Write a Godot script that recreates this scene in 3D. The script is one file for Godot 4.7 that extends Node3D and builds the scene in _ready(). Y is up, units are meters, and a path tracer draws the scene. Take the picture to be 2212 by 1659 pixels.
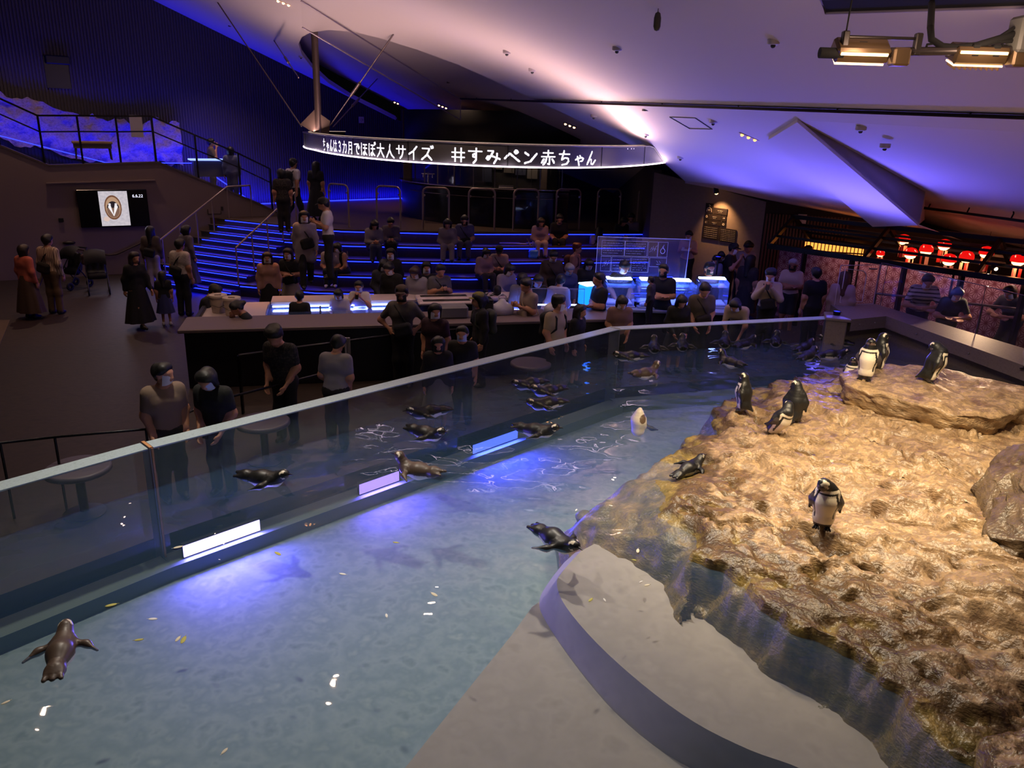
extends Node3D
# A dim aquarium hall: a penguin pool with a rock island in front, a dark concourse with visitors,
# a stair and seating tiers edged with blue light, a hanging oval news ticker and a lantern arbour on the right.

const WATER := 0.68
var mats := {}
var names_used := {}
var shapes := {}

# ---------------------------------------------------------------- mesh builder
class MB:
	var v := PackedVector3Array()
	var n := PackedVector3Array()
	var c := PackedColorArray()
	var uv := PackedVector2Array()
	var ix := PackedInt32Array()
	func add(p: Vector3, nn: Vector3, u := Vector2.ZERO) -> int:
		v.append(p); n.append(nn); uv.append(u)
		return v.size() - 1
	func tri(a: Vector3, b: Vector3, d: Vector3, hint: Vector3) -> void:
		var nn := (d - a).cross(b - a).normalized()
		if nn.dot(hint) < 0.0:
			var t := b
			b = d; d = t; nn = -nn
		var i := v.size()
		add(a, nn, Vector2(0, 0)); add(b, nn, Vector2(1, 0)); add(d, nn, Vector2(1, 1))
		ix.append_array([i, i + 1, i + 2])
	func quad(a: Vector3, b: Vector3, d: Vector3, e: Vector3, hint: Vector3) -> void:
		var nn := (d - a).cross(b - a).normalized()
		var i := v.size()
		if nn.dot(hint) < 0.0:
			nn = -nn
			add(a, nn, Vector2(0, 1)); add(b, nn, Vector2(1, 1)); add(d, nn, Vector2(1, 0)); add(e, nn, Vector2(0, 0))
			ix.append_array([i, i + 2, i + 1, i, i + 3, i + 2])
		else:
			add(a, nn, Vector2(0, 1)); add(b, nn, Vector2(1, 1)); add(d, nn, Vector2(1, 0)); add(e, nn, Vector2(0, 0))
			ix.append_array([i, i + 1, i + 2, i, i + 2, i + 3])
	func quad_mesh(a: Vector3, b: Vector3, d: Vector3, e: Vector3) -> MB:
		quad(a, b, d, e, (b - a).cross(d - a))
		return self
	func box(at: Vector3, size: Vector3, turn := Basis.IDENTITY) -> MB:
		var h := size / 2
		for ax in 3:
			for s in [-1.0, 1.0]:
				var d := Vector3.ZERO; d[ax] = s
				var a := Vector3.ZERO; a[(ax + 1) % 3] = h[(ax + 1) % 3]
				var b := Vector3.ZERO; b[(ax + 2) % 3] = h[(ax + 2) % 3]
				var o: Vector3 = d * h[ax]
				quad(at + turn * (o - a - b), at + turn * (o + a - b), at + turn * (o + a + b), at + turn * (o - a + b), turn * d)
		return self
	func bevel_box(at: Vector3, size: Vector3, r: float, turn := Basis.IDENTITY) -> MB:
		# a box with chamfered edges: three crossing slabs hulled by their faces
		var h := size / 2
		var k := h - Vector3(r, r, r)
		for ax in 3:
			for s in [-1.0, 1.0]:
				var d := Vector3.ZERO; d[ax] = s
				var a := Vector3.ZERO; a[(ax + 1) % 3] = k[(ax + 1) % 3]
				var b := Vector3.ZERO; b[(ax + 2) % 3] = k[(ax + 2) % 3]
				var o: Vector3 = d * h[ax]
				quad(at + turn * (o - a - b), at + turn * (o + a - b), at + turn * (o + a + b), at + turn * (o - a + b), turn * d)
		for ax in 3:
			var p := (ax + 1) % 3
			var q := (ax + 2) % 3
			for sp in [-1.0, 1.0]:
				for sq in [-1.0, 1.0]:
					var a := Vector3.ZERO; a[p] = sp * h[p]; a[q] = sq * k[q]
					var b := Vector3.ZERO; b[p] = sp * k[p]; b[q] = sq * h[q]
					var l := Vector3.ZERO; l[ax] = k[ax]
					quad(at + turn * (a - l), at + turn * (a + l), at + turn * (b + l), at + turn * (b - l), turn * (a + b))
		for sx in [-1.0, 1.0]:
			for sy in [-1.0, 1.0]:
				for sz in [-1.0, 1.0]:
					var s := Vector3(sx, sy, sz)
					tri(at + turn * (s * Vector3(h.x, k.y, k.z)), at + turn * (s * Vector3(k.x, h.y, k.z)), at + turn * (s * Vector3(k.x, k.y, h.z)), turn * s)
		return self
	func bar(a: Vector3, b: Vector3, w: float, h: float, up := Vector3.UP) -> MB:
		var z := (b - a).normalized()
		if absf(z.dot(up)) > 0.98: up = Vector3.RIGHT
		var x := up.cross(z).normalized()
		var y := z.cross(x)
		return box((a + b) / 2, Vector3(w, h, a.distance_to(b)), Basis(x, y, z))
	func prism(poly: Array, up: Vector3) -> MB:
		# poly: points of the lower face, in order; extruded along up
		var flat := PackedVector2Array()
		var mid := Vector3.ZERO
		for p in poly: mid += p
		mid /= poly.size()
		var nrm := up.normalized()
		var ex := nrm.cross(Vector3.RIGHT if absf(nrm.x) < 0.8 else Vector3.UP).normalized()
		var ey := nrm.cross(ex)
		for p in poly: flat.append(Vector2((p - mid).dot(ex), (p - mid).dot(ey)))
		var t := Geometry2D.triangulate_polygon(flat)
		for k in range(0, t.size(), 3):
			tri(poly[t[k]], poly[t[k + 1]], poly[t[k + 2]], -nrm)
			tri(poly[t[k]] + up, poly[t[k + 1]] + up, poly[t[k + 2]] + up, nrm)
		var cw := Geometry2D.is_polygon_clockwise(flat)
		for k in poly.size():
			var a: Vector3 = poly[k]
			var b: Vector3 = poly[(k + 1) % poly.size()]
			var e := b - a
			var o := e.cross(nrm)
			var fa := flat[k]; var fb := flat[(k + 1) % poly.size()]
			var o2 := Vector2((fb - fa).y, -(fb - fa).x) * (-1.0 if cw else 1.0)
			o = ex * o2.x + ey * o2.y
			quad(a, b, b + up, a + up, o)
		return self
	func tube(path: Array, r: float, sides := 8, r1 := -1.0) -> MB:
		if r1 < 0.0: r1 = r
		var m := path.size()
		var x := Vector3.ZERO
		var base := v.size()
		for k in m:
			var d: Vector3 = (path[mini(k + 1, m - 1)] - path[maxi(k - 1, 0)]).normalized()
			if k == 0: x = d.cross(Vector3.UP if absf(d.y) < 0.9 else Vector3.RIGHT).normalized()
			x = (x - d * x.dot(d)).normalized()
			var y := d.cross(x)
			var rr := lerpf(r, r1, float(k) / maxi(m - 1, 1))
			for s in sides:
				var a := TAU * s / sides
				var o := x * cos(a) + y * sin(a)
				add(path[k] + o * rr, o, Vector2(float(s) / sides, k))
		for k in m - 1:
			for s in sides:
				var a := base + k * sides + s
				var b := base + k * sides + (s + 1) % sides
				ix.append_array([a, a + sides, b, b, a + sides, b + sides])
		for e in [0, m - 1]:
			var d: Vector3 = (path[1] - path[0]).normalized() * -1.0 if e == 0 else (path[m - 1] - path[m - 2]).normalized()
			var ce := add(path[e], d)
			for s in sides:
				var a := add(v[base + e * sides + s], d)
				var b := add(v[base + e * sides + (s + 1) % sides], d)
				if e == 0: ix.append_array([ce, a, b])
				else: ix.append_array([ce, b, a])
		return self
	func lathe(profile: Array, at: Vector3, sides := 20, turn := Basis.IDENTITY) -> MB:
		# profile: Vector2(radius, height) from bottom to top
		var base := v.size()
		var m := profile.size()
		for k in m:
			var d: Vector2 = profile[mini(k + 1, m - 1)] - profile[maxi(k - 1, 0)]
			for s in sides + 1:
				var a := TAU * s / sides
				var nn := Vector3(cos(a) * d.y, -d.x, sin(a) * d.y).normalized()
				add(at + turn * Vector3(profile[k].x * cos(a), profile[k].y, profile[k].x * sin(a)), turn * nn, Vector2(float(s) / sides, float(k) / (m - 1)))
		for k in m - 1:
			for s in sides:
				var a := base + k * (sides + 1) + s
				ix.append_array([a, a + 1, a + sides + 1, a + 1, a + sides + 2, a + sides + 1])
		return self
	func sheet(rows: Array, both := false) -> MB:
		# a grid of points with smooth normals and uv over 0..1
		var base := v.size()
		var nr := rows.size()
		var nc: int = rows[0].size()
		for r in nr:
			for k in nc:
				var du: Vector3 = rows[r][mini(k + 1, nc - 1)] - rows[r][maxi(k - 1, 0)]
				var dv: Vector3 = rows[mini(r + 1, nr - 1)][k] - rows[maxi(r - 1, 0)][k]
				add(rows[r][k], dv.cross(du).normalized(), Vector2(float(k) / (nc - 1), float(r) / (nr - 1)))
		for r in nr - 1:
			for k in nc - 1:
				var a := base + r * nc + k
				ix.append_array([a, a + 1, a + nc, a + 1, a + nc + 1, a + nc])
		return self
	func ball(at: Vector3, r: Vector3, sides := 12, turn := Basis.IDENTITY) -> MB:
		var rings := maxi(5, sides / 2)
		var base := v.size()
		for k in rings + 1:
			var t := PI * k / rings
			for s in sides + 1:
				var a := TAU * s / sides
				var u := Vector3(sin(t) * cos(a), cos(t), sin(t) * sin(a))
				add(at + turn * (u * r), (turn * (u / r)).normalized(), Vector2(float(s) / sides, float(k) / rings))
		for k in rings:
			for s in sides:
				var a := base + k * (sides + 1) + s
				ix.append_array([a, a + sides + 1, a + 1, a + 1, a + sides + 1, a + sides + 2])
		return self
	func join(o: MB, t: Transform3D) -> MB:
		var base := v.size()
		for k in o.v.size():
			v.append(t * o.v[k]); n.append((t.basis * o.n[k]).normalized()); uv.append(o.uv[k])
		if t.basis.determinant() < 0.0:
			for k in range(0, o.ix.size(), 3): ix.append_array([base + o.ix[k], base + o.ix[k + 2], base + o.ix[k + 1]])
		else:
			for k in o.ix: ix.append(base + k)
		return self
	func mesh() -> ArrayMesh:
		var a := []
		a.resize(Mesh.ARRAY_MAX)
		a[Mesh.ARRAY_VERTEX] = v; a[Mesh.ARRAY_NORMAL] = n; a[Mesh.ARRAY_TEX_UV] = uv; a[Mesh.ARRAY_INDEX] = ix
		if c.size() == v.size(): a[Mesh.ARRAY_COLOR] = c
		var m := ArrayMesh.new()
		m.add_surface_from_arrays(Mesh.PRIMITIVE_TRIANGLES, a)
		return m

# tapered limbs [from, to, radius, radius] blended into one surface and meshed with surface nets
func blend(bones: Array, cell: float, k: float, lo_cut := -99.0, hi_cut := 99.0) -> MB:
	var lo := Vector3(1e9, 1e9, 1e9)
	var hi := -lo
	for b in bones:
		var r: float = maxf(b[2], b[3]) + 1.4 / k + cell
		for q in 2:
			lo = lo.min(b[q] - Vector3(r, r, r)); hi = hi.max(b[q] + Vector3(r, r, r))
	var nx := int((hi.x - lo.x) / cell) + 3
	var ny := int((hi.y - lo.y) / cell) + 3
	var nz := int((hi.z - lo.z) / cell) + 3
	var f := PackedFloat32Array()
	f.resize(nx * ny * nz)
	for b in bones:
		var a: Vector3 = b[0]
		var d: Vector3 = b[1] - a
		var dd := maxf(d.length_squared(), 1e-8)
		var ra: float = b[2]
		var rd: float = b[3] - ra
		var reach: float = maxf(b[2], b[3]) + 2.2 / k
		var m0: Vector3 = (a.min(b[1]) - lo - Vector3(reach, reach, reach)) / cell
		var m1: Vector3 = (a.max(b[1]) - lo + Vector3(reach, reach, reach)) / cell
		for iz in range(maxi(0, int(m0.z)), mini(nz, int(m1.z) + 2)):
			for iy in range(maxi(0, int(m0.y)), mini(ny, int(m1.y) + 2)):
				var row := (iz * ny + iy) * nx
				var p := lo + Vector3(maxi(0, int(m0.x)), iy, iz) * cell - a
				for ixx in range(maxi(0, int(m0.x)), mini(nx, int(m1.x) + 2)):
					var h := clampf(p.dot(d) / dd, 0.0, 1.0)
					var dist := (p - d * h).length() - ra - rd * h
					if dist < 2.2 / k: f[row + ixx] += exp(-k * dist)
					p.x += cell
	for iy in ny:
		var y := lo.y + iy * cell
		if y < lo_cut or y > hi_cut:
			for iz in nz:
				var row := (iz * ny + iy) * nx
				for ixx in nx: f[row + ixx] = 0.0
	var out := MB.new()
	var at := PackedInt32Array()
	at.resize(nx * ny * nz)
	at.fill(-1)
	var sy := nx
	var sz := nx * ny
	var co := [0, 1, sy, sy + 1, sz, sz + 1, sz + sy, sz + sy + 1]
	var ed := [[0, 1], [2, 3], [4, 5], [6, 7], [0, 2], [1, 3], [4, 6], [5, 7], [0, 4], [1, 5], [2, 6], [3, 7]]
	for iz in nz - 1:
		for iy in ny - 1:
			var row := (iz * ny + iy) * nx
			for ixx in nx - 1:
				var i := row + ixx
				var in0 := f[i] > 1.0
				if in0 == (f[i + 1] > 1.0) and in0 == (f[i + sy] > 1.0) and in0 == (f[i + sy + 1] > 1.0) and in0 == (f[i + sz] > 1.0) and in0 == (f[i + sz + 1] > 1.0) and in0 == (f[i + sz + sy] > 1.0) and in0 == (f[i + sz + sy + 1] > 1.0):
					continue
				var sum := Vector3.ZERO
				var cnt := 0
				for e in ed:
					var fa := f[i + co[e[0]]]
					var fb := f[i + co[e[1]]]
					if (fa > 1.0) == (fb > 1.0): continue
					var la := log(maxf(fa, 0.02))
					var lb := log(maxf(fb, 0.02))
					var t := la / (la - lb)
					var ea: int = e[0]
					var eb: int = e[1]
					sum += Vector3(ea & 1, (ea >> 1) & 1, ea >> 2).lerp(Vector3(eb & 1, (eb >> 1) & 1, eb >> 2), t)
					cnt += 1
				var g := Vector3(f[i] + f[i + sy] + f[i + sz] + f[i + sz + sy] - f[i + 1] - f[i + sy + 1] - f[i + sz + 1] - f[i + sz + sy + 1],
					f[i] + f[i + 1] + f[i + sz] + f[i + sz + 1] - f[i + sy] - f[i + sy + 1] - f[i + sz + sy] - f[i + sz + sy + 1],
					f[i] + f[i + 1] + f[i + sy] + f[i + sy + 1] - f[i + sz] - f[i + sz + 1] - f[i + sz + sy] - f[i + sz + sy + 1])
				at[i] = out.add(lo + (Vector3(ixx, iy, iz) + sum / cnt) * cell, g.normalized())
	for iz in range(1, nz - 1):
		for iy in range(1, ny - 1):
			var row := (iz * ny + iy) * nx
			for ixx in range(1, nx - 1):
				var i := row + ixx
				if at[i] < 0: continue
				var inside := f[i] > 1.0
				if inside != (f[i + 1] > 1.0): quad_ix(out, at[i], at[i - sy], at[i - sy - sz], at[i - sz], not inside)
				if inside != (f[i + sy] > 1.0): quad_ix(out, at[i], at[i - sz], at[i - 1 - sz], at[i - 1], not inside)
				if inside != (f[i + sz] > 1.0): quad_ix(out, at[i], at[i - 1], at[i - 1 - sy], at[i - sy], not inside)
	# smooth normals from the faces
	var nn := PackedVector3Array()
	nn.resize(out.v.size())
	for q in range(0, out.ix.size(), 3):
		var fn := (out.v[out.ix[q + 2]] - out.v[out.ix[q]]).cross(out.v[out.ix[q + 1]] - out.v[out.ix[q]])
		for w in 3: nn[out.ix[q + w]] += fn
	for q in nn.size(): out.n[q] = nn[q].normalized() if nn[q].length_squared() > 1e-14 else out.n[q]
	return out

func quad_ix(o: MB, a: int, b: int, c: int, d: int, flip: bool) -> void:
	if a < 0 or b < 0 or c < 0 or d < 0: return
	if flip: o.ix.append_array([a, c, b, a, d, c])
	else: o.ix.append_array([a, b, c, a, c, d])

# ---------------------------------------------------------------- materials
func mat(rgb: Color, rough := 0.7, metal := 0.0) -> StandardMaterial3D:
	var key := "%s %s %s" % [rgb.to_html(), rough, metal]
	if not mats.has(key):
		var m := StandardMaterial3D.new()
		m.albedo_color = rgb
		m.roughness = rough
		m.metallic = metal
		mats[key] = m
	return mats[key]

func glow(rgb: Color, energy: float) -> StandardMaterial3D:
	var key := "glow %s %s" % [rgb.to_html(), energy]
	if not mats.has(key):
		var m := StandardMaterial3D.new()
		m.albedo_color = Color(0.1, 0.1, 0.1)
		m.emission_enabled = true
		m.emission = rgb
		m.emission_energy_multiplier = energy
		mats[key] = m
	return mats[key]

func pane(rgb: Color, alpha: float, shine := 0.5) -> StandardMaterial3D:
	var key := "pane %s %s %s" % [rgb.to_html(), alpha, shine]
	if not mats.has(key):
		var m := StandardMaterial3D.new()
		m.albedo_color = Color(rgb.r, rgb.g, rgb.b, alpha)
		m.transparency = BaseMaterial3D.TRANSPARENCY_ALPHA
		m.roughness = 0.04
		m.metallic_specular = shine
		m.cull_mode = BaseMaterial3D.CULL_DISABLED
		mats[key] = m
	return mats[key]

func noise_tex(freq: float, ramp: Array, size := 512, kind := FastNoiseLite.TYPE_SIMPLEX_SMOOTH, sd := 1, oct := 4) -> NoiseTexture2D:
	var fn := FastNoiseLite.new()
	fn.noise_type = kind
	fn.frequency = freq
	fn.seed = sd
	fn.fractal_type = FastNoiseLite.FRACTAL_FBM
	fn.fractal_octaves = oct
	var t := NoiseTexture2D.new()
	t.width = size; t.height = size
	t.seamless = true
	t.noise = fn
	if ramp.size():
		var g := Gradient.new()
		var off := PackedFloat32Array(); var col := PackedColorArray()
		for k in ramp.size():
			off.append(float(k) / (ramp.size() - 1)); col.append(ramp[k])
		g.offsets = off; g.colors = col
		t.color_ramp = g
	return t

func textured(ramp: Array, freq: float, metres: float, rough := 0.8, bump := 0.0, sd := 1, kind := FastNoiseLite.TYPE_SIMPLEX_SMOOTH) -> StandardMaterial3D:
	var m := StandardMaterial3D.new()
	m.albedo_texture = noise_tex(freq, ramp, 512, kind, sd)
	m.roughness = rough
	m.uv1_triplanar = true
	m.uv1_world_triplanar = true
	m.uv1_scale = Vector3.ONE / metres
	if bump > 0.0:
		m.heightmap_enabled = true
		m.heightmap_texture = noise_tex(freq * 2.0, [], 512, FastNoiseLite.TYPE_SIMPLEX_SMOOTH, sd + 7)
		m.heightmap_scale = bump
	return m

# ---------------------------------------------------------------- scene helpers
func numbered(called: String) -> String:
	var k: int = names_used.get(called, -1) + 1
	names_used[called] = k
	return called if k == 0 else "%s_%03d" % [called, k]

func tag(o: Node3D, label: String, category: String, group := "", kind := "") -> Node3D:
	if label: o.set_meta("label", label)
	if category: o.set_meta("category", category)
	if group: o.set_meta("group", group)
	if kind: o.set_meta("kind", kind)
	return o

func thing(called: String, label: String, category: String, at := Vector3.ZERO, turn := 0.0, group := "") -> Node3D:
	var o := Node3D.new()
	o.name = numbered(called)
	add_child(o)
	o.position = at
	o.rotation.y = turn
	return tag(o, label, category, group)

func obj(called: String, m: Variant, material: Material, parent: Node = null) -> MeshInstance3D:
	var o := MeshInstance3D.new()
	o.name = numbered(called) if parent == null else called
	o.mesh = m if m is Mesh else m.mesh()
	o.material_override = material
	(self if parent == null else parent).add_child(o, true)
	return o

func struct(called: String, m: Variant, material: Material, label := "") -> MeshInstance3D:
	var o := obj(called, m, material)
	o.set_meta("kind", "structure")
	if label: o.set_meta("label", label)
	return o

func spot(called: String, at: Vector3, to: Vector3, rgb: Color, energy: float, angle: float, soft := 0.05, blend_edge := 0.5) -> SpotLight3D:
	var l := SpotLight3D.new()
	l.name = called
	add_child(l, true)
	l.look_at_from_position(at, to, Vector3.UP if absf((to - at).normalized().y) < 0.98 else Vector3.FORWARD)
	l.light_color = rgb; l.light_energy = energy; l.spot_angle = angle; l.spot_angle_attenuation = blend_edge
	l.light_size = soft; l.spot_range = 40.0; l.shadow_enabled = true
	return l

func omni(called: String, at: Vector3, rgb: Color, energy: float, soft := 0.05) -> OmniLight3D:
	var l := OmniLight3D.new()
	l.name = called
	add_child(l, true)
	l.position = at
	l.light_color = rgb; l.light_energy = energy; l.light_size = soft; l.omni_range = 40.0; l.shadow_enabled = true
	return l

# a long thin light from a to b that shines towards face
func strip_light(called: String, a: Vector3, b: Vector3, face: Vector3, width: float, rgb: Color, energy: float) -> AreaLight3D:
	var l := AreaLight3D.new()
	l.name = called
	add_child(l, true)
	var x := (b - a).normalized()
	var z := -(face - x * face.dot(x)).normalized()
	l.transform = Transform3D(Basis(x, z.cross(x), z), (a + b) / 2)
	l.area_size = Vector2(a.distance_to(b), width)
	l.area_normalize_energy = true
	l.light_color = rgb; l.light_energy = energy; l.shadow_enabled = true
	return l

func ceil_y(x: float, z: float) -> float:
	return (7.2333 - 0.33302 * x + 0.15209 * z) / 0.93057

func _ready() -> void:
	light_and_camera()
	build_shell()
	build_stairs()
	build_ramp()
	build_ticker()
	build_counters()
	build_tanks()
	build_ceiling_things()
	build_arbour()
	build_pool()
	build_rocks()
	build_penguins()
	build_people()
	build_small()

const UPLIGHTS := [[Vector3(5.92, 1.26, -13.95), Vector3(4.6, 4.4, -12.6), 9.0], [Vector3(4.4, 1.75, -16.9), Vector3(3.8, 4.1, -16.0), 3.0]]

func light_and_camera() -> void:
	var cam := Camera3D.new()
	cam.name = "camera"
	add_child(cam)
	cam.fov = 52.8
	cam.near = 0.05
	cam.far = 120.0
	cam.transform = Transform3D(Basis(Vector3.RIGHT, deg_to_rad(-18.3)) * Basis(Vector3.BACK, deg_to_rad(1.8)), Vector3(0, 4.25, 0))
	cam.current = true
	var env := Environment.new()
	env.background_mode = Environment.BG_COLOR
	env.background_color = Color(0.004, 0.004, 0.006)
	env.tonemap_mode = Environment.TONE_MAPPER_LINEAR
	env.tonemap_exposure = 2.2
	env.sdfgi_enabled = true
	env.ssao_enabled = true
	env.ssil_enabled = true
	var we := WorldEnvironment.new()
	we.name = "environment"
	we.environment = env
	add_child(we)
	# blue uplights, washing the sloping ceiling
	for u in UPLIGHTS: spot("uplight_blue", u[0] + Vector3(0, 0.02, 0), u[1], Color(0.42, 0.38, 1.0), u[2], 82.0, 0.4, 1.0)

const POOL_EDGE := [Vector3(-13.3, 0, 4), Vector3(-4.57, 0, -6.28), Vector3(-3.74, 0, -7.26), Vector3(1.63, 0, -12.78), Vector3(5.92, 0, -14.18), Vector3(6.1, 0, -14.9), Vector3(7.14, 0, -15.2), Vector3(8.18, 0, -12.0), Vector3(9.6, 0, -6.5), Vector3(9.6, 0, 4)]

func wall_between(a: Vector3, b: Vector3, ya: float, yb: float, thick: float, back: Vector3, y0 := 0.0) -> MB:
	# a wall whose top slopes from ya at a to yb at b; thickness goes towards back
	var m := MB.new()
	return m.prism([Vector3(a.x, y0, a.z), Vector3(b.x, y0, b.z), Vector3(b.x, yb, b.z), Vector3(a.x, ya, a.z)], back.normalized() * thick)

func build_shell() -> void:
	var carpet := textured([Color(0.10, 0.075, 0.062), Color(0.17, 0.13, 0.105), Color(0.13, 0.10, 0.085)], 0.02, 3.0, 0.55, 0.15, 3)
	var plaster := mat(Color(0.80, 0.76, 0.76), 0.85)
	var dark_wall := mat(Color(0.30, 0.26, 0.25), 0.8)
	# floor round the pool
	var fl := MB.new()
	var poly := [Vector3(-18, -0.2, 4)]
	for p in POOL_EDGE: poly.append(Vector3(p.x, -0.2, p.z))
	poly.append_array([Vector3(13, -0.2, 4), Vector3(13, -0.2, -33), Vector3(-18, -0.2, -33)])
	fl.prism(poly, Vector3(0, 0.2, 0))
	struct("floor", fl, carpet, "dark brown concourse floor")
	struct("floor_platform", MB.new().prism([Vector3(5.6, 0, -14.95), Vector3(6.2, 0, -15.1), Vector3(7.18, 0, -15.35), Vector3(8.3, 0, -12.0), Vector3(9.95, 0, -5), Vector3(12.7, 0, -5), Vector3(12.7, 0, -17.6), Vector3(5.6, 0, -18.4)], Vector3(0, 0.2, 0)), mat(Color(0.16, 0.12, 0.10), 0.6), "low brown platform behind the ledge at the right")
	# paler floor inlay at the left edge
	var inlay := MB.new().prism([Vector3(-17, 0.0, -13.3), Vector3(-9.863, 0, -14.26), Vector3(-10.839, 0, -16.132), Vector3(-17, 0.0, -15.5)], Vector3(0, 0.012, 0))
	struct("floor_inlay", inlay, textured([Color(0.30, 0.25, 0.2), Color(0.36, 0.30, 0.25)], 0.02, 2.0, 0.5, 0.0, 5), "paler brown floor strip at the left")
	# ribbed back wall behind the ramp and the landing
	var wb := thing("wall_back", "tall dark wall of fine vertical ribs", "", Vector3.ZERO)
	wb.set_meta("kind", "structure")
	var a := Vector3(-17.5, 0, -20.35)
	var b := Vector3(-4.3, 0, -31.3)
	var along := (b - a).normalized()
	var front := Vector3(-along.z, 0, along.x)
	if front.z < 0: front = -front
	var ribbed := mat(Color(0.27, 0.245, 0.24), 0.75)
	obj("backing", wall_between(a, b, ceil_y(a.x, a.z) + 0.05, ceil_y(b.x, b.z) + 0.05, 0.2, -front), ribbed, wb)
	var ribs := MB.new()
	var count := int(a.distance_to(b) / 0.085)
	for k in count:
		var p := a + along * (0.04 + k * 0.085)
		var h := ceil_y(p.x, p.z)
		ribs.box(p + Vector3(0, h / 2, 0) + front * 0.014, Vector3(0.04, h, 0.028), Basis(along, Vector3.UP, along.cross(Vector3.UP)))
	obj("ribs", ribs, ribbed, wb).set_meta("kind", "stuff")
	# closing walls out of view
	struct("wall_left", MB.new().box(Vector3(-17.7, 7, -9), Vector3(0.3, 15, 27)), dark_wall)
	struct("wall_front", MB.new().box(Vector3(-2.5, 7, 4.2), Vector3(31, 15, 0.3)), dark_wall)
	struct("wall_right", MB.new().box(Vector3(12.9, 3, -8.5), Vector3(0.3, 7, 26)), dark_wall)
	struct("wall_landing", MB.new().box(Vector3(-0.4, 2.6, -31.5), Vector3(8.4, 5.4, 0.3)), dark_wall)
	struct("wall_landing_side", wall_between(Vector3(3.75, 0, -31.5), Vector3(3.6, 0, -21.3), 4.0, 3.3, 0.2, Vector3(1, 0, 0)), dark_wall)
	# wall with the guide sign, and the slatted wall to its right
	struct("wall_sign", wall_between(Vector3(3.6, 0, -21.3), Vector3(6.1, 0, -19.5), 3.25, 2.72, 0.2, Vector3(0.4, 0, -1)), textured([Color(0.50, 0.44, 0.38), Color(0.54, 0.48, 0.42)], 0.03, 1.5, 0.85, 0.05, 9))
	var ws := thing("wall_slats", "brown vertical timber slat wall beside the guide sign", "", Vector3.ZERO)
	ws.set_meta("kind", "structure")
	var timber := mat(Color(0.36, 0.235, 0.14), 0.6)
	obj("backing", wall_between(Vector3(6.1, 0, -19.5), Vector3(12.8, 0, -17.78), 2.75, 2.5, 0.2, Vector3(0, 0, -1)), mat(Color(0.16, 0.11, 0.075), 0.8), ws)
	var sdir := Vector3(6.7, 0, 1.72).normalized()
	for k in 26:
		var p := Vector3(6.1, 0, -19.5) + sdir * (0.06 + k * 0.075)
		obj("slat", MB.new().box(p + Vector3(0, 1.22, 0) + Vector3(-sdir.z, 0, sdir.x) * 0.025, Vector3(0.045, 2.44, 0.05), Basis(sdir, Vector3.UP, sdir.cross(Vector3.UP))), timber, ws)
	# the sloping ceiling
	var plan := [Vector2(-17.8, 4.3), Vector2(9.5, 4.3)]
	var q := Vector3(3.929, 4.474, -11.583)
	var t := Vector3(5.45, 4.375, -8.855)
	var far_t := t + (t - q).normalized() * 9.0
	plan.append(Vector2(far_t.x, far_t.z))
	for p in [t, q, Vector3(7.324, 2.802, -14.377), Vector3(6.941, 2.986, -14.089), Vector3(6.321, 3.12, -14.631), Vector3(5.632, 3.204, -15.622), Vector3(5.061, 3.22, -16.776), Vector3(4.588, 3.19, -17.992), Vector3(4.055, 3.142, -19.453), Vector3(3.301, 3.6, -18.3), Vector3(2.558, 3.929, -17.918), Vector3(2.204, 4.076, -17.792), Vector3(1.255, 4.45, -17.587), Vector3(0.24, 4.851, -17.353), Vector3(-0.638, 5.196, -17.163), Vector3(-1.305, 5.447, -17.091), Vector3(-2.182, 5.728, -17.291), Vector3(-3.005, 5.961, -17.665), Vector3(-3.689, 6.122, -18.179), Vector3(-4.394, 6.228, -19.074), Vector3(-5.088, 6.286, -20.24), Vector3(-5.62, 6.287, -21.396), Vector3(-6.052, 6.234, -22.67), Vector3(-6.411, 6.094, -24.309), Vector3(-6.613, 5.847, -26.266), Vector3(-6.579, 5.512, -28.237), Vector3(-6.107, 5.102, -29.711)]:
		plan.append(Vector2(p.x, p.z))
	plan.append_array([Vector2(-5.3, -30.3), Vector2(-4.72, -30.88), Vector2(-4.72, -31.25), Vector2(-17.8, -20.4)])
	var cl := MB.new()
	var pts := []
	for p in plan: pts.append(Vector3(p.x, ceil_y(p.x, p.y), p.y))
	cl.prism(pts, Vector3(0, 0.14, 0))
	struct("ceiling", cl, plaster, "sloping pale plaster ceiling with an oval opening")
	# recessed ceiling above the oval opening and the landing
	var cap := []
	for p in [Vector2(-8.6, -18), Vector2(-2.0, -12.0), Vector2(5.2, -16.5), Vector2(5.2, -21.4), Vector2(3.9, -31.6), Vector2(-4.6, -31.6), Vector2(-8.6, -28)]:
		cap.append(Vector3(p.x, ceil_y(p.x, p.y) + 0.62, p.y))
	struct("ceiling_recess", MB.new().prism(cap, Vector3(0, 0.1, 0)), plaster, "darker ceiling inside the oval opening")
	# lower ceiling towards the slatted wall, ceiling over the arbour, and the beam between them
	var row1 := [Vector3(4.055, 3.142, -19.453), Vector3(4.588, 3.19, -17.992), Vector3(5.061, 3.22, -16.776), Vector3(5.632, 3.204, -15.622), Vector3(6.321, 3.12, -14.631), Vector3(6.941, 2.986, -14.089), Vector3(7.324, 2.802, -14.377)]
	var row2 := [Vector3(4.257, 3.043, -20.4), Vector3(5.09, 2.944, -19.9), Vector3(5.916, 2.8, -19.5), Vector3(7.007, 2.63, -19.3), Vector3(8.266, 2.446, -19), Vector3(9.555, 2.25, -18.6), Vector3(10.416, 2.068, -18.3)]
	struct("ceiling_low", MB.new().sheet([row1, row2]), plaster)
	var e0 := Vector3(7.324, 2.802, -14.377)
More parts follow.
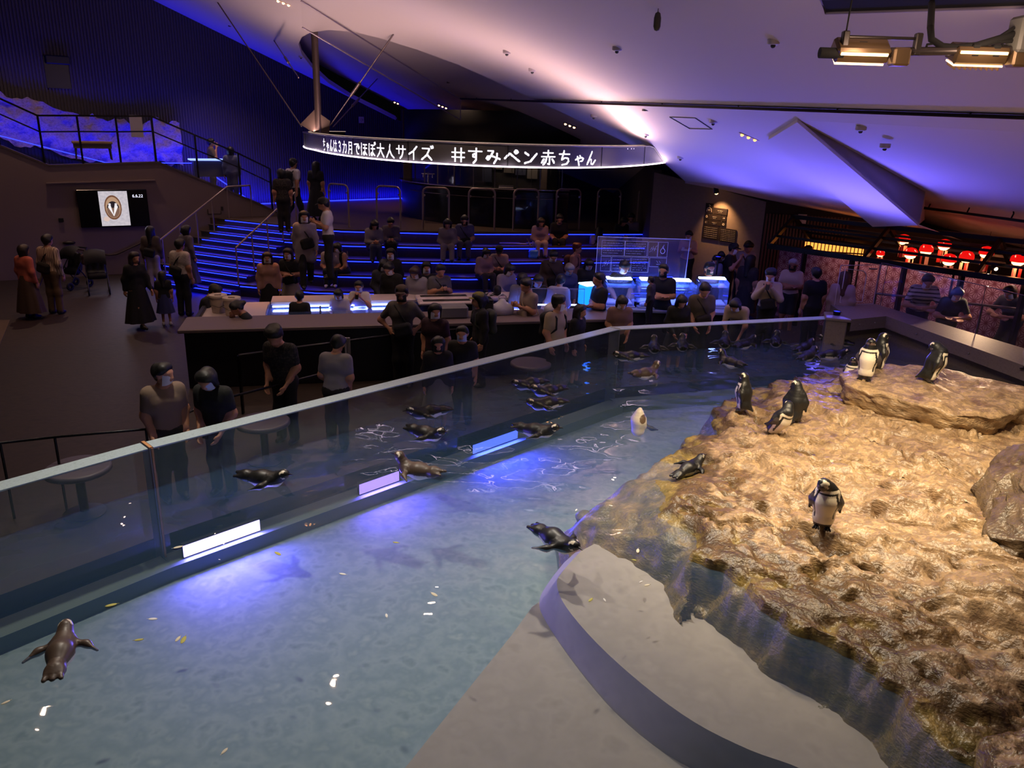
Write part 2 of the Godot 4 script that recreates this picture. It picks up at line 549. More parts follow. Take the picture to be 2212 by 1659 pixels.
	var c2 := func(x: float, z: float) -> float: return (6.3432 - 0.23276 * x + 0.09484 * z) / 0.9679
	var arb := MB.new()
	var far := Vector3(13.0, 0, -17.6)
	arb.prism([Vector3(q.x, q.y, q.z), Vector3(e0.x, c2.call(e0.x, e0.z), e0.z), Vector3(9.6, c2.call(9.6, -18.6), -18.6), Vector3(far.x, c2.call(far.x, far.z), far.z), Vector3(13.0, c2.call(13.0, 0.0), 0.0), far_t], Vector3(0, 0.12, 0))
	struct("ceiling_arbour", arb, plaster)
	var bm := MB.new()
	bm.quad(q, e0, Vector3(e0.x, c2.call(e0.x, e0.z), e0.z), q, Vector3(1, 0, 0.8))
	bm.tri(q, e0, Vector3(e0.x, c2.call(e0.x, e0.z) + 0.05, e0.z), Vector3(1, 0, 0.8))
	bm.tri(e0, Vector3(9.6, 2.5, -18.6), Vector3(e0.x, c2.call(e0.x, e0.z) + 0.05, e0.z), Vector3(1, 0, 0.8))
	bm.prism([Vector3(3.887, 4.447, -11.508), Vector3(7.244, 2.798, -14.246), Vector3(7.133, 2.585, -15.796), Vector3(3.949, 4.194, -12.921)], Vector3(0, 0.05, 0))
	struct("trim_beam", bm, plaster, "folded ceiling beam running down towards the lantern arbour")
	# access panel outline in the ceiling
	var hatch := thing("ceiling_hatch", "square access panel outline in the sloping ceiling", "hatch")
	var hp := [Vector3(2.595, 4.512, -14.238), Vector3(2.908, 4.499, -13.632), Vector3(3.261, 4.333, -13.872), Vector3(3.002, 4.333, -14.442)]
	for k in 4: obj("joint", MB.new().bar(hp[k], hp[(k + 1) % 4], 0.02, 0.012), mat(Color(0.2, 0.18, 0.2), 0.9), hatch)

func offset_line(line: Array, d: float) -> Array:
	# shift a plan polyline towards the viewer by d
	var out := []
	for k in line.size():
		var a: Vector3 = line[maxi(k - 1, 0)]
		var b: Vector3 = line[mini(k + 1, line.size() - 1)]
		var t := (b - a).normalized()
		out.append(line[k] + Vector3(-t.z, 0, t.x) * d)
	return out

func build_stairs() -> void:
	var nose := [Vector3(-8.75, 0, -22.8), Vector3(-6.0, 0, -21.45), Vector3(-4.7, 0, -21.1), Vector3(-3.1, 0, -21.2), Vector3(-1.5, 0, -21.3), Vector3(0.6, 0, -21.8), Vector3(2.8, 0, -22.3), Vector3(4.9, 0, -22.9)]
	var stone := textured([Color(0.13, 0.095, 0.08), Color(0.19, 0.14, 0.115)], 0.03, 1.2, 0.45, 0.05, 11)
	var edge_m := mat(Color(0.26, 0.19, 0.15), 0.5)
	var strip_m := glow(Color(0.10, 0.16, 1.0), 2.2)
	var blue := Color(0.05, 0.08, 1.0)
	# upper landing
	var top := []
	for p in nose: top.append(Vector3(p.x, 0, p.z))
	top.append_array([Vector3(3.7, 0, -31.4), Vector3(-4.3, 0, -31.4), Vector3(-9.4, 0, -27.1), Vector3(-9.5, 0, -23.2)])
	struct("floor_landing", MB.new().prism(top, Vector3(0, 1.5, 0)), textured([Color(0.22, 0.17, 0.13), Color(0.28, 0.21, 0.16)], 0.02, 2.0, 0.4, 0.05, 13), "brown upper landing floor")
	# narrow stair: ten risers
	var st := thing("staircase", "broad dark staircase with blue light strips under each tread", "stairs")
	for k in range(1, 10):
		var a := offset_line(nose.slice(0, 3), 0.3 * (k - 1))
		var b := offset_line(nose.slice(0, 3), 0.3 * k)
		var h := 1.5 - 0.15 * k
		obj("step", MB.new().prism([a[0], a[1], b[1], b[0]], Vector3(0, h, 0)), stone, st)
	for k in range(0, 10):
		var b := offset_line(nose.slice(0, 3), 0.3 * k)
		var h := 1.5 - 0.15 * k
		var f: Vector3 = (b[0] - offset_line(nose.slice(0, 3), 0.3 * k - 0.1)[0]).normalized()
		obj("nosing", MB.new().bar(b[0] + Vector3(0, h + 0.006, 0) - f * 0.01, b[1] + Vector3(0, h + 0.006, 0) - f * 0.01, 0.09, 0.022), edge_m, st)
		var inx: Vector3 = (b[1] - b[0]).normalized()
		var p0: Vector3 = b[0] + inx * (0.35 if k < 4 else 0.15) + Vector3(0, h - 0.03, 0) + f * 0.008
		var p1: Vector3 = b[1] - inx * 0.05 + Vector3(0, h - 0.03, 0) + f * 0.008
		obj("led_strip", MB.new().bar(p0, p1, 0.012, 0.02), strip_m, st)
		strip_light("stair_led", p0 + f * 0.02, p1 + f * 0.02, f * 0.55 + Vector3.DOWN, 0.03, blue, 0.34)
	# seating tiers: five risers
	var se := thing("seating_tiers", "wide dark seating tiers with blue light strips under the seats", "seating")
	var wide := nose.slice(1)
	for k in range(1, 5):
		var a := offset_line(nose, 0.6 * (k - 1)).slice(1)
		var b := offset_line(nose, 0.6 * k).slice(1)
		var poly := a.duplicate()
		b.reverse()
		poly.append_array(b)
		obj("tier", MB.new().prism(poly, Vector3(0, 1.5 - 0.3 * k, 0)), stone, se)
	for k in range(0, 5):
		var b := offset_line(nose, 0.6 * k).slice(1)
		var h := 1.5 - 0.3 * k
		for s in b.size() - 1:
			var f := Vector3(-(b[s + 1] - b[s]).z, 0, (b[s + 1] - b[s]).x).normalized()
			var p0: Vector3 = b[s] + Vector3(0, h - 0.045, 0) + f * 0.008
			var p1: Vector3 = b[s + 1] + Vector3(0, h - 0.045, 0) + f * 0.008
			obj("edge_trim", MB.new().bar(b[s] + Vector3(0, h + 0.006, 0) - f * 0.01, b[s + 1] + Vector3(0, h + 0.006, 0) - f * 0.01, 0.1, 0.03), edge_m, se)
			obj("led_strip", MB.new().bar(p0, p1, 0.012, 0.022), strip_m, se)
			strip_light("tier_led", p0 + f * 0.02, p1 + f * 0.02, f * 0.4 + Vector3.DOWN, 0.03, blue, 0.16)
	# a pale folded mat lies on the second tier, beside the woman in the pink dress
	tag(obj("seat_mat", MB.new().bevel_box(Vector3(-0.097, 1.22, -21.627), Vector3(0.75, 0.03, 0.3), 0.01), mat(Color(0.6, 0.55, 0.5))), "pale folded seat mat on the seating tier", "mat", "seat mats")
	tag(obj("seat_mat", MB.new().bevel_box(Vector3(0.276, 1.22, -21.71), Vector3(0.4, 0.03, 0.28), 0.01), mat(Color(0.62, 0.57, 0.52))), "smaller pale seat mat beside the woman in the pink dress", "mat", "seat mats")
	# hand rails
	var steel := mat(Color(0.58, 0.50, 0.46), 0.35, 0.35)
	for side in 2:
		var hr := thing("stair_handrail", ["brown metal handrail along the wall side of the stair", "brown metal handrail between the stair and the seating tiers"][side], "handrail", Vector3.ZERO, 0, "stair handrails")
		var path := []
		for k in [-3, 0, 2, 4, 6, 8, 10] if side == 0 else [0, 2, 4, 6, 8]:
			var l := offset_line(nose.slice(0, 3), 0.3 * k)
			var p: Vector3 = l[0].lerp(l[1], 0.17) if side == 0 else l[0].lerp(l[1], 0.985)
			var h := 1.5 - 0.15 * maxi(k, 0)
			if k < 0: h = 1.5
			if k >= 10: h = 0.0
			path.append(p + Vector3(0, h + 0.92, 0))
			obj("post", MB.new().tube([p + Vector3(0, h, 0), p + Vector3(0, h + 0.92, 0)], 0.02, 8), steel, hr)
		obj("rail", MB.new().tube(path, 0.024, 8), steel, hr)
	# hoops along the landing edge
	var hoops := [[713, 772, 486, 493], [815, 868, 492, 497], [914, 968, 499, 500], [1012, 1064, 500, 501], [1108, 1157, 500, 501], [1199, 1246, 499, 499], [1287, 1334, 497, 497], [1375, 1421, 495, 495]]
	var hoop_at := [[Vector3(-5.274, 1.5, -22.091), Vector3(-4.399, 1.5, -21.569)], [Vector3(-3.89, 1.5, -21.804), Vector3(-3.172, 1.5, -21.571)], [Vector3(-2.602, 1.5, -21.715), Vector3(-1.904, 1.5, -21.685)], [Vector3(-1.348, 1.5, -21.824), Vector3(-0.678, 1.5, -21.888)], [Vector3(-0.11, 1.5, -22.134), Vector3(0.535, 1.5, -22.295)], [Vector3(1.104, 1.5, -22.651), Vector3(1.745, 1.5, -22.813)], [Vector3(2.332, 1.5, -23.181), Vector3(2.996, 1.5, -23.351)], [Vector3(3.634, 1.5, -23.856), Vector3(4.332, 1.5, -24.153)]]
	var said := ["first hoop rail from the left on the landing edge, before the blue lit wall", "second hoop rail from the left, before the dark column", "third hoop rail from the left, before the round kiosk", "fourth hoop rail from the left, before the middle of the round kiosk", "fifth hoop rail from the left, at the right end of the round kiosk", "sixth hoop rail from the left, before the dark wall", "seventh hoop rail from the left, behind the seated couple", "rightmost hoop rail on the landing edge, behind the man in brown"]
	for k in hoop_at.size():
		var a: Vector3 = hoop_at[k][0]
		var b: Vector3 = hoop_at[k][1]
		var hp := thing("hoop_rail", said[k], "railing", a, 0, "hoop rails on the landing")
		var d := b - a
		d.y = 0
		d = d.normalized() * 0.72
		var path := [Vector3.ZERO, Vector3(0, 1.0, 0)]
		for s in 5:
			var t := PI / 2 * s / 4.0
			path.append(Vector3(0, 1.0, 0) + d.normalized() * 0.14 * (1 - cos(t)) + Vector3(0, 0.14 * sin(t), 0))
		for s in 5:
			var t := PI / 2 * (1 - s / 4.0)
			path.append(d + Vector3(0, 1.0, 0) - d.normalized() * 0.14 * (1 - cos(t)) + Vector3(0, 0.14 * sin(t), 0))
		path.append(d + Vector3(0, 1.0, 0)); path.append(d)
		obj("frame", MB.new().tube(path, 0.026, 8), steel, hp)
		for s in [0.0, 1.0]:
			var p: Vector3 = d * s + d.normalized() * (0.04 - 0.08 * s) + Vector3(0, 0.93, 0.0)
			obj("bracket", MB.new().tube([p - Vector3(0, 0, 0.03), p + Vector3(0, 0, 0.03)], 0.028, 8), steel, hp)
		if k > 1: obj("pane", MB.new().box(d / 2 + Vector3(0, 0.58, 0), Vector3(0.6, 0.8, 0.012), Basis(d.normalized(), Vector3.UP, d.normalized().cross(Vector3.UP))), pane(Color(0.1, 0.1, 0.14), 0.25, 0.3), hp)

func build_ramp() -> void:
	var plaster := mat(Color(0.50, 0.43, 0.40), 0.8)
	var dir := Vector3(6.2, 0, -3.6).normalized()
	var back := Vector3(-0.502, 0, -0.865)
	# solid ramp: the face with the screen, its top following the slope of the walkway
	var f0 := Vector3(-17.4, 0, -18.04)
	var top := [f0 + Vector3(0, 5.75, 0), Vector3(-13.215, 3.432, -20.466), Vector3(-12.346, 2.948, -20.97), Vector3(-10.035, 3.045, -22.312), Vector3(-7.744, 1.872, -23.642), Vector3(-7.287, 1.586, -23.908)]
	var base_end := Vector3(top[5].x, 1.4, top[5].z)
	var face := [f0, Vector3(-8.45, 0, -23.23), Vector3(-8.45, 1.4, -23.23), base_end]
	for k in range(5, -1, -1): face.append(top[k])
	struct("wall_ramp", MB.new().prism(face, back * 0.2), plaster, "brown plaster wall below the sloping walkway")
	var deck := []
	for k in 6: deck.append(top[k] - Vector3(0, 0.12, 0) + back * 0.2)
	for k in range(5, -1, -1): deck.append(top[k] - Vector3(0, 0.35, 0) + back * 0.2)
	struct("floor_ramp", MB.new().prism(deck, back * 4.2), mat(Color(0.3, 0.26, 0.25), 0.6), "walkway deck of the upper ramp")
	# kerb cap
	var kerb := MB.new()
	for k in 5: kerb.bar(top[k] + back * 0.1, top[k + 1] + back * 0.1, 0.24, 0.05)
	struct("trim_ramp", kerb, mat(Color(0.34, 0.29, 0.27), 0.5))
	# recessed soffit step above the screen
	struct("trim_screen_soffit", MB.new().bar(Vector3(-12.445, 2.5, -20.913), Vector3(-10.16, 2.571, -22.239), 0.16, 0.03), plaster)
	# glass fence
	var fence := thing("glass_fence", "dark framed glass fence along the upper walkway on the left", "fence")
	var frame := mat(Color(0.07, 0.06, 0.065), 0.4, 0.5)
	var foot := [Vector3(-13.215, 3.432, -20.466), Vector3(-12.416, 2.971, -20.93), Vector3(-11.644, 2.999, -21.377), Vector3(-10.852, 3.015, -21.838), Vector3(-10.086, 3.045, -22.282), Vector3(-9.158, 2.578, -22.821), Vector3(-8.17, 2.095, -23.395), Vector3(-7.402, 1.658, -23.841)]
	var head := []
	for k in foot.size(): head.append(foot[k] + Vector3(0, 1.22, 0))
	for k in foot.size():
		var w := 0.13 if k in [1, 4] else 0.06
		obj("post", MB.new().bar(foot[k] + back * 0.08, head[k] + back * 0.08, w, 0.05, dir), frame, fence)
	for k in foot.size() - 1:
		obj("top_rail", MB.new().bar(head[k] + back * 0.08, head[k + 1] + back * 0.08, 0.05, 0.045), frame, fence)
		if k < 7: obj("mid_rail", MB.new().bar(foot[k] + back * 0.14 + Vector3(0, 0.82, 0), foot[k + 1] + back * 0.14 + Vector3(0, 0.82, 0), 0.035, 0.035), frame, fence)
		obj("pane", MB.new().quad_mesh(foot[k] + back * 0.08, foot[k + 1] + back * 0.08, head[k + 1] + back * 0.08, head[k] + back * 0.08), pane(Color(0.5, 0.55, 0.8), 0.06, 0.4), fence)
	# pale rock relief behind the fence
	var rows := []
	var fn := FastNoiseLite.new()
	fn.seed = 4; fn.frequency = 1.1; fn.fractal_octaves = 4
	for r in 14:
		var row := []
		for k in 60:
			var p := Vector3(-16.4, 0, -21.05) + Vector3(5.6, 0, -4.64) * (k / 59.0)
			var y := 2.85 + 1.3 * (1 - r / 13.0) + 0.25 * fn.get_noise_2d(k * 0.16, 7.0) + (1.3 * clampf((-12.6 - p.x) / 4.0, 0, 1))
			row.append(p + Vector3(0.64, 0, 0.77) * (0.12 + 0.22 * fn.get_noise_3d(p.x, y * 1.4, p.z) + 0.2 * absf(fn.get_noise_3d(p.x * 2.0, y * 3.0, 9.0))) + Vector3(0, y, 0))
		rows.append(row)
	tag(obj("rock_relief", MB.new().sheet(rows), textured([Color(0.34, 0.28, 0.24), Color(0.62, 0.54, 0.48), Color(0.42, 0.36, 0.32)], 0.02, 1.2, 0.8, 0.8, 21)), "pale artificial rock wall behind the upper glass fence", "rock wall")
	# blue wash light along the foot of the ribbed wall
	var base := [Vector3(-15.2, 4.0, -21.2), Vector3(-12.2, 2.92, -23.65), Vector3(-10.2, 2.9, -25.3), Vector3(-9.0, 1.52, -27.0), Vector3(-7.0, 1.52, -28.9), Vector3(-4.4, 1.52, -31.05)]
	var strip := thing("wall_wash_strip", "thin blue light strip along the foot of the ribbed wall", "light strip")
	for k in base.size() - 1:
		obj("led_strip", MB.new().bar(base[k], base[k + 1], 0.03, 0.025), glow(Color(0.12, 0.16, 1.0), 2.5), strip)
		strip_light("wall_led", base[k] + Vector3(0.05, 0.05, 0.06), base[k + 1] + Vector3(0.05, 0.05, 0.06), Vector3(-0.35, 1, -0.4), 0.05, Color(0.04, 0.05, 1.0), 2.6 if k > 2 else 3.4)
	# display table and board on the walkway platform
	var dt := thing("display_table", "low gilded display table on the upper platform behind glass", "table", Vector3(-11.371, 3.06, -21.536) + back * 1.1, atan2(3.6, 6.2))
	obj("top", MB.new().bevel_box(Vector3(0, 0.46, 0), Vector3(1.0, 0.06, 0.5), 0.01), mat(Color(0.55, 0.44, 0.25), 0.5), dt)
	obj("apron", MB.new().box(Vector3(0, 0.37, 0), Vector3(0.94, 0.13, 0.44)), mat(Color(0.3, 0.24, 0.14), 0.5), dt)
	for sx in [-1, 1]:
		for sz in [-1, 1]: obj("leg", MB.new().tube([Vector3(sx * 0.42, 0.32, sz * 0.18), Vector3(sx * 0.44, 0, sz * 0.2)], 0.025, 8, 0.018), mat(Color(0.14, 0.1, 0.07)), dt)
	tag(obj("info_board", MB.new().box(Vector3(-10.273, 3.969, -22.174) + back * 2.2, Vector3(0.34, 0.62, 0.03), Basis(Vector3.UP, atan2(3.6, 6.2))), mat(Color(0.62, 0.58, 0.5))), "pale blank board hanging behind the upper glass fence", "board")
	var lt := thing("walkway_light_table", "blue white glowing low table on the upper walkway behind the fence", "table", Vector3(-8.636, 2.523, -23.124) + back * 1.3 + Vector3(0, 0.05, 0), atan2(3.6, 6.2))
	obj("lamp_top", MB.new().bevel_box(Vector3(0, 0.5, 0), Vector3(1.3, 0.04, 0.5), 0.01), glow(Color(0.55, 0.65, 1.0), 0.9), lt)
	obj("body", MB.new().box(Vector3(0, 0.24, 0), Vector3(1.1, 0.46, 0.4)), mat(Color(0.2, 0.22, 0.4), 0.5), lt)
	omni("walkway_table_light", lt.position + Vector3(0, 0.65, 0), Color(0.5, 0.6, 1.0), 0.03, 0.1)
	# square dark opening high in the ribbed wall and the lamp box at its top
	tag(obj("projector_port", MB.new().box(Vector3(-13.354, 5.37, -23.788), Vector3(0.62, 0.85, 0.1), Basis(Vector3.UP, atan2(10.95, 13.2))), mat(Color(0.03, 0.04, 0.08), 0.3)), "dark square port high in the ribbed wall", "port")
	tag(obj("projector_housing", MB.new().bevel_box(Vector3(-13.318, 5.706, -23.817), Vector3(0.62, 0.22, 0.3), 0.02, Basis(Vector3.UP, atan2(10.95, 13.2))), mat(Color(0.02, 0.02, 0.025), 0.5)), "small black housing on top of the dark wall port", "projector")
	# wall screen
	var face_out := -back
	var turn := Basis(dir, Vector3.UP, dir.cross(Vector3.UP))
	var tv := thing("wall_screen", "black wide wall screen showing a bowl with a penguin chick", "screen", Vector3(-11.13, 1.833, -21.676) + face_out * 0.09, atan2(3.6, 6.2))
	var casing := obj("casing", MB.new().bevel_box(Vector3.ZERO, Vector3(1.72, 1.0, 0.09), 0.012), mat(Color(0.012, 0.012, 0.015), 0.25), tv)
	var im := Image.create(128, 176, false, Image.FORMAT_RGB8)
	var grain := FastNoiseLite.new()
	grain.seed = 2; grain.frequency = 0.05
	for y in 176:
		for x in 128:
			var c := Color(0.86, 0.82, 0.84).lerp(Color(0.70, 0.68, 0.72), 0.5 + 0.5 * grain.get_noise_2d(x, y))
			var e := Vector2((x - 58) / 38.0, (y - 82) / 62.0).length()
			if e < 1.0: c = Color(0.45, 0.30, 0.22)
			if e < 0.86: c = Color(0.72, 0.58, 0.47)
			var e2 := Vector2((x - 58) / 31.0, (y - 92) / 46.0).length()
			if e2 < 0.9: c = Color(0.50, 0.38, 0.32)
			if e2 < 0.9 and y < 84: c = Color(0.16, 0.13, 0.15)
			if e2 < 0.75 and absf(x - 58 + 1.0) > (118 - y) * 0.18 and y > 70 and absf(x - 58) < (128 - y) * 0.45: c = Color(0.95, 0.93, 0.94)
			if Vector2(x - 44, y - 66).length() < 6 or Vector2(x - 72, y - 66).length() < 6: c = Color(0.9, 0.88, 0.9)
			if Vector2((x - 24) / 14.0, (y - 140) / 12.0).length() < 1: c = Color(0.86, 0.76, 0.72)
			im.set_pixel(x, y, c)
	var scr := StandardMaterial3D.new()
	scr.albedo_color = Color(0.05, 0.05, 0.05)
	scr.emission_enabled = true
	scr.emission_texture = ImageTexture.create_from_image(im)
	scr.emission_energy_multiplier = 0.45
	obj("picture", MB.new().quad_mesh(Vector3(-0.35, -0.47, 0.048), Vector3(0.36, -0.47, 0.048), Vector3(0.36, 0.46, 0.048), Vector3(-0.35, 0.46, 0.048)), scr, casing)
	obj("caption", letters("6.6.22", 0.1, 0.004, Vector3(0.62, 0.32, 0.047)), glow(Color(0.9, 0.9, 1.0), 0.9), casing)
	strip_light("screen_glow", tv.position + tv.basis * Vector3(-0.35, 0, 0.08), tv.position + tv.basis * Vector3(0.36, 0, 0.08), face_out, 0.9, Color(0.9, 0.85, 1.0), 0.35)
	# small fittings on the same wall
	tag(obj("switch_plate", MB.new().bevel_box(Vector3(-12.26, 1.544, -21.02) + face_out * 0.02, Vector3(0.12, 0.1, 0.03), 0.006, turn), mat(Color(0.03, 0.03, 0.03))), "small black switch plate left of the wall screen", "switch")
	tag(obj("hand_dryer", MB.new().ball(Vector3(-12.169, 0.933, -21.073) + face_out * 0.04, Vector3(0.16, 0.05, 0.05), 12, turn), mat(Color(0.10, 0.03, 0.03), 0.4)), "small dark oval wall fitting left below the screen", "wall fitting")
	tag(obj("fire_hose_frame", letters_frame(Vector3(-8.865, 1.671, -22.991) + face_out * 0.02, turn), mat(Color(0.16, 0.13, 0.12))), "thin dark rectangular outline on the wall beside the stair", "wall frame")
	# low wall rail at the foot of the ramp wall
	var lr := thing("wall_handrail", "dark wall handrail below the screen, sloping towards the stair", "handrail")
	var pth := [Vector3(-12.007, 0.761, -21.167) + face_out * 0.1, Vector3(-11.37, 0.559, -21.537) + face_out * 0.1, Vector3(-11.198, 0.575, -21.637) + face_out * 0.1, Vector3(-10.356, 1, -22.126) + face_out * 0.1]
	obj("rail", MB.new().tube(pth, 0.022, 8), mat(Color(0.20, 0.12, 0.08), 0.4), lr)
	for p in pth: obj("bracket", MB.new().tube([p, p - face_out * 0.1], 0.012, 6), mat(Color(0.1, 0.08, 0.07)), lr)

func letters(text: String, size: float, depth: float, at: Vector3) -> Mesh:
	var t := TextMesh.new()
	var sf := SystemFont.new()
	sf.font_names = PackedStringArray(["Droid Sans"])
	t.font = sf
	t.text = text
	t.font_size = 32
	t.pixel_size = size / 32.0
	t.depth = depth
	var st := SurfaceTool.new()
	st.append_from(t, 0, Transform3D(Basis.IDENTITY, at))
	return st.commit()

func letters_frame(at: Vector3, turn: Basis) -> MB:
	var m := MB.new()
	m.bar(at + turn * Vector3(-0.18, 0.07, 0), at + turn * Vector3(-0.18, -0.07, 0), 0.015, 0.02)
	m.bar(at + turn * Vector3(-0.18, -0.07, 0), at + turn * Vector3(0.18, -0.07, 0), 0.015, 0.02)
	m.bar(at + turn * Vector3(0.18, -0.07, 0), at + turn * Vector3(0.18, 0.0, 0), 0.015, 0.02)
	m.box(at + turn * Vector3(0.22, 0.08, 0), Vector3(0.06, 0.11, 0.03), turn)
	return m

const GLYPH := {
	"su": "1,2.5 9,2.5;5.5,.8 5.5,4.6 4.6,3.9 3.6,4.6 3.8,5.8 5,6 5.6,5 5.6,7.5 4,9.5",
	"mi": "2,1.8 5,1.8 3.5,5 2,7.2 1,6.3 2,4.9 4.5,5 9,6.6;7.3,3.2 7,6.5 5.5,9.2",
	"pe": ".8,6 3.6,3 9.3,7.6;6.3,2 7.3,1 8.3,2 7.3,3 6.3,2",
	"n": "1.5,2.2 3.8,3.8;1.5,8.6 5,7.4 8.7,2.8",
	"aka": "2,2.2 8,2.2;5,.6 5,4.4;.8,4.4 9.2,4.4;4,4.4 3.6,7 2,9.2;6,4.4 6,9 5,8.6;2.2,5.8 1,8;7.6,5.8 9,8",
	"chi": "1.5,2.7 8.5,2.7;4.6,.8 3,6 5.5,4.9 7.6,5.3 8,7 6.6,8.7 3.6,9.2",
	"ya": "2.5,6 7,4.6 8.6,5.4 8,6.8 6.4,7;3.6,4 5.4,9.6;5.8,3.6 6.4,5",
	"nn": "5.4,1 1.2,9 3.4,5.8 4.8,6 5,8.6 6.6,9 8.8,6.4",
	"hash": "3,1 3,9;7,1 7,9;1,3.5 9,3.5;1,6.5 9,6.5",
	"dai": "1,3.5 9,3.5;5,.8 4.8,4.5 3.4,7 1,9.3;5.2,4.5 6.8,7 9,9.3",
	"nin": "4.8,1 4.4,4.5 1,9.3;4.7,4.5 6.6,7.5 9.2,9.3",
	"sa": ".8,3.4 9.2,3.4;3.2,1.4 3.2,6;6.8,1.2 6.8,5 6,7.4 4,9.2",
	"i": "8,1.2 5,4.2 1.4,6;5.2,4 5.2,9.3",
	"zu": "1.4,2.2 7,2.2 5,6 1,9;5,5.8 8.6,9;8,.6 8.6,1.8;9.2,.3 9.7,1.5",
	"tsuki": "2.6,1.2 2.6,6 1.4,9.2;2.6,1.2 7.8,1.2 7.8,9 6.6,8.8;2.6,3.7 7.8,3.7;2.6,6 7.8,6",
	"de": "1.2,2.4 8,2 4.8,4 4.6,6.6 6,8.6 8,8.8;7.4,4 8,5.2;8.6,3.4 9.3,4.6",
	"ho": "1.6,1.2 1.2,5 1.6,9;4,2 9,2;4,4.4 9,4.4;6.6,2 6.6,8 5,9 3.8,8 5,7 7,7.4 9,8.8",
	"bo": "1.6,1.2 1.2,5 1.6,9;4,2 8,2;4,4.4 8.6,4.4;6.2,2 6.2,8 4.8,9 3.6,8 4.8,7 6.6,7.4 8.6,8.8;8.4,.4 8.9,1.6;9.4,.2 9.9,1.4",
	"ha": "1.6,1.2 1.2,5 1.6,9;3.8,3 9,3;6.6,1 6.6,8 5,9 3.8,8 5,7 7,7.4 9,8.8",
	"ka": "1,3.2 8.4,3.2 8,7.5 7,9 6,8.4;4.6,1 4.2,5 1.2,9.2",
	"3": "3,2.4 5,1.4 6.8,2.4 6.6,4 4.6,4.8 6.8,5.6 7,7.6 5,8.8 3,7.8",
}

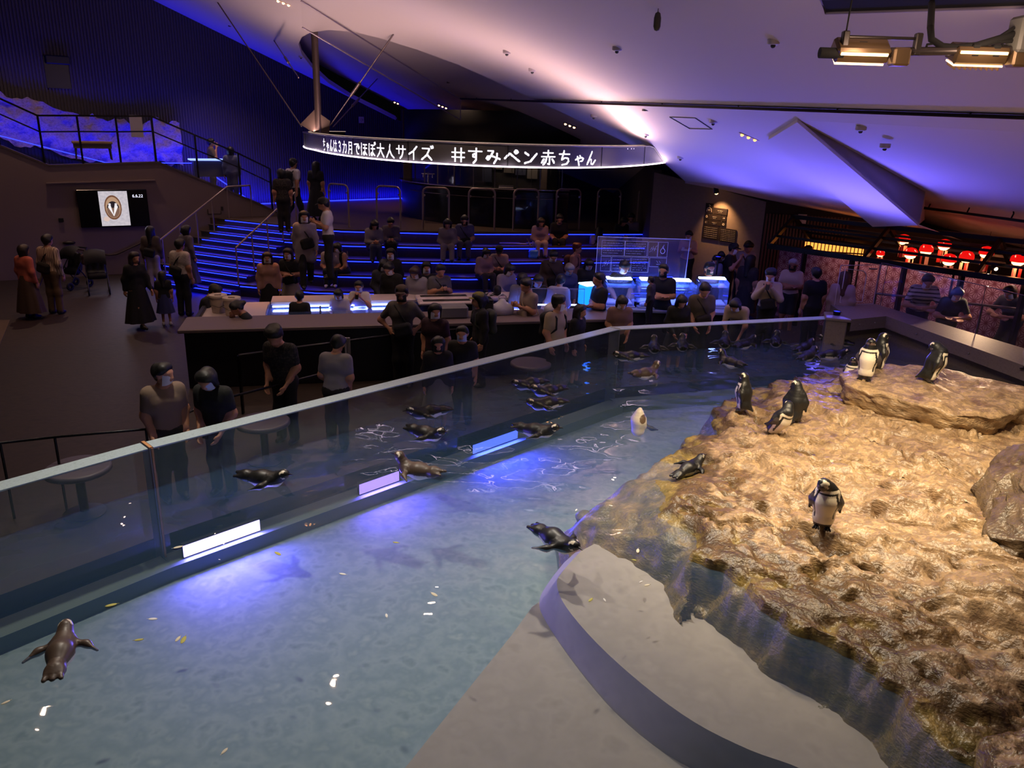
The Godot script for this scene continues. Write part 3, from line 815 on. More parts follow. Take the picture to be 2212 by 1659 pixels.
func build_ticker() -> void:
	# the oval ring, seen from its near end; plan points run from the far left round to where it meets the ceiling
	var raw := [Vector3(-5.6, 0, -25.5), Vector3(-6.05, 0, -24), Vector3(-5.93, 0, -22.3), Vector3(-5.45, 0, -20.6), Vector3(-4.9, 0, -19.3), Vector3(-4.26, 0, -17.8), Vector3(-3.33, 0, -16.15), Vector3(-2.2, 0, -14.8), Vector3(-1.1, 0, -14.1), Vector3(-0.1, 0, -13.9), Vector3(0.9, 0, -14.25), Vector3(1.75, 0, -15.1), Vector3(2.4, 0, -16.2), Vector3(2.9, 0, -17.25), Vector3(3.33, 0, -18.35)]
	var cv := Curve3D.new()
	for k in raw.size():
		var d: Vector3 = (raw[mini(k + 1, raw.size() - 1)] - raw[maxi(k - 1, 0)]) / 6.0
		cv.add_point(raw[k], -d, d)
	var total := cv.get_baked_length()
	var n := 120
	var pts := []
	var out := []
	for k in n + 1:
		var s := total * k / n
		var p := cv.sample_baked(s, true)
		var t := (cv.sample_baked(minf(s + 0.05, total), true) - cv.sample_baked(maxf(s - 0.05, 0), true)).normalized()
		pts.append(p)
		out.append(Vector3(-t.z, 0, t.x))
	var y0 := 3.6
	var tk := thing("ticker_ring", "hanging oval ring with a white scrolling news ticker and glowing lower edge", "ticker sign")
	var top_at := func(p: Vector3) -> float: return clampf(ceil_y(p.x, p.z) - 0.012, y0 + 0.02, 3.98)
	var rows := [[], []]
	var inner := [[], []]
	for k in n + 1:
		var p: Vector3 = pts[k]
		var h: float = top_at.call(p)
		rows[0].append(p + Vector3(0, h, 0)); rows[1].append(p + Vector3(0, y0, 0))
		inner[0].append(p - out[k] * 0.14 + Vector3(0, y0, 0)); inner[1].append(p - out[k] * 0.14 + Vector3(0, h, 0))
	# ticker picture: dot strokes on black
	var gw := 40
	var word := ["chi", "ya", "nn", "ha", "3", "ka", "tsuki", "de", "ho", "bo", "dai", "nin", "sa", "i", "zu", "", "hash", "su", "mi", "pe", "n", "aka", "chi", "ya", "nn"]
	var im := Image.create(2048, 48, false, Image.FORMAT_RGB8)
	im.fill(Color(0.0, 0.0, 0.0))
	var s_end := 0.0
	# the last letter stands a good way before the right end of the ring
	var px_per_m := 2048.0 / total
	var pitch := 0.325
	var s0 := cv.get_closest_offset(Vector3(1.3, 0, -14.6)) - pitch * (word.size() - 1)
	for w in word.size():
		if word[w] == "": continue
		var cx := (s0 + pitch * w) * px_per_m
		for stroke in GLYPH[word[w]].split(";"):
			var prev := Vector2.INF
			for pt in stroke.split(" "):
				var xy: PackedStringArray = pt.split(",")
				var v := Vector2(cx + (float(xy[0]) - 5.0) * pitch * 0.09 * px_per_m, 8.0 + float(xy[1]) * 3.5)
				if prev != Vector2.INF:
					var m := maxi(2, int(prev.distance_to(v) * 2))
					for q in m + 1:
						var c := prev.lerp(v, float(q) / m)
						im.fill_rect(Rect2i(int(c.x) - 1, int(c.y) - 1, 3, 3), Color(0.98, 0.93, 1.0))
				prev = v
	for x in [1740, 1760, 1774]: im.fill_rect(Rect2i(x, 4, 3, 3), Color(0.9, 0.85, 1.0))
	var led := StandardMaterial3D.new()
	led.albedo_color = Color(0.34, 0.34, 0.34)
	led.roughness = 0.25
	led.emission_enabled = true
	led.emission_texture = ImageTexture.create_from_image(im)
	led.emission_energy_multiplier = 1.3
	obj("ticker_panel", MB.new().sheet(rows), led, tk)
	var black := mat(Color(0.02, 0.02, 0.022), 0.4)
	obj("inner_face", MB.new().sheet(inner), black, tk)
	var cap_top := [[], []]
	var cap_low := [[], []]
	for k in n + 1:
		cap_top[0].append(inner[1][k]); cap_top[1].append(rows[0][k])
		cap_low[0].append(rows[1][k]); cap_low[1].append(inner[0][k])
	obj("top_cap", MB.new().sheet(cap_top), mat(Color(0.10, 0.085, 0.08), 0.35, 0.4), tk)
	obj("bottom_cap", MB.new().sheet(cap_low), mat(Color(0.25, 0.24, 0.3), 0.4), tk)
	var rim := []
	var low := []
	var up := []
	for k in range(0, n + 1, 2):
		rim.append(rows[0][k] + out[k] * 0.008)
		low.append(rows[1][k] + out[k] * 0.012 + Vector3(0, 0.012, 0))
		up.append(inner[1][k] + Vector3(0, 0.01, 0))
	obj("top_rim", MB.new().tube(rim, 0.012, 6), mat(Color(0.5, 0.46, 0.45), 0.3, 0.6), tk)
	obj("lower_led_strip", MB.new().tube(low, 0.014, 6), glow(Color(1.0, 0.88, 0.98), 3.5), tk)
	obj("upper_led_strip", MB.new().tube(up, 0.012, 6), glow(Color(1.0, 0.86, 0.78), 0.15), tk)
	for k in range(18, n - 4, 6):
		var k2 := mini(k + 6, n - 1)
		strip_light("ticker_low_led", low[k / 2] + out[k] * 0.03, low[k2 / 2] + out[k2] * 0.03, out[k] * 0.2 + Vector3(0, 1.0, 0), 0.02, Color(1.0, 0.9, 0.98), 0.05)
	for k in range(24, n - 12, 12):
		strip_light("ticker_top_led", up[k / 2] + Vector3(0, 0.04, 0), up[k / 2 + 6] + Vector3(0, 0.04, 0), Vector3(0, 1, 0) + out[k] * 0.35, 0.06, Color(1.0, 0.82, 0.78), 1.3)
	# seams between the ticker sections
	for k in [12, 30, 48, 60, 72, 84, 96, 108]:
		obj("seam", MB.new().bar(rows[0][k] + out[k] * 0.004, rows[1][k] + out[k] * 0.004, 0.012, 0.008, out[k]), black, tk)
	# post and rods that carry the ring
	var steel := mat(Color(0.46, 0.40, 0.38), 0.35, 0.7)
	var foot := Vector3(-5.0, 3.98, -20.2)
	var post_top := Vector3(-5.03, 6.083, -21.351)
	var cp := thing("ticker_post", "grey steel post carrying the left end of the ticker ring", "post")
	obj("shaft", MB.new().tube([foot, Vector3(foot.x, ceil_y(foot.x, foot.z) + 0.6, foot.z)], 0.085, 12), steel, cp)
	obj("gusset", MB.new().prism([foot + Vector3(-0.45, 0.2, 0), foot + Vector3(-0.08, 0.55, 0), foot + Vector3(0.3, 0.3, 0), foot + Vector3(0.25, 0.0, 0), foot + Vector3(-0.05, -0.03, 0)], Vector3(0, 0, 0.04)), mat(Color(0.36, 0.30, 0.27), 0.5, 0.3), cp)
	var cables := [
		[Vector3(-7.703, 7.03, -21.412), foot + Vector3(-0.42, 0.15, 0.03), "long thin steel rod sloping from the ceiling to the left end of the ticker ring"],
		[Vector3(-7.061, 6.402, -23.852), Vector3(-5.543, 5.278, -20.6), "short dark steel rod with a turnbuckle hanging below the ceiling at the left"],
		[Vector3(-2.577, 5.952, -16.786), foot + Vector3(0.3, 0.2, 0.03), "steel rod with a turnbuckle rising to the right from the ticker post"],
		[Vector3(-4.623, 5.622, -26.57), foot + Vector3(0.36, 0.15, 0.05), "second thinner rod rising to the right beside the turnbuckle rod"]]
	for c in cables:
		var t := thing("tie_rod", c[2], "tie rod", Vector3.ZERO, 0, "tie rods of the ticker ring")
		obj("rod", MB.new().tube([c[0], c[1]], 0.016, 6), steel, t)
		if c[2].contains("turnbuckle"):
			var a: Vector3 = c[0].lerp(c[1], 0.48)
			var b: Vector3 = c[0].lerp(c[1], 0.62)
			obj("turnbuckle", MB.new().tube([a, a.lerp(b, 0.15), a.lerp(b, 0.85), b], 0.035, 8), steel, t)
	# clear smoke curtain below the ceiling with its dark rail
	var sc := thing("smoke_curtain", "clear glass smoke curtain in a thin metal frame below the ceiling", "glass screen")
	var c0 := Vector3(-1.52, 4.926, -20.746)
	var c1 := Vector3(-4.473, 6.578, -17.107)
	var d0 := c0 - Vector3(0, 0.52, 0)
	var d1 := c1 - Vector3(0, 0.52, 0)
	obj("pane", MB.new().quad_mesh(d0, d1, c1, c0), pane(Color(0.5, 0.5, 0.6), 0.04, 0.3), sc)
	obj("frame", MB.new().tube([c1 - Vector3(0, 0.03, 0), c0 - Vector3(0, 0.03, 0), d0, d1], 0.016, 6), mat(Color(0.55, 0.5, 0.52), 0.35, 0.5), sc)
	var rail := thing("ceiling_rail", "long dark metal rail running across the ceiling to the right", "rail")
	var ra := Vector3(-1.497, 4.911, -20.593)
	var rb := Vector3(5.163, 4.513, -8.444)
	rb = ra + (rb - ra) * 1.15
	obj("channel", MB.new().bar(ra, rb, 0.07, 0.03), mat(Color(0.12, 0.10, 0.11), 0.4, 0.4), rail)
	obj("lip", MB.new().bar(ra + Vector3(0, -0.016, 0.025), rb + Vector3(0, -0.016, 0.025), 0.02, 0.02), mat(Color(0.35, 0.28, 0.27), 0.35, 0.4), rail)
	for k in 9:
		var p := ra.lerp(rb, (k + 0.5) / 9.0)
		obj("hanger", MB.new().tube([p, Vector3(p.x, ceil_y(p.x, p.z), p.z)], 0.01, 6), mat(Color(0.12, 0.10, 0.11), 0.4, 0.4), rail)

func build_counters() -> void:
	var white := mat(Color(0.72, 0.66, 0.64), 0.45)
	var navy := mat(Color(0.035, 0.04, 0.06), 0.45)
	# round kiosk on the landing
	var ko := thing("round_kiosk", "dark round service kiosk with a steel counter edge on the landing", "kiosk", Vector3(0.1, 1.5, -26.6))
	var arc := func(r: float, y: float, a0: float, a1: float, m: int) -> Array:
		var o := []
		for k in m + 1:
			var a := deg_to_rad(lerpf(a0, a1, float(k) / m))
			o.append(Vector3(sin(a) * r, y, cos(a) * r))
		return o
	var rr := 3.95
	obj("front_panel", MB.new().sheet([arc.call(rr, 1.02, -85, 20, 40), arc.call(rr, 0.0, -85, 20, 40)]), mat(Color(0.05, 0.05, 0.07), 0.25), ko)
	obj("counter_top", MB.new().sheet([arc.call(rr - 0.6, 1.09, -85, 20, 40), arc.call(rr + 0.06, 1.09, -85, 20, 40), arc.call(rr + 0.06, 1.03, -85, 20, 40), arc.call(rr - 0.1, 1.02, -85, 20, 40)]), mat(Color(0.10, 0.09, 0.10), 0.2), ko)
	obj("counter_rim", MB.new().tube(arc.call(rr + 0.07, 1.09, -85, 20, 40), 0.016, 6), mat(Color(0.8, 0.75, 0.74), 0.15, 0.9), ko)
	obj("lower_rim", MB.new().tube(arc.call(rr + 0.02, 0.84, -60, 20, 40), 0.012, 6), mat(Color(0.6, 0.55, 0.54), 0.2, 0.9), ko)
	obj("back_wall", MB.new().sheet([arc.call(2.2, 3.2, -80, 30, 30), arc.call(2.2, 0.0, -80, 30, 30)]), mat(Color(0.06, 0.055, 0.06), 0.5), ko)
	obj("fascia", MB.new().sheet([arc.call(rr - 0.1, 3.2, -95, 25, 40), arc.call(rr - 0.1, 2.15, -95, 25, 40), arc.call(2.0, 2.1, -95, 25, 40)]), mat(Color(0.012, 0.012, 0.014), 0.5), ko)
	for k in 9:
		var a := deg_to_rad(-62 + k * 10.0)
		obj("mullion", MB.new().bar(Vector3(sin(a) * (rr - 0.2), 1.1, cos(a) * (rr - 0.2)), Vector3(sin(a) * (rr - 0.2), 2.15, cos(a) * (rr - 0.2)), 0.03, 0.03), mat(Color(0.35, 0.33, 0.36), 0.3, 0.6), ko)
		if k < 8:
			var b := deg_to_rad(-52 + k * 10.0)
			obj("pane", MB.new().quad_mesh(Vector3(sin(a), 0, cos(a)) * (rr - 0.2) + Vector3(0, 1.1, 0), Vector3(sin(b), 0, cos(b)) * (rr - 0.2) + Vector3(0, 1.1, 0), Vector3(sin(b), 0, cos(b)) * (rr - 0.2) + Vector3(0, 2.15, 0), Vector3(sin(a), 0, cos(a)) * (rr - 0.2) + Vector3(0, 2.15, 0)), pane(Color(0.2, 0.25, 0.4), 0.05, 0.5), ko)
	for k in 6:
		var a := deg_to_rad(-28 + k * 9.0)
		obj("wall_panel", MB.new().box(Vector3(sin(a) * 2.27, 1.55 + 0.25 * (k % 2), cos(a) * 2.27), Vector3(0.32, 0.8 - 0.3 * (k % 3), 0.03), Basis(Vector3.UP, a)), mat([Color(0.10, 0.12, 0.2), Color(0.3, 0.29, 0.28), Color(0.22, 0.21, 0.21)][k % 3], 0.5), ko)
	for k in 14:
		var a := deg_to_rad(-50 + k * 5.5)
		obj("hanging_cord", MB.new().tube([Vector3(sin(a) * 3.0, 2.12, cos(a) * 3.0), Vector3(sin(a) * 3.0 + 0.03, 1.3 + 0.25 * sin(k * 2.3), cos(a) * 3.0)], 0.008, 5), mat(Color(0.2, 0.18, 0.16)), ko)
	obj("fill_strip", MB.new().tube(arc.call(3.2, 2.08, -60, 15, 12), 0.015, 6), glow(Color(1.0, 0.8, 0.6), 0.8), ko)  # glowing strip and its light are added to brighten the dark kiosk
	strip_light("kiosk_fill", ko.position + Vector3(-2.0, 2.0, 2.2), ko.position + Vector3(0.8, 2.0, 2.9), Vector3(0, -1, -0.4), 0.06, Color(1.0, 0.86, 0.72), 0.5)
	# taps on the kiosk counter
	var tp := thing("beer_tap", "small chrome tap at the left end of the kiosk counter", "tap", Vector3(-2.75, 2.59, -24.3))
	var chrome := mat(Color(0.85, 0.85, 0.9), 0.1, 1.0)
	obj("column", MB.new().tube([Vector3(0, 0, 0), Vector3(0, 0.3, 0)], 0.035, 10), chrome, tp)
	var bridge := obj("bridge", MB.new().tube([Vector3(-0.2, 0.26, 0), Vector3(0.2, 0.26, 0)], 0.025, 8), chrome, tp)
	for k in 3: obj("spout", MB.new().tube([Vector3(-0.14 + k * 0.14, 0.26, 0), Vector3(-0.14 + k * 0.14, 0.24, 0.09), Vector3(-0.14 + k * 0.14, 0.16, 0.11)], 0.013, 6), chrome, bridge)
	var tr := thing("counter_tray", "pale shallow tray on the kiosk counter", "tray", Vector3(-0.35, 2.59, -22.9))
	obj("base", MB.new().bevel_box(Vector3(0, 0.02, 0), Vector3(0.42, 0.04, 0.26), 0.01), mat(Color(0.5, 0.48, 0.48), 0.3), tr)
	obj("rim", MB.new().bevel_box(Vector3(0, 0.06, -0.1), Vector3(0.42, 0.05, 0.03), 0.008), mat(Color(0.5, 0.48, 0.48), 0.3), tr)
	struct("trim_column", MB.new().bevel_box(Vector3(-3.62, 3.1, -26.1), Vector3(0.26, 3.2, 0.3), 0.02), mat(Color(0.34, 0.28, 0.25), 0.6), "brown column beside the round kiosk")
	struct("trim_column_right", MB.new().bevel_box(Vector3(0.676, 1.5, -23.204) + Vector3(0.1, 1.1, -1.4), Vector3(0.22, 2.2, 0.3), 0.02), mat(Color(0.30, 0.25, 0.23), 0.6))
	# long island counter in the concourse
	var th := deg_to_rad(13.7)
	var ic := thing("island_counter", "long dark island counter with a pale top in the middle of the concourse", "counter", Vector3(-5.36, 0, -12.0), th)
	obj("front_panel", MB.new().bevel_box(Vector3(3.7, 0.48, -0.1), Vector3(7.3, 0.96, 0.08), 0.01), navy, ic)
	obj("end_panel", MB.new().bevel_box(Vector3(0.1, 0.48, -1.25), Vector3(0.08, 0.96, 2.3), 0.01), navy, ic)
	obj("counter_top", MB.new().bevel_box(Vector3(3.72, 0.99, -0.43), Vector3(7.5, 0.06, 0.92), 0.012), mat(Color(0.40, 0.345, 0.345), 0.5), ic)
	obj("desk_top", MB.new().bevel_box(Vector3(0.66, 0.88, -1.72), Vector3(1.16, 0.05, 1.6), 0.01), white, ic)
	obj("back_panel", MB.new().bevel_box(Vector3(3.4, 0.45, -2.5), Vector3(6.6, 0.9, 0.06), 0.01), navy, ic)
	obj("back_ledge", MB.new().bevel_box(Vector3(2.5, 0.99, -2.23), Vector3(2.42, 0.06, 0.56), 0.01), white, ic)
	obj("back_ledge", MB.new().bevel_box(Vector3(5.0, 0.99, -2.23), Vector3(2.5, 0.06, 0.56), 0.01), white, ic)
	obj("inner_floor", MB.new().box(Vector3(3.4, 0.3, -1.5), Vector3(6.4, 0.02, 1.7)), navy, ic)
	# desk things: two white buckets, papers
	var at := func(x: float, y: float, z: float) -> Vector3: return Vector3(-5.36, 0, -12.0) + Basis(Vector3.UP, th) * Vector3(x, y, z)
	for k in 2:
		var bk := thing("bucket", ["tall white plastic bucket with lid on the desk, nearer the staff member", "white plastic bucket with lid behind its twin on the desk, nearer the boy"][k], "bucket", at.call([0.66, 0.4][k], 0.905, [-1.45, -1.7][k]), 0.4 * k, "white buckets on the desk")
		obj("pail", MB.new().lathe([Vector2(0, 0), Vector2(0.115, 0), Vector2(0.12, 0.01), Vector2(0.145, 0.29), Vector2(0.15, 0.29)], Vector3.ZERO, 24), mat(Color(0.70, 0.64, 0.58), 0.5), bk)
		var lid := obj("lid", MB.new().lathe([Vector2(0.152, 0.285), Vector2(0.16, 0.29), Vector2(0.16, 0.325), Vector2(0.145, 0.33), Vector2(0.14, 0.315), Vector2(0, 0.315)], Vector3.ZERO, 24), mat(Color(0.74, 0.68, 0.62), 0.45), bk)
		obj("lid_grip", MB.new().bevel_box(Vector3(0, 0.325, 0), Vector3(0.12, 0.025, 0.03), 0.008), mat(Color(0.6, 0.54, 0.48), 0.5), lid)
		obj("handle", MB.new().tube([Vector3(-0.15, 0.25, 0), Vector3(-0.14, 0.16, 0.08), Vector3(0, 0.12, 0.16), Vector3(0.14, 0.16, 0.08), Vector3(0.15, 0.25, 0)], 0.006, 6), mat(Color(0.3, 0.28, 0.26), 0.4), bk)
	for k in 3:
		tag(obj("paper_sheet", MB.new().box(at.call([0.38, 0.62, 0.88][k], 0.909 + 0.002 * k, -1.12 - 0.06 * k), Vector3(0.3, 0.003, 0.21), Basis(Vector3.UP, th + 0.15 * (k - 1))), mat(Color(0.85, 0.82, 0.8), 0.8)), ["sheet of paper in front of the boy at the desk", "sheet of paper before the nearer white bucket", "sheet of paper by the staff member's hand"][k], "paper", "papers on the desk")
	# shallow show tank in the counter
	var tk := thing("show_tank", "shallow glass show tank glowing blue white in the island counter", "tank", at.call(1.24, 0.0, -1.95), th)
	obj("basin", MB.new().box(Vector3(1.2, 0.42, 0.35), Vector3(2.36, 0.04, 0.68)), mat(Color(0.5, 0.55, 0.75), 0.5), tk)
	for p in [[Vector3(1.2, 0.7, 0.01), Vector3(2.4, 0.56, 0.02)], [Vector3(1.2, 0.7, 0.7), Vector3(2.4, 0.56, 0.02)], [Vector3(0.01, 0.7, 0.35), Vector3(0.02, 0.56, 0.7)], [Vector3(2.39, 0.7, 0.35), Vector3(0.02, 0.56, 0.7)]]:
		obj("pane", MB.new().box(p[0], p[1]), pane(Color(0.6, 0.75, 1.0), 0.1, 0.5), tk)
	obj("lamp_tube", MB.new().tube([Vector3(0.08, 0.945, 0.06), Vector3(2.32, 0.945, 0.06)], 0.018, 8), glow(Color(0.65, 0.72, 1.0), 3.0), tk)
	obj("water", MB.new().box(Vector3(1.2, 0.9, 0.35), Vector3(2.34, 0.004, 0.66)), pane(Color(0.5, 0.65, 1.0), 0.1, 0.5), tk)
	for k in 7:
		obj("pipe", MB.new().tube([Vector3(0.25 + k * 0.31, 0.46, 0.2), Vector3(0.25 + k * 0.31, 0.7 + 0.05 * (k % 3), 0.22), Vector3(0.35 + k * 0.31, 0.74 + 0.05 * (k % 3), 0.35)], 0.02, 6), mat(Color(0.75, 0.8, 0.95), 0.3), tk)
	obj("divider", MB.new().box(Vector3(0.95, 0.7, 0.35), Vector3(0.03, 0.5, 0.6)), mat(Color(0.05, 0.06, 0.12)), tk)
	strip_light("tank_tube", tk.position + tk.basis * Vector3(0.1, 0.925, 0.1), tk.position + tk.basis * Vector3(2.3, 0.925, 0.1), Vector3(0.1, -1, 0.3), 0.05, Color(0.35, 0.45, 1.0), 1.1)
	# clutter on the right part of the counter
	for k in 2:
		var b := thing("open_tray", ["white rectangular tray frame with a black inside on the counter, farther one", "white rectangular tray frame with a black inside on the counter, nearer one"][k], "tray", at.call(4.55, 1.02, -1.95 + k * 0.42), th, "white trays on the counter")
		obj("rim", MB.new().bevel_box(Vector3(0, 0.03, 0), Vector3(1.1, 0.06, 0.34), 0.02), white, b)
		obj("inset", MB.new().bevel_box(Vector3(0, 0.055, 0), Vector3(0.92, 0.02, 0.17), 0.006), mat(Color(0.02, 0.02, 0.03), 0.3), b)
	var cr := thing("planter_box", "dark green box of plants on the counter beside the woman in the yellow cap", "planter", at.call(5.05, 1.02, -0.5), th)
	obj("box", MB.new().bevel_box(Vector3(0, 0.16, 0), Vector3(0.34, 0.32, 0.3), 0.02), mat(Color(0.05, 0.075, 0.055), 0.6), cr)
	var leaf := MB.new()
	var rg := RandomNumberGenerator.new()
	rg.seed = 5
	for k in 60:
		var p := Vector3(rg.randf_range(-0.16, 0.16), 0.33 + rg.randf() * 0.1, rg.randf_range(-0.13, 0.13))
		var tn := Basis(Vector3(rg.randf_range(-1, 1), rg.randf_range(-1, 1), rg.randf_range(-1, 1)).normalized(), rg.randf() * 3.0)
		leaf.tri(p + tn * Vector3(-0.015, 0, 0), p + tn * Vector3(0.015, 0, 0), p + tn * Vector3(0, 0, 0.06), tn.y)
	obj("leaves", leaf, mat(Color(0.10, 0.17, 0.09), 0.7), cr).set_meta("kind", "stuff")
	tag(obj("storage_bin", MB.new().bevel_box(at.call(4.5, 1.13, -0.42), Vector3(0.5, 0.22, 0.32), 0.03, Basis(Vector3.UP, th)), mat(Color(0.42, 0.42, 0.42), 0.5)), "grey plastic storage bin on the counter top", "bin")
	for k in 2:
		var bag := thing("plastic_bag", ["white plastic bag on the counter beside the planter", "white plastic bag with handles on the right end of the counter"][k], "bag", at.call([5.42, 6.4][k], 1.02, [-0.55, -0.45][k]), th)
		obj("body", blend([[Vector3(-0.12, 0.08, 0), Vector3(0.12, 0.08, 0), 0.1, 0.1], [Vector3(0, 0.1, 0), Vector3(0, 0.24, 0), 0.11, 0.05]], 0.025, 18.0), mat(Color(0.7, 0.7, 0.74), 0.5), bag)
		obj("handle", MB.new().tube([Vector3(-0.06, 0.22, 0), Vector3(-0.07, 0.33, 0), Vector3(0, 0.38, 0), Vector3(0.07, 0.33, 0), Vector3(0.06, 0.22, 0)], 0.012, 6), mat(Color(0.7, 0.7, 0.74), 0.5), bag)
	# dark handrail on the ramp below the counter
	var hr := thing("ramp_handrail", "black handrail with posts in front of the island counter", "handrail")
	var hp := [Vector3(-4.078, 0.92, -11.009), Vector3(-3.422, 0.92, -11.494), Vector3(-2.736, 0.92, -11.959), Vector3(-1.93, 0.92, -12.528), Vector3(-0.996, 0.92, -12.961)]
	obj("rail", MB.new().tube(hp, 0.022, 8), mat(Color(0.10, 0.10, 0.12), 0.25, 0.6), hr)
	for p in hp:
		obj("post", MB.new().bar(Vector3(p.x, 0, p.z), p, 0.06, 0.03), mat(Color(0.05, 0.05, 0.06), 0.3, 0.5), hr)
	tag(obj("door_plate", MB.new().box(Vector3(-2.673, 0.75, -11.913) , Vector3(0.03, 0.5, 0.05)), mat(Color(0.62, 0.6, 0.62), 0.4)), "pale upright metal strip beside the person in the white shirt", "strip", "pale strips")
	tag(obj("door_plate", MB.new().box(Vector3(-2.629, 0.75, -11.918) , Vector3(0.04, 0.5, 0.05)), mat(Color(0.5, 0.48, 0.47), 0.4)), "second pale upright metal strip, right of its twin", "strip", "pale strips")
	# low rail outside the pool wall
	var pr := thing("pool_rail", "thin dark rail with posts running outside the acrylic pool wall", "rail")
	var pp := [Vector3(-8.6, 0.9, -3.6), Vector3(-5.437, 0.9, -7.58), Vector3(-4.973, 0.9, -7.788), Vector3(-4.117, 0.9, -8.093), Vector3(-3.645, 0.9, -9.161), Vector3(-2.647, 0.9, -10.352)]
	obj("rail", MB.new().tube(pp, 0.016, 8), mat(Color(0.12, 0.12, 0.14), 0.25, 0.7), pr)
	for k in range(1, 6): obj("post", MB.new().tube([Vector3(pp[k].x, 0, pp[k].z), pp[k]], 0.014, 6), mat(Color(0.16, 0.16, 0.17), 0.3, 0.6), pr)
	for k in 3:
		var s := thing("round_stool", ["round grey stool outside the pool wall, under the man in beige", "round grey stool behind the pool wall beside the woman in black", "round grey stool behind the pool wall near the far corner"][k], "stool", [Vector3(-4.75, 0, -7.75), Vector3(-3.2, 0, -9.3), Vector3(0.3, 0, -12.3)][k], 0, "round stools by the pool")
		obj("seat", MB.new().lathe([Vector2(0, 0.5), Vector2(0.3, 0.5), Vector2(0.34, 0.52), Vector2(0.34, 0.56), Vector2(0.31, 0.58), Vector2(0, 0.58)], Vector3.ZERO, 28), mat(Color(0.30, 0.27, 0.32), 0.5), s)
		obj("stem", MB.new().tube([Vector3(0, 0.02, 0), Vector3(0, 0.51, 0)], 0.05, 10), mat(Color(0.1, 0.1, 0.1), 0.4), s)
		obj("base", MB.new().lathe([Vector2(0, 0), Vector2(0.22, 0), Vector2(0.22, 0.02), Vector2(0.05, 0.04), Vector2(0, 0.04)], Vector3.ZERO, 24), mat(Color(0.1, 0.1, 0.1), 0.4), s)

func lit_tank(label: String, at: Vector3, size: Vector3, turn: float, power: float) -> void:
	var t := thing("display_tank", label, "tank", at, turn, "lit display tanks")
	var g := pane(Color(0.55, 0.7, 1.0), 0.1, 0.5)
	obj("base", MB.new().bevel_box(Vector3(0, -0.02, 0), Vector3(size.x + 0.06, 0.05, size.z + 0.06), 0.01), mat(Color(0.5, 0.55, 0.75), 0.4), t)
	for s in [-1, 1]:
		obj("pane", MB.new().box(Vector3(0, size.y / 2, s * size.z / 2), Vector3(size.x, size.y, 0.012)), g, t)
		obj("pane", MB.new().box(Vector3(s * size.x / 2, size.y / 2, 0), Vector3(0.012, size.y, size.z)), g, t)
	obj("water", MB.new().box(Vector3(0, size.y * 0.8, 0), Vector3(size.x - 0.03, 0.006, size.z - 0.03)), pane(Color(0.45, 0.62, 1.0), 0.25, 0.5), t)
	obj("gravel", MB.new().bevel_box(Vector3(0, 0.03, 0), Vector3(size.x - 0.04, 0.05, size.z - 0.04), 0.015), mat(Color(0.7, 0.75, 0.9), 0.8), t)
	obj("lamp_panel", MB.new().bevel_box(Vector3(0, size.y + 0.03, -size.z * 0.18), Vector3(size.x * 0.92, 0.03, size.z * 0.4), 0.008), glow(Color(0.72, 0.80, 1.0), 2.6), t)
	for s in [-1, 1]: obj("lamp_arm", MB.new().bar(Vector3(s * size.x * 0.44, size.y, -size.z * 0.45), Vector3(s * size.x * 0.44, size.y + 0.03, -size.z * 0.1), 0.02, 0.02), mat(Color(0.2, 0.2, 0.25), 0.4), t)
	strip_light("tank_lamp", t.transform * Vector3(-size.x * 0.4, size.y + 0.01, -size.z * 0.18), t.transform * Vector3(size.x * 0.4, size.y + 0.01, -size.z * 0.18), Vector3.DOWN, size.z * 0.3, Color(0.35, 0.45, 1.0), power)
	omni("tank_fill", t.transform * Vector3(0, size.y + 0.16, 0.0), Color(0.35, 0.45, 1.0), power * 0.02, 0.1)

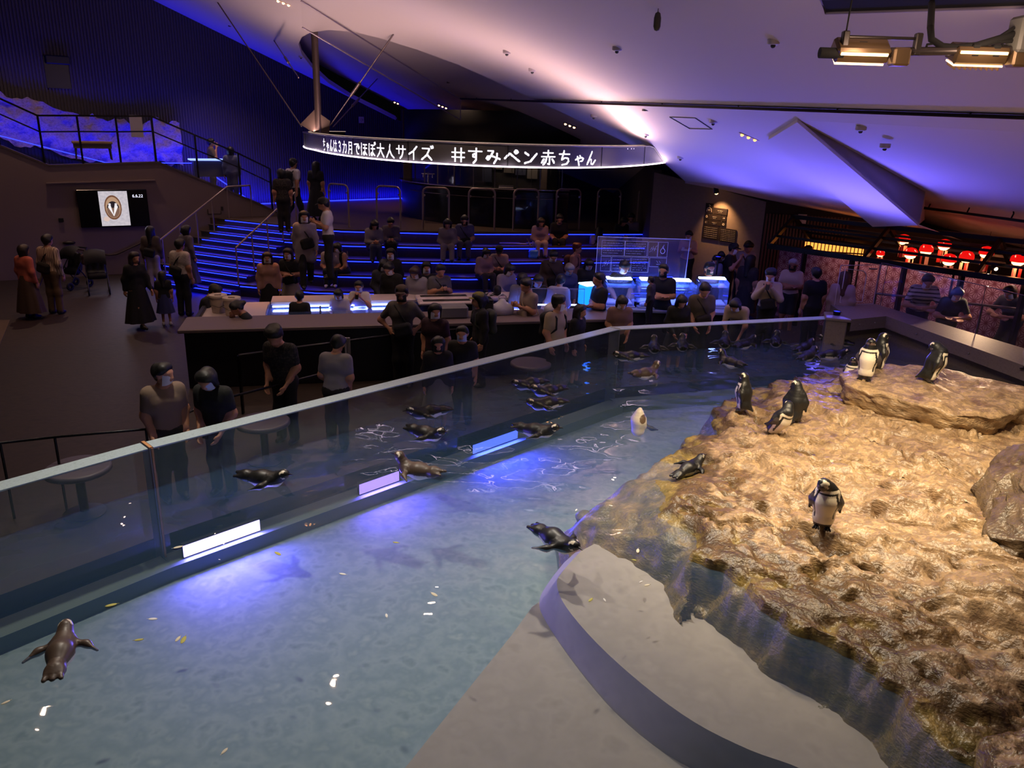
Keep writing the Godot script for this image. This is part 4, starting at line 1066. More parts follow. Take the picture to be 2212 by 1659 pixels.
func build_tanks() -> void:
	# display table with three lit tanks
	var tb := thing("tank_table", "pale blue lit display table under the tanks", "table", Vector3(3.016, 0.983, -15.6) * Vector3(1, 0, 1))
	obj("top", MB.new().bevel_box(Vector3(0.1, 0.86, 0), Vector3(2.6, 0.06, 1.0), 0.012), mat(Color(0.45, 0.48, 0.62), 0.4), tb)
	obj("body", MB.new().box(Vector3(0.1, 0.42, 0), Vector3(2.4, 0.82, 0.85)), mat(Color(0.10, 0.10, 0.16), 0.5), tb)
	var y := 0.915
	lit_tank("small lit tank at the left end of the display table", Vector3(2.119, 1.051, -15.6) * Vector3(1, 0, 1) + Vector3(0, y, 0), Vector3(0.56, 0.46, 0.6), 0.0, 0.5)
	lit_tank("large brightly lit tank in the middle of the display table", Vector3(3.064, 1.081, -15.6) * Vector3(1, 0, 1) + Vector3(0, y, 0), Vector3(1.12, 0.46, 0.66), 0.0, 0.8)
	lit_tank("lit tank at the right end of the display table behind the man in brown", Vector3(4.036, 1.081, -15.75) * Vector3(1, 0, 1) + Vector3(0, y, 0), Vector3(0.6, 0.5, 0.55), -0.1, 0.5)
	# glass notice panel above the tanks, white print on clear sheet
	var np := thing("notice_panel", "clear glass notice panel printed with white outlined text boxes above the tanks", "notice", Vector3(2.569, 1.836, -15.75), 0.0)
	var sheet := obj("sheet", MB.new().box(Vector3(0, 0, 0), Vector3(1.86, 0.78, 0.012)), pane(Color(0.4, 0.45, 0.9), 0.08, 0.4), np)
	var ink := glow(Color(0.62, 0.66, 1.0), 0.35)
	obj("edge", MB.new().tube([Vector3(-0.93, -0.55, 0), Vector3(-0.93, 0.39, 0), Vector3(0.93, 0.39, 0), Vector3(0.9, -0.45, 0)], 0.009, 6), mat(Color(0.7, 0.74, 1.0), 0.2), np)
	var boxes := [[-0.84, 0.32, -0.38, 0.02, 5], [-0.37, 0.32, 0.08, 0.02, 5], [0.1, 0.32, 0.29, 0.02, 0], [0.3, 0.32, 0.49, 0.02, -1], [-0.84, 0.0, -0.64, -0.3, 0], [-0.62, 0.0, -0.24, -0.3, 4], [-0.22, 0.0, 0.13, -0.3, 6], [0.15, 0.0, 0.49, -0.18, -2]]
	var prints := mat(Color(0.80, 0.84, 1.0), 0.6)
	for b in boxes:
		var m := MB.new()
		var z := 0.009
		for e in [[b[0], b[1], b[2], b[1]], [b[2], b[1], b[2], b[3]], [b[2], b[3], b[0], b[3]], [b[0], b[3], b[0], b[1]]]:
			m.bar(Vector3(e[0], e[1], z), Vector3(e[2], e[3], z), 0.008, 0.004)
		if b[4] > 0:
			for r in b[4]:
				var yy: float = lerpf(b[1], b[3], (r + 1.0) / (b[4] + 1.0))
				var x: float = b[0] + 0.03
				var k := 0
				while x < b[2] - 0.05 - (0.06 if r == b[4] - 1 else 0.0):
					m.bar(Vector3(x, yy, z), Vector3(x + 0.016 + 0.008 * ((k * 7 + r) % 3), yy, z), 0.016, 0.003)
					x += 0.032 + 0.004 * ((k * 5) % 3)
					k += 1
		elif b[4] == 0:
			for k in 9:
				var x: float = lerpf(b[0], b[2], 0.15 + 0.08 * k)
				m.bar(Vector3(x, lerpf(b[3], b[1], 0.3 + 0.4 * fmod(k * 0.37, 1.0)), z), Vector3(x + 0.03, lerpf(b[3], b[1], 0.4 + 0.4 * fmod(k * 0.61, 1.0)), z), 0.01, 0.003)
		elif b[4] == -1:
			var c := Vector3((b[0] + b[2]) / 2, (b[1] + b[3]) / 2 - 0.03, z)
			var ring := []
			for k in 17: ring.append(c + Vector3(0.045 * sin(TAU * k / 16), -0.05 * cos(TAU * k / 16) + (0.05 if k == 8 else 0.0), 0))
			m.tube(ring, 0.005, 5)
			m.bar(c + Vector3(0, 0.05, 0), c + Vector3(0.02, 0.13, 0), 0.008, 0.004)
		else:
			for k in 2: m.bar(Vector3(0.29 + k * 0.05, -0.06, z), Vector3(0.32 + k * 0.05, -0.1, z), 0.01, 0.004)
			m.bar(Vector3(0.29, -0.13, z), Vector3(0.37, -0.13, z), 0.012, 0.004)
		obj("printed_box", m, prints, sheet)
	# glowing portable tank
	var lc := thing("glowing_tank", "small glowing turquoise tank held near the man in navy", "tank", Vector3(1.437, 1.038, -14.9), 0.5)
	obj("stand", MB.new().box(Vector3(0, -0.36, 0), Vector3(0.3, 0.64, 0.3)), mat(Color(0.05, 0.06, 0.12), 0.5), lc)
	obj("lamp_block", MB.new().bevel_box(Vector3(0, 0.17, 0), Vector3(0.3, 0.38, 0.3), 0.02), glow(Color(0.05, 0.40, 1.0), 1.6), lc)
	obj("lamp_lid", MB.new().bevel_box(Vector3(0, 0.38, 0), Vector3(0.31, 0.03, 0.31), 0.01), glow(Color(0.7, 0.92, 1.0), 2.4), lc)
	omni("glowing_tank_light", lc.position + Vector3(0.1, 0.5, 0.3), Color(0.12, 0.4, 1.0), 0.10, 0.15)
	# touch pool counter with lit trays and an acrylic screen
	var tc := thing("touch_counter", "low blue white lit touch pool counter behind the visitors", "counter", Vector3(0.615, 0.941, -14.6) * Vector3(1, 0, 1), 0.12)
	obj("body", MB.new().box(Vector3(0, 0.4, 0), Vector3(1.5, 0.78, 0.8)), mat(Color(0.12, 0.13, 0.2), 0.5), tc)
	obj("top", MB.new().bevel_box(Vector3(0, 0.82, 0), Vector3(1.6, 0.05, 0.9), 0.01), mat(Color(0.5, 0.52, 0.65), 0.4), tc)
	for k in 3:
		obj("tray", MB.new().bevel_box(Vector3(-0.5 + k * 0.5, 0.88, 0.05), Vector3(0.4, 0.08, 0.5), 0.02), mat(Color(0.6, 0.64, 0.85), 0.3), tc)
		obj("lamp_tube", MB.new().tube([Vector3(-0.65 + k * 0.5, 0.98, -0.3), Vector3(-0.35 + k * 0.5, 0.98, -0.3)], 0.016, 8), glow(Color(0.7, 0.78, 1.0), 2.5), tc)
		strip_light("touch_lamp", tc.transform * Vector3(-0.65 + k * 0.5, 0.965, -0.27), tc.transform * Vector3(-0.35 + k * 0.5, 0.965, -0.27), Vector3(0, -1, 0.4), 0.04, Color(0.4, 0.5, 1.0), 0.22)
	var ac := thing("acrylic_screen", "clear acrylic screen on the touch pool counter", "screen", Vector3(0.679, 1.166, -14.2), 0.1)
	obj("sheet", MB.new().box(Vector3.ZERO, Vector3(1.25, 0.55, 0.012)), pane(Color(0.5, 0.6, 0.9), 0.06, 0.5), ac)
	obj("edge", MB.new().tube([Vector3(-0.625, -0.275, 0), Vector3(-0.625, 0.275, 0), Vector3(0.625, 0.275, 0), Vector3(0.625, -0.275, 0)], 0.007, 6), mat(Color(0.5, 0.55, 0.8), 0.2), ac)
	# belt barriers
	var belts := [[Vector3(2.434, 0.95, -15.359), Vector3(3.678, 0.95, -16.514), Vector3(4.747, 0.95, -17.508)], [Vector3(0.165, 0.95, -13.634), Vector3(1.326, 0.95, -14.345)]]
	for k in 2:
		var bb := thing("belt_barrier", ["black belt barrier in front of the lit display tanks", "black belt barrier in front of the touch pool counter"][k], "barrier", Vector3.ZERO, 0, "belt barriers")
		for p in belts[k]:
			obj("post", MB.new().tube([Vector3(p.x, 0.02, p.z), p + Vector3(0, 0.05, 0)], 0.03, 10), mat(Color(0.12, 0.12, 0.14), 0.3, 0.7), bb)
			obj("foot", MB.new().lathe([Vector2(0, 0), Vector2(0.16, 0), Vector2(0.16, 0.02), Vector2(0.03, 0.04)], Vector3(p.x, 0, p.z), 18), mat(Color(0.1, 0.1, 0.12), 0.4, 0.5), bb)
		for s in belts[k].size() - 1: obj("belt", MB.new().bar(belts[k][s], belts[k][s + 1], 0.012, 0.05), mat(Color(0.015, 0.015, 0.02), 0.8), bb)
	# glowing tube added to stand in for a blue tank reflection behind the wall
	var bl := thing("reflection_post", "thin upright blue glow standing in for a tank reflection behind the pool wall", "light", Vector3(4.106, 0.5, -15.53) * Vector3(1, 0, 1) + Vector3(0, 0, -0.9))
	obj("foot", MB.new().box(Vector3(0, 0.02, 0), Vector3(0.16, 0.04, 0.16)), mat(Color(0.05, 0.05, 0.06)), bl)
	obj("reflection_tube", MB.new().tube([Vector3(0.03, 0.04, 0), Vector3(0, 0.45, 0), Vector3(0.02, 0.98, 0)], 0.05, 10, 0.035), glow(Color(0.10, 0.22, 1.0), 1.6), bl)
	omni("reflection_light", bl.position + Vector3(0, 0.6, 0.16), Color(0.1, 0.2, 1.0), 0.03, 0.05)
	# guide sign on the wall with its spot lamp
	var gs := thing("guide_sign", "dark brown wall guide sign made of small boards with white print", "sign")
	var wn := Vector3(-0.584, 0, 0.812)
	var brown := mat(Color(0.13, 0.095, 0.075), 0.5)
	var pale := mat(Color(0.80, 0.76, 0.70), 0.7)
	var boards := [
		[Vector3(4.85, 2.577, -20.4), Vector3(5.022, 2.566, -20.276), Vector3(5.031, 2.329, -20.269), Vector3(4.857, 2.333, -20.395), 0],
		[Vector3(5.036, 2.477, -20.266), Vector3(5.328, 2.463, -20.056), Vector3(5.327, 2.312, -20.056), Vector3(5.045, 2.321, -20.259), 1],
		[Vector3(4.849, 2.31, -20.4), Vector3(4.938, 2.31, -20.336), Vector3(4.942, 2.174, -20.334), Vector3(4.857, 2.174, -20.395), 2],
		[Vector3(4.955, 2.307, -20.324), Vector3(5.21, 2.299, -20.141), Vector3(5.217, 2.165, -20.136), Vector3(4.956, 2.163, -20.323), 1],
		[Vector3(5.217, 2.295, -20.136), Vector3(5.32, 2.292, -20.061), Vector3(5.324, 2.154, -20.059), Vector3(5.223, 2.159, -20.131), 3],
		[Vector3(4.854, 2.159, -20.397), Vector3(4.944, 2.157, -20.333), Vector3(4.945, 2.032, -20.331), Vector3(4.855, 2.034, -20.396), 4],
		[Vector3(4.953, 2.153, -20.326), Vector3(5.219, 2.146, -20.135), Vector3(5.224, 2.03, -20.131), Vector3(4.958, 2.031, -20.323), 1],
		[Vector3(5.225, 2.139, -20.13), Vector3(5.326, 2.136, -20.057), Vector3(5.327, 2.02, -20.056), Vector3(5.23, 2.026, -20.126), 2],
		[Vector3(4.846, 2.021, -20.403), Vector3(5.187, 2.004, -20.157), Vector3(5.214, 1.653, -20.138), Vector3(4.848, 1.676, -20.401), 6],
		[Vector3(5.2, 1.994, -20.148), Vector3(5.569, 1.97, -19.883), Vector3(5.571, 1.644, -19.881), Vector3(5.222, 1.644, -20.132), 7]]
	for b in boards:
		var u: Vector3 = (b[1] - b[0])
		var w: Vector3 = (b[3] - b[0])
		var plate := obj("board", MB.new().prism([b[0] + wn * 0.01, b[1] + wn * 0.01, b[2] + wn * 0.01, b[3] + wn * 0.01], wn * 0.02), brown, gs)
		var m := MB.new()
		var o: Vector3 = b[0] + wn * 0.033
		if b[4] >= 6:
			for r in b[4] - 0:
				var f = (r + 1.0) / (b[4] + 1.0)
				var x := 0.1
				var k := 0
				while x < 0.88:
					var l = 0.05 + 0.03 * ((k * 5 + r * 3) % 3)
					m.bar(o + w * f + u * x, o + w * f + u * minf(x + l, 0.92), 0.012, 0.003)
					x += l + 0.035
					k += 1
		elif b[4] == 1:
			for k in 4: m.bar(o + w * 0.42 + u * (0.3 + 0.1 * k), o + w * 0.42 + u * (0.375 + 0.1 * k), 0.03, 0.003)
			for k in 3: m.bar(o + w * 0.68 + u * (0.36 + 0.09 * k), o + w * 0.68 + u * (0.43 + 0.09 * k), 0.012, 0.003)
		elif b[4] == 0:
			m.tube([o + w * 0.32 + u * 0.5, o + w * 0.25 + u * 0.62, o + w * 0.15 + u * 0.5, o + w * 0.2 + u * 0.4], 0.008, 5)
			m.tube([o + w * 0.85 + u * 0.2, o + w * 0.55 + u * 0.25, o + w * 0.4 + u * 0.5, o + w * 0.55 + u * 0.75, o + w * 0.85 + u * 0.8], 0.008, 5)
			m.tube([o + w * 0.68 + u * 0.36, o + w * 0.6 + u * 0.5, o + w * 0.68 + u * 0.64, o + w * 0.76 + u * 0.5, o + w * 0.68 + u * 0.36], 0.007, 5)
		elif b[4] == 2:
			m.tube([o + w * 0.3 + u * 0.5, o + w * 0.5 + u * 0.3, o + w * 0.72 + u * 0.4, o + w * 0.72 + u * 0.65, o + w * 0.5 + u * 0.7, o + w * 0.3 + u * 0.5], 0.007, 5)
		else:
			var a := 0.25 if b[4] == 4 else 0.75
			m.bar(o + w * 0.5 + u * 0.25, o + w * 0.5 + u * 0.75, 0.012, 0.003)
			m.bar(o + w * 0.5 + u * a, o + w * 0.3 + u * 0.5, 0.012, 0.003)
			m.bar(o + w * 0.5 + u * a, o + w * 0.7 + u * 0.5, 0.012, 0.003)
		obj("print", m, pale, plate)
	var sl := thing("sign_spotlight", "small ceiling spotlight shining down on the guide sign", "spotlight", Vector3(5.169, 2.938, -20.17) + wn * 0.42)
	obj("bracket", MB.new().box(Vector3(0, 0.13, 0), Vector3(0.05, 0.16, 0.05)), mat(Color(0.05, 0.05, 0.05), 0.4), sl)
	var aim := Basis.looking_at(Vector3(5.2, 2.005, -20.148) - sl.position, Vector3.UP)
	obj("housing", MB.new().tube([aim * Vector3(0, 0, 0.12), aim * Vector3(0, 0, -0.07)], 0.055, 14, 0.065), mat(Color(0.05, 0.05, 0.05), 0.4), sl)
	obj("lamp_lens", MB.new().ball(aim * Vector3(0, 0, -0.07), Vector3(0.05, 0.05, 0.05), 12), glow(Color(1.0, 0.72, 0.45), 4.0), sl)
	spot("sign_lamp", sl.position + aim * Vector3(0, 0, -0.14), Vector3(5.21, 2.006, -20.141), Color(1.0, 0.74, 0.5), 1.3, 40.0, 0.04, 0.9)
	# way signs
	var ways := [[Vector3(6.95, 2.364, -19.282), Vector3(-0.248, 0, 0.969), true, "white square sign with a black left arrow on the slatted wall"], [Vector3(-5.883, 4.368, -29.986), Vector3(0.64, 0, 0.77), false, "white square sign with a black right arrow on the ribbed wall"]]
	for w in ways:
		var ws := thing("arrow_sign", w[3], "sign", w[0] + w[1] * 0.09, atan2(w[1].x, w[1].z), "arrow signs")
		var plate := obj("board", MB.new().box(Vector3.ZERO, Vector3(0.2, 0.22, 0.02)), mat(Color(0.78, 0.74, 0.68), 0.6), ws)
		var s := -1.0 if w[2] else 1.0
		var m := MB.new()
		m.bar(Vector3(-s * 0.06, 0, 0.012), Vector3(s * 0.05, 0, 0.012), 0.022, 0.004)
		m.bar(Vector3(s * 0.06, 0, 0.012), Vector3(0, 0.06, 0.012), 0.022, 0.004)
		m.bar(Vector3(s * 0.06, 0, 0.012), Vector3(0, -0.06, 0.012), 0.022, 0.004)
		obj("arrow", m, mat(Color(0.01, 0.01, 0.01), 0.6), plate)
	# lit timber window of the stall at the back, with black fish boards under it
	var sdir := Vector3(6.7, 0, 1.72).normalized()
	var sn := Vector3(-0.248, 0, 0.969)
	var nw := thing("stall_window", "warm lit timber lattice window at the back right", "window", Vector3(7.754, 1.653, -19.076) + sn * 0.06, atan2(sn.x, sn.z))
	obj("lamp_panel", MB.new().box(Vector3(0, 0, 0), Vector3(1.35, 0.36, 0.02)), glow(Color(1.0, 0.60, 0.25), 0.9), nw)
	for k in 16: obj("slat", MB.new().box(Vector3(-0.64 + k * 0.085, 0, 0.03), Vector3(0.02, 0.36, 0.02)), mat(Color(0.5, 0.32, 0.16), 0.6), nw)
	for yy in [-0.19, -0.04, 0.19]: obj("rail", MB.new().box(Vector3(0, yy, 0.04), Vector3(1.4, 0.03, 0.03)), mat(Color(0.22, 0.13, 0.07), 0.6), nw)
	strip_light("stall_glow", nw.transform * Vector3(-0.6, 0, 0.1), nw.transform * Vector3(0.6, 0, 0.1), sn, 0.3, Color(1.0, 0.55, 0.22), 0.5)
	for k in 3:
		var fb := thing("fish_board", ["leftmost small black board with a pale fish mark under the lit window", "middle small black board with a pale fish mark under the lit window", "rightmost small black board with a pale fish mark under the lit window"][k], "board", nw.transform * Vector3(-0.4 + k * 0.36, -0.38, 0.15), nw.rotation.y, "fish boards")
		var plate := obj("board", MB.new().bevel_box(Vector3.ZERO, Vector3(0.3, 0.26, 0.03), 0.03), mat(Color(0.01, 0.01, 0.01), 0.5), fb)
		obj("fish_mark", MB.new().tube([Vector3(-0.08, 0, 0.02), Vector3(-0.02, 0.05, 0.02), Vector3(0.04, 0, 0.02), Vector3(0.09, 0.04, 0.02), Vector3(0.09, -0.04, 0.02), Vector3(0.04, 0, 0.02), Vector3(-0.02, -0.05, 0.02), Vector3(-0.08, 0, 0.02)], 0.008, 5), mat(Color(0.9, 0.7, 0.4), 0.6), plate)
	var hr := thing("stall_rail", "pale horizontal handrail in front of the slatted wall", "handrail")
	var h0 := Vector3(6.475, 1.1, -20.038)
	var h1 := Vector3(8.231, 1.1, -20.664)
	obj("rail", MB.new().tube([h0, h1], 0.02, 8), mat(Color(0.75, 0.7, 0.68), 0.3), hr)
	for k in 4:
		var p := h0.lerp(h1, k / 3.0)
		obj("post", MB.new().tube([Vector3(p.x, 0, p.z), p], 0.015, 6), mat(Color(0.4, 0.36, 0.34), 0.4), hr)

func build_ceiling_things() -> void:
	var black := mat(Color(0.02, 0.02, 0.022), 0.9)
	# dark slot in the ceiling with a pale rim
	var sl := thing("ceiling_slot", "long black slot in the ceiling with a lit blue rim at its end", "ceiling slot")
	var s0 := Vector3(2.737, 5.475, -7.938)
	var s1 := Vector3(2.888, 5.384, -8.164)
	var s2 := Vector3(3.892, 5.267, -6.68)
	var s3 := Vector3(3.789, 5.327, -6.536)
	s2 = s1 + (s2 - s1) * 1.3
	s3 = s0 + (s3 - s0) * 1.3
	obj("opening", MB.new().prism([s0, s1, s2, s3], Vector3(0, 0.02, 0)), black, sl)
	obj("rim", MB.new().tube([s3, s0, s1, s2], 0.018, 6), mat(Color(0.55, 0.5, 0.55), 0.5), sl)
	# lamp bar
	var bar := thing("lamp_bar", "grey metal lamp bar hanging below the ceiling at the upper right", "lamp bar")
	var b0 := Vector3(2.314, 4.873, -6.5)
	var b1 := b0 + (Vector3(3.859, 4.938, -6.5) - b0) * 1.9
	obj("tube", MB.new().tube([b0, b1], 0.032, 12), mat(Color(0.30, 0.27, 0.26), 0.35, 0.6), bar)
	obj("end_cap", MB.new().tube([b0 - Vector3(0.02, 0, 0), b0 + Vector3(0.16, 0, 0)], 0.04, 12), black, bar)
	obj("upper_rod", MB.new().tube([b0 + Vector3(0.16, 0.12, 0), b0 + Vector3(0.75, 0.12, 0)], 0.012, 8), mat(Color(0.2, 0.18, 0.17), 0.4, 0.5), bar)
	for x in [0.16, 0.72]: obj("clamp", MB.new().bevel_box(b0 + Vector3(x, 0.08, 0), Vector3(0.05, 0.16, 0.06), 0.008), mat(Color(0.22, 0.2, 0.19), 0.4, 0.5), bar)
	for x in [1.16, 1.32]: obj("clamp", MB.new().bevel_box(b0 + Vector3(x, 0.05, 0), Vector3(0.06, 0.09, 0.08), 0.008), black, bar)
	obj("hanger", MB.new().tube([b0 + Vector3(0.16, 0.1, 0), Vector3(b0.x + 0.18, ceil_y(b0.x + 0.18, b0.z), b0.z)], 0.006, 6), black, bar)
	obj("hanger", MB.new().tube([b1 + Vector3(-0.4, 0.0, 0), Vector3(b1.x - 0.4, ceil_y(b1.x - 0.4, b1.z), b1.z)], 0.006, 6), black, bar)
	# cable drop
	var cb := thing("power_cable", "thick black cable dropping from the ceiling slot to the lamp bar", "cable")
	var ct := Vector3(3.387, 5.342, -7.13)
	obj("drop", MB.new().tube([ct, Vector3(3.112, 5.073, -6.5), Vector3(3.135, 4.992, -6.5), Vector3(3.226, 4.946, -6.5), Vector3(3.352, 4.94, -6.5), Vector3(3.49, 4.96, -6.5), Vector3(3.623, 5.003, -6.5), Vector3(3.755, 5.046, -6.5)], 0.026, 8), black, cb)
	obj("branch", MB.new().tube([Vector3(3.623, 5.003, -6.5), Vector3(3.699, 5.057, -6.5), Vector3(3.745, 5.091, -6.5)], 0.014, 6), black, cb)
	obj("branch", MB.new().tube([Vector3(3.49, 4.96, -6.5), Vector3(3.626, 4.99, -6.5), Vector3(3.773, 5.001, -6.5)], 0.018, 6), black, cb)
	obj("branch", MB.new().tube([Vector3(3.106, 4.923, -6.5), Vector3(3.11, 4.955, -6.5), Vector3(3.169, 4.964, -6.5)], 0.01, 6), black, cb)
	obj("loop", MB.new().tube([Vector3(3.636, 4.944, -6.5), Vector3(3.684, 4.972, -6.5), Vector3(3.722, 4.96, -6.5), Vector3(3.72, 4.921, -6.5)], 0.008, 6), black, cb)
	tag(obj("junction_box", MB.new().bevel_box(Vector3(3.802, 5.044, -6.5) + Vector3(0.12, 0, 0), Vector3(0.34, 0.26, 0.2), 0.02), mat(Color(0.36, 0.36, 0.34), 0.6)), "pale grey junction box at the right end of the lamp bar", "box")
	# flood lamps
	var lamps := [[Vector3(2.623, 4.869, -6.5), "lit floodlight at the left end of the lamp bar, seen from its side", false], [Vector3(3.535, 4.889, -6.5), "lit floodlight with a louvred front on the lamp bar, right of the cable", true], [Vector3(3.535, 4.889, -6.5) + Vector3(1.3, 0, 0), "floodlight farther along the lamp bar beyond the picture edge", true]]
	for k in lamps.size():
		var at: Vector3 = lamps[k][0]
		var t := thing("floodlight", lamps[k][1], "floodlight", at, 0.0, "floodlights on the lamp bar")
		var tilt := Basis(Vector3.RIGHT, deg_to_rad(40 if k == 0 else 20))
		obj("housing", MB.new().bevel_box(tilt * Vector3(0, 0.0, -0.05), Vector3(0.42, 0.13, 0.17), 0.02, tilt), mat(Color(0.40, 0.32, 0.22), 0.3, 0.5), t)
		obj("reflector", MB.new().box(tilt * Vector3(0, -0.072, -0.05), Vector3(0.38, 0.012, 0.14), tilt), glow(Color(1.0, 0.80, 0.55), 3.0), t)
		obj("lamp_slit", MB.new().box(tilt * Vector3(0.0, 0.03, 0.04), Vector3(0.36, 0.02, 0.012), tilt), glow(Color(1.0, 0.78, 0.5), 2.5), t)
		obj("yoke", MB.new().bar(Vector3(0.0, 0.02, 0), Vector3(0, 0.09, -0.02), 0.06, 0.03), mat(Color(0.2, 0.18, 0.17), 0.4, 0.5), t)
		obj("ballast", MB.new().bevel_box(Vector3(0.29, -0.01, 0), Vector3(0.13, 0.13, 0.12), 0.015), mat(Color(0.42, 0.34, 0.24), 0.35, 0.5), t)
		if lamps[k][2]:
			for s in 9: obj("louvre", MB.new().box(tilt * Vector3(-0.17 + s * 0.042, -0.09, -0.05), Vector3(0.006, 0.03, 0.14), tilt), mat(Color(0.5, 0.4, 0.28), 0.4, 0.4), t)
		spot("rock_flood", at + tilt * Vector3(0, -0.13, -0.05), [Vector3(3.2, 0.9, -8.0), Vector3(4.2, 1.0, -7.4), Vector3(4.8, 1.0, -8.2)][k], Color(1.0, 0.90, 0.74), [5.0, 6.0, 4.0][k], 50.0, 0.1, 0.8)
		omni("flood_spill", at + Vector3(0, 0.02, 0.3), Color(1.0, 0.84, 0.72), 0.12, 0.08)
	# two pool floodlights above the picture, seen by their light on the pool floor and their glints
	var fl := [[Vector3(0.3, 5.9, -8.4), Vector3(0.9, 0.0, -5.0), 10.5], [Vector3(-3.4, 6.7, -8.2), Vector3(-1.6, 0.0, -5.0), 12.5], [Vector3(2.0, 5.68, -7.7), Vector3(3.4, 0.9, -6.8), 6.0]]
	for k in 3:
		var t := thing("pool_floodlight", ["floodlight above the near pool shelf, outside the picture", "floodlight above the left part of the pool, outside the picture", "strongest floodlight above the rock, outside the picture"][k], "floodlight", fl[k][0], 0, "pool floodlights")
		obj("housing", MB.new().bevel_box(Vector3(0, 0.05, 0), Vector3(0.42, 0.13, 0.2), 0.02), mat(Color(0.2, 0.18, 0.16), 0.4), t)
		obj("lamp_face", MB.new().box(Vector3(0, -0.02, 0), Vector3(0.36, 0.012, 0.15)), glow(Color(1.0, 0.9, 0.75), 6.0), t)
		obj("stem", MB.new().tube([Vector3(0, 0.1, 0), Vector3(0, ceil_y(fl[k][0].x, fl[k][0].z) - fl[k][0].y, 0)], 0.015, 8), mat(Color(0.2, 0.18, 0.16), 0.4), t)
		spot("pool_flood", fl[k][0] + Vector3(0, -0.06, 0), fl[k][1], [Color(1.0, 0.95, 0.88), Color(1.0, 0.95, 0.88), Color(1.0, 0.88, 0.70)][k], fl[k][2], [46.0, 46.0, 40.0][k], 0.12, 1.0)
	# lights under water on the foot of the acrylic wall
	var under := [[Vector3(-3.495, -0.19, -7.208), Vector3(-2.894, -0.201, -7.826), Color(0.72, 0.66, 1.0), Color(0.42, 0.36, 1.0), 3.0], [Vector3(-1.962, -0.274, -8.784), Vector3(-1.54, -0.29, -9.218), Color(0.6, 0.5, 1.0), Color(0.40, 0.30, 1.0), 1.6], [Vector3(-0.633, -0.333, -10.15), Vector3(-0.011, -0.355, -10.79), Color(0.3, 0.4, 1.0), Color(0.22, 0.26, 1.0), 2.2]]
	var inward := Vector3(0.717, 0, 0.697)
	for k in under.size():
		var a: Vector3 = under[k][0] + inward * 0.16
		var b: Vector3 = under[k][1] + inward * 0.16
		a.y = -0.06; b.y = -0.06
		var t := thing("underwater_light", ["violet white light bar under water at the wall foot, right of the left joint", "violet light bar under water at the wall foot in the middle", "blue light bar under water at the far wall foot"][k], "pool light", Vector3.ZERO, 0, "lights under water")
		obj("housing", MB.new().bar(a - inward * 0.03, b - inward * 0.03, 0.05, 0.16), black, t)
		obj("lamp_face", MB.new().bar(a, b, 0.012, 0.13), glow(under[k][2], [1.5, 0.9, 0.9][k]), t)
		strip_light("pool_bar_light", a + inward * 0.03, b + inward * 0.03, inward + Vector3(0, -0.35, 0), 0.1, under[k][3], under[k][4])
	# small round ceiling fittings
	var dots := [Vector3(-0.269, 5.498, -14.506), Vector3(0.189, 5.254, -14.998), Vector3(1.333, 5.358, -11.86), Vector3(2.781, 5.246, -9.37), Vector3(4.992, 4.172, -11.104), Vector3(4.515, 4.386, -10.839), Vector3(1.485, 4.535, -16.558), Vector3(2.517, 4.212, -16.277), Vector3(3.158, 4.453, -13.397), Vector3(3.406, 3.768, -17.046), Vector3(-6.555, 6.075, -24.74)]
	var where := ["above the ticker ring at the centre left", "between the ticker ring and the ceiling rail", "in the upper middle of the ceiling", "left of the lamp bar", "above the lanterns", "right of the folded beam", "just under the ceiling rail", "above the right tip of the ticker ring", "beside the square access panel", "below the access panel", "beside the oval opening at the left"]
	for k in dots.size():
		var d := thing("ceiling_detector", "small round ceiling detector " + where[k], "detector", dots[k], 0, "ceiling detectors")
		obj("plate", MB.new().lathe([Vector2(0.07, 0.03), Vector2(0.07, -0.02), Vector2(0.05, -0.035), Vector2(0, -0.035)], Vector3.ZERO, 16), mat(Color(0.7, 0.66, 0.7), 0.5), d)
		obj("sensor", MB.new().ball(Vector3(0, -0.04, 0), Vector3(0.03, 0.03, 0.03), 10), mat(Color(0.15, 0.14, 0.16), 0.3), d)
	var pm := thing("pendant_microphone", "oval brown pendant hanging close below the ceiling", "pendant", Vector3(1.551, 5.479, -9.848))
	obj("body", MB.new().lathe([Vector2(0, -0.11), Vector2(0.03, -0.1), Vector2(0.042, -0.06), Vector2(0.042, 0.03), Vector2(0.03, 0.08), Vector2(0, 0.1)], Vector3.ZERO, 16), mat(Color(0.30, 0.27, 0.24), 0.5), pm)
	obj("wire", MB.new().tube([Vector3(0, 0.09, 0), Vector3(0, 0.2, 0)], 0.004, 5), black, pm)
	# downlight clusters
	var dl := [[Vector3(1.23, 4.354, -20.2), 3, "three small warm downlights beside the ticker ring's right end"], [Vector3(-4.343, 4.966, -28.655), 2, "two small warm downlights in the dark oval opening"], [Vector3(-2.411, 4.818, -25.332), 3, "three small warm downlights near the smoke curtain corner"], [Vector3(-5.13, 6.64, -18.167), 3, "three small warm downlights at the top left of the ceiling"], [Vector3(3.774, 4.226, -13.439), 3, "three faint downlights in the ceiling right of the access panel"]]
	for k in dl.size():
		var t := thing("downlight", dl[k][2], "downlight", dl[k][0], 0, "downlight clusters")
		obj("plate", MB.new().box(Vector3(0, 0.02, 0), Vector3(0.12 * dl[k][1], 0.03, 0.14), Basis(Vector3.BACK, -0.33)), mat(Color(0.35, 0.32, 0.34), 0.5), t)
		for s in dl[k][1]:
			var x: float = (s - (dl[k][1] - 1) / 2.0) * 0.11
			obj("lamp", MB.new().ball(Vector3(x, -0.01 - x * 0.33, 0), Vector3(0.03, 0.025, 0.03), 10), glow(Color(1.0, 0.70, 0.42), 6.0 if k < 4 else 1.2), t)
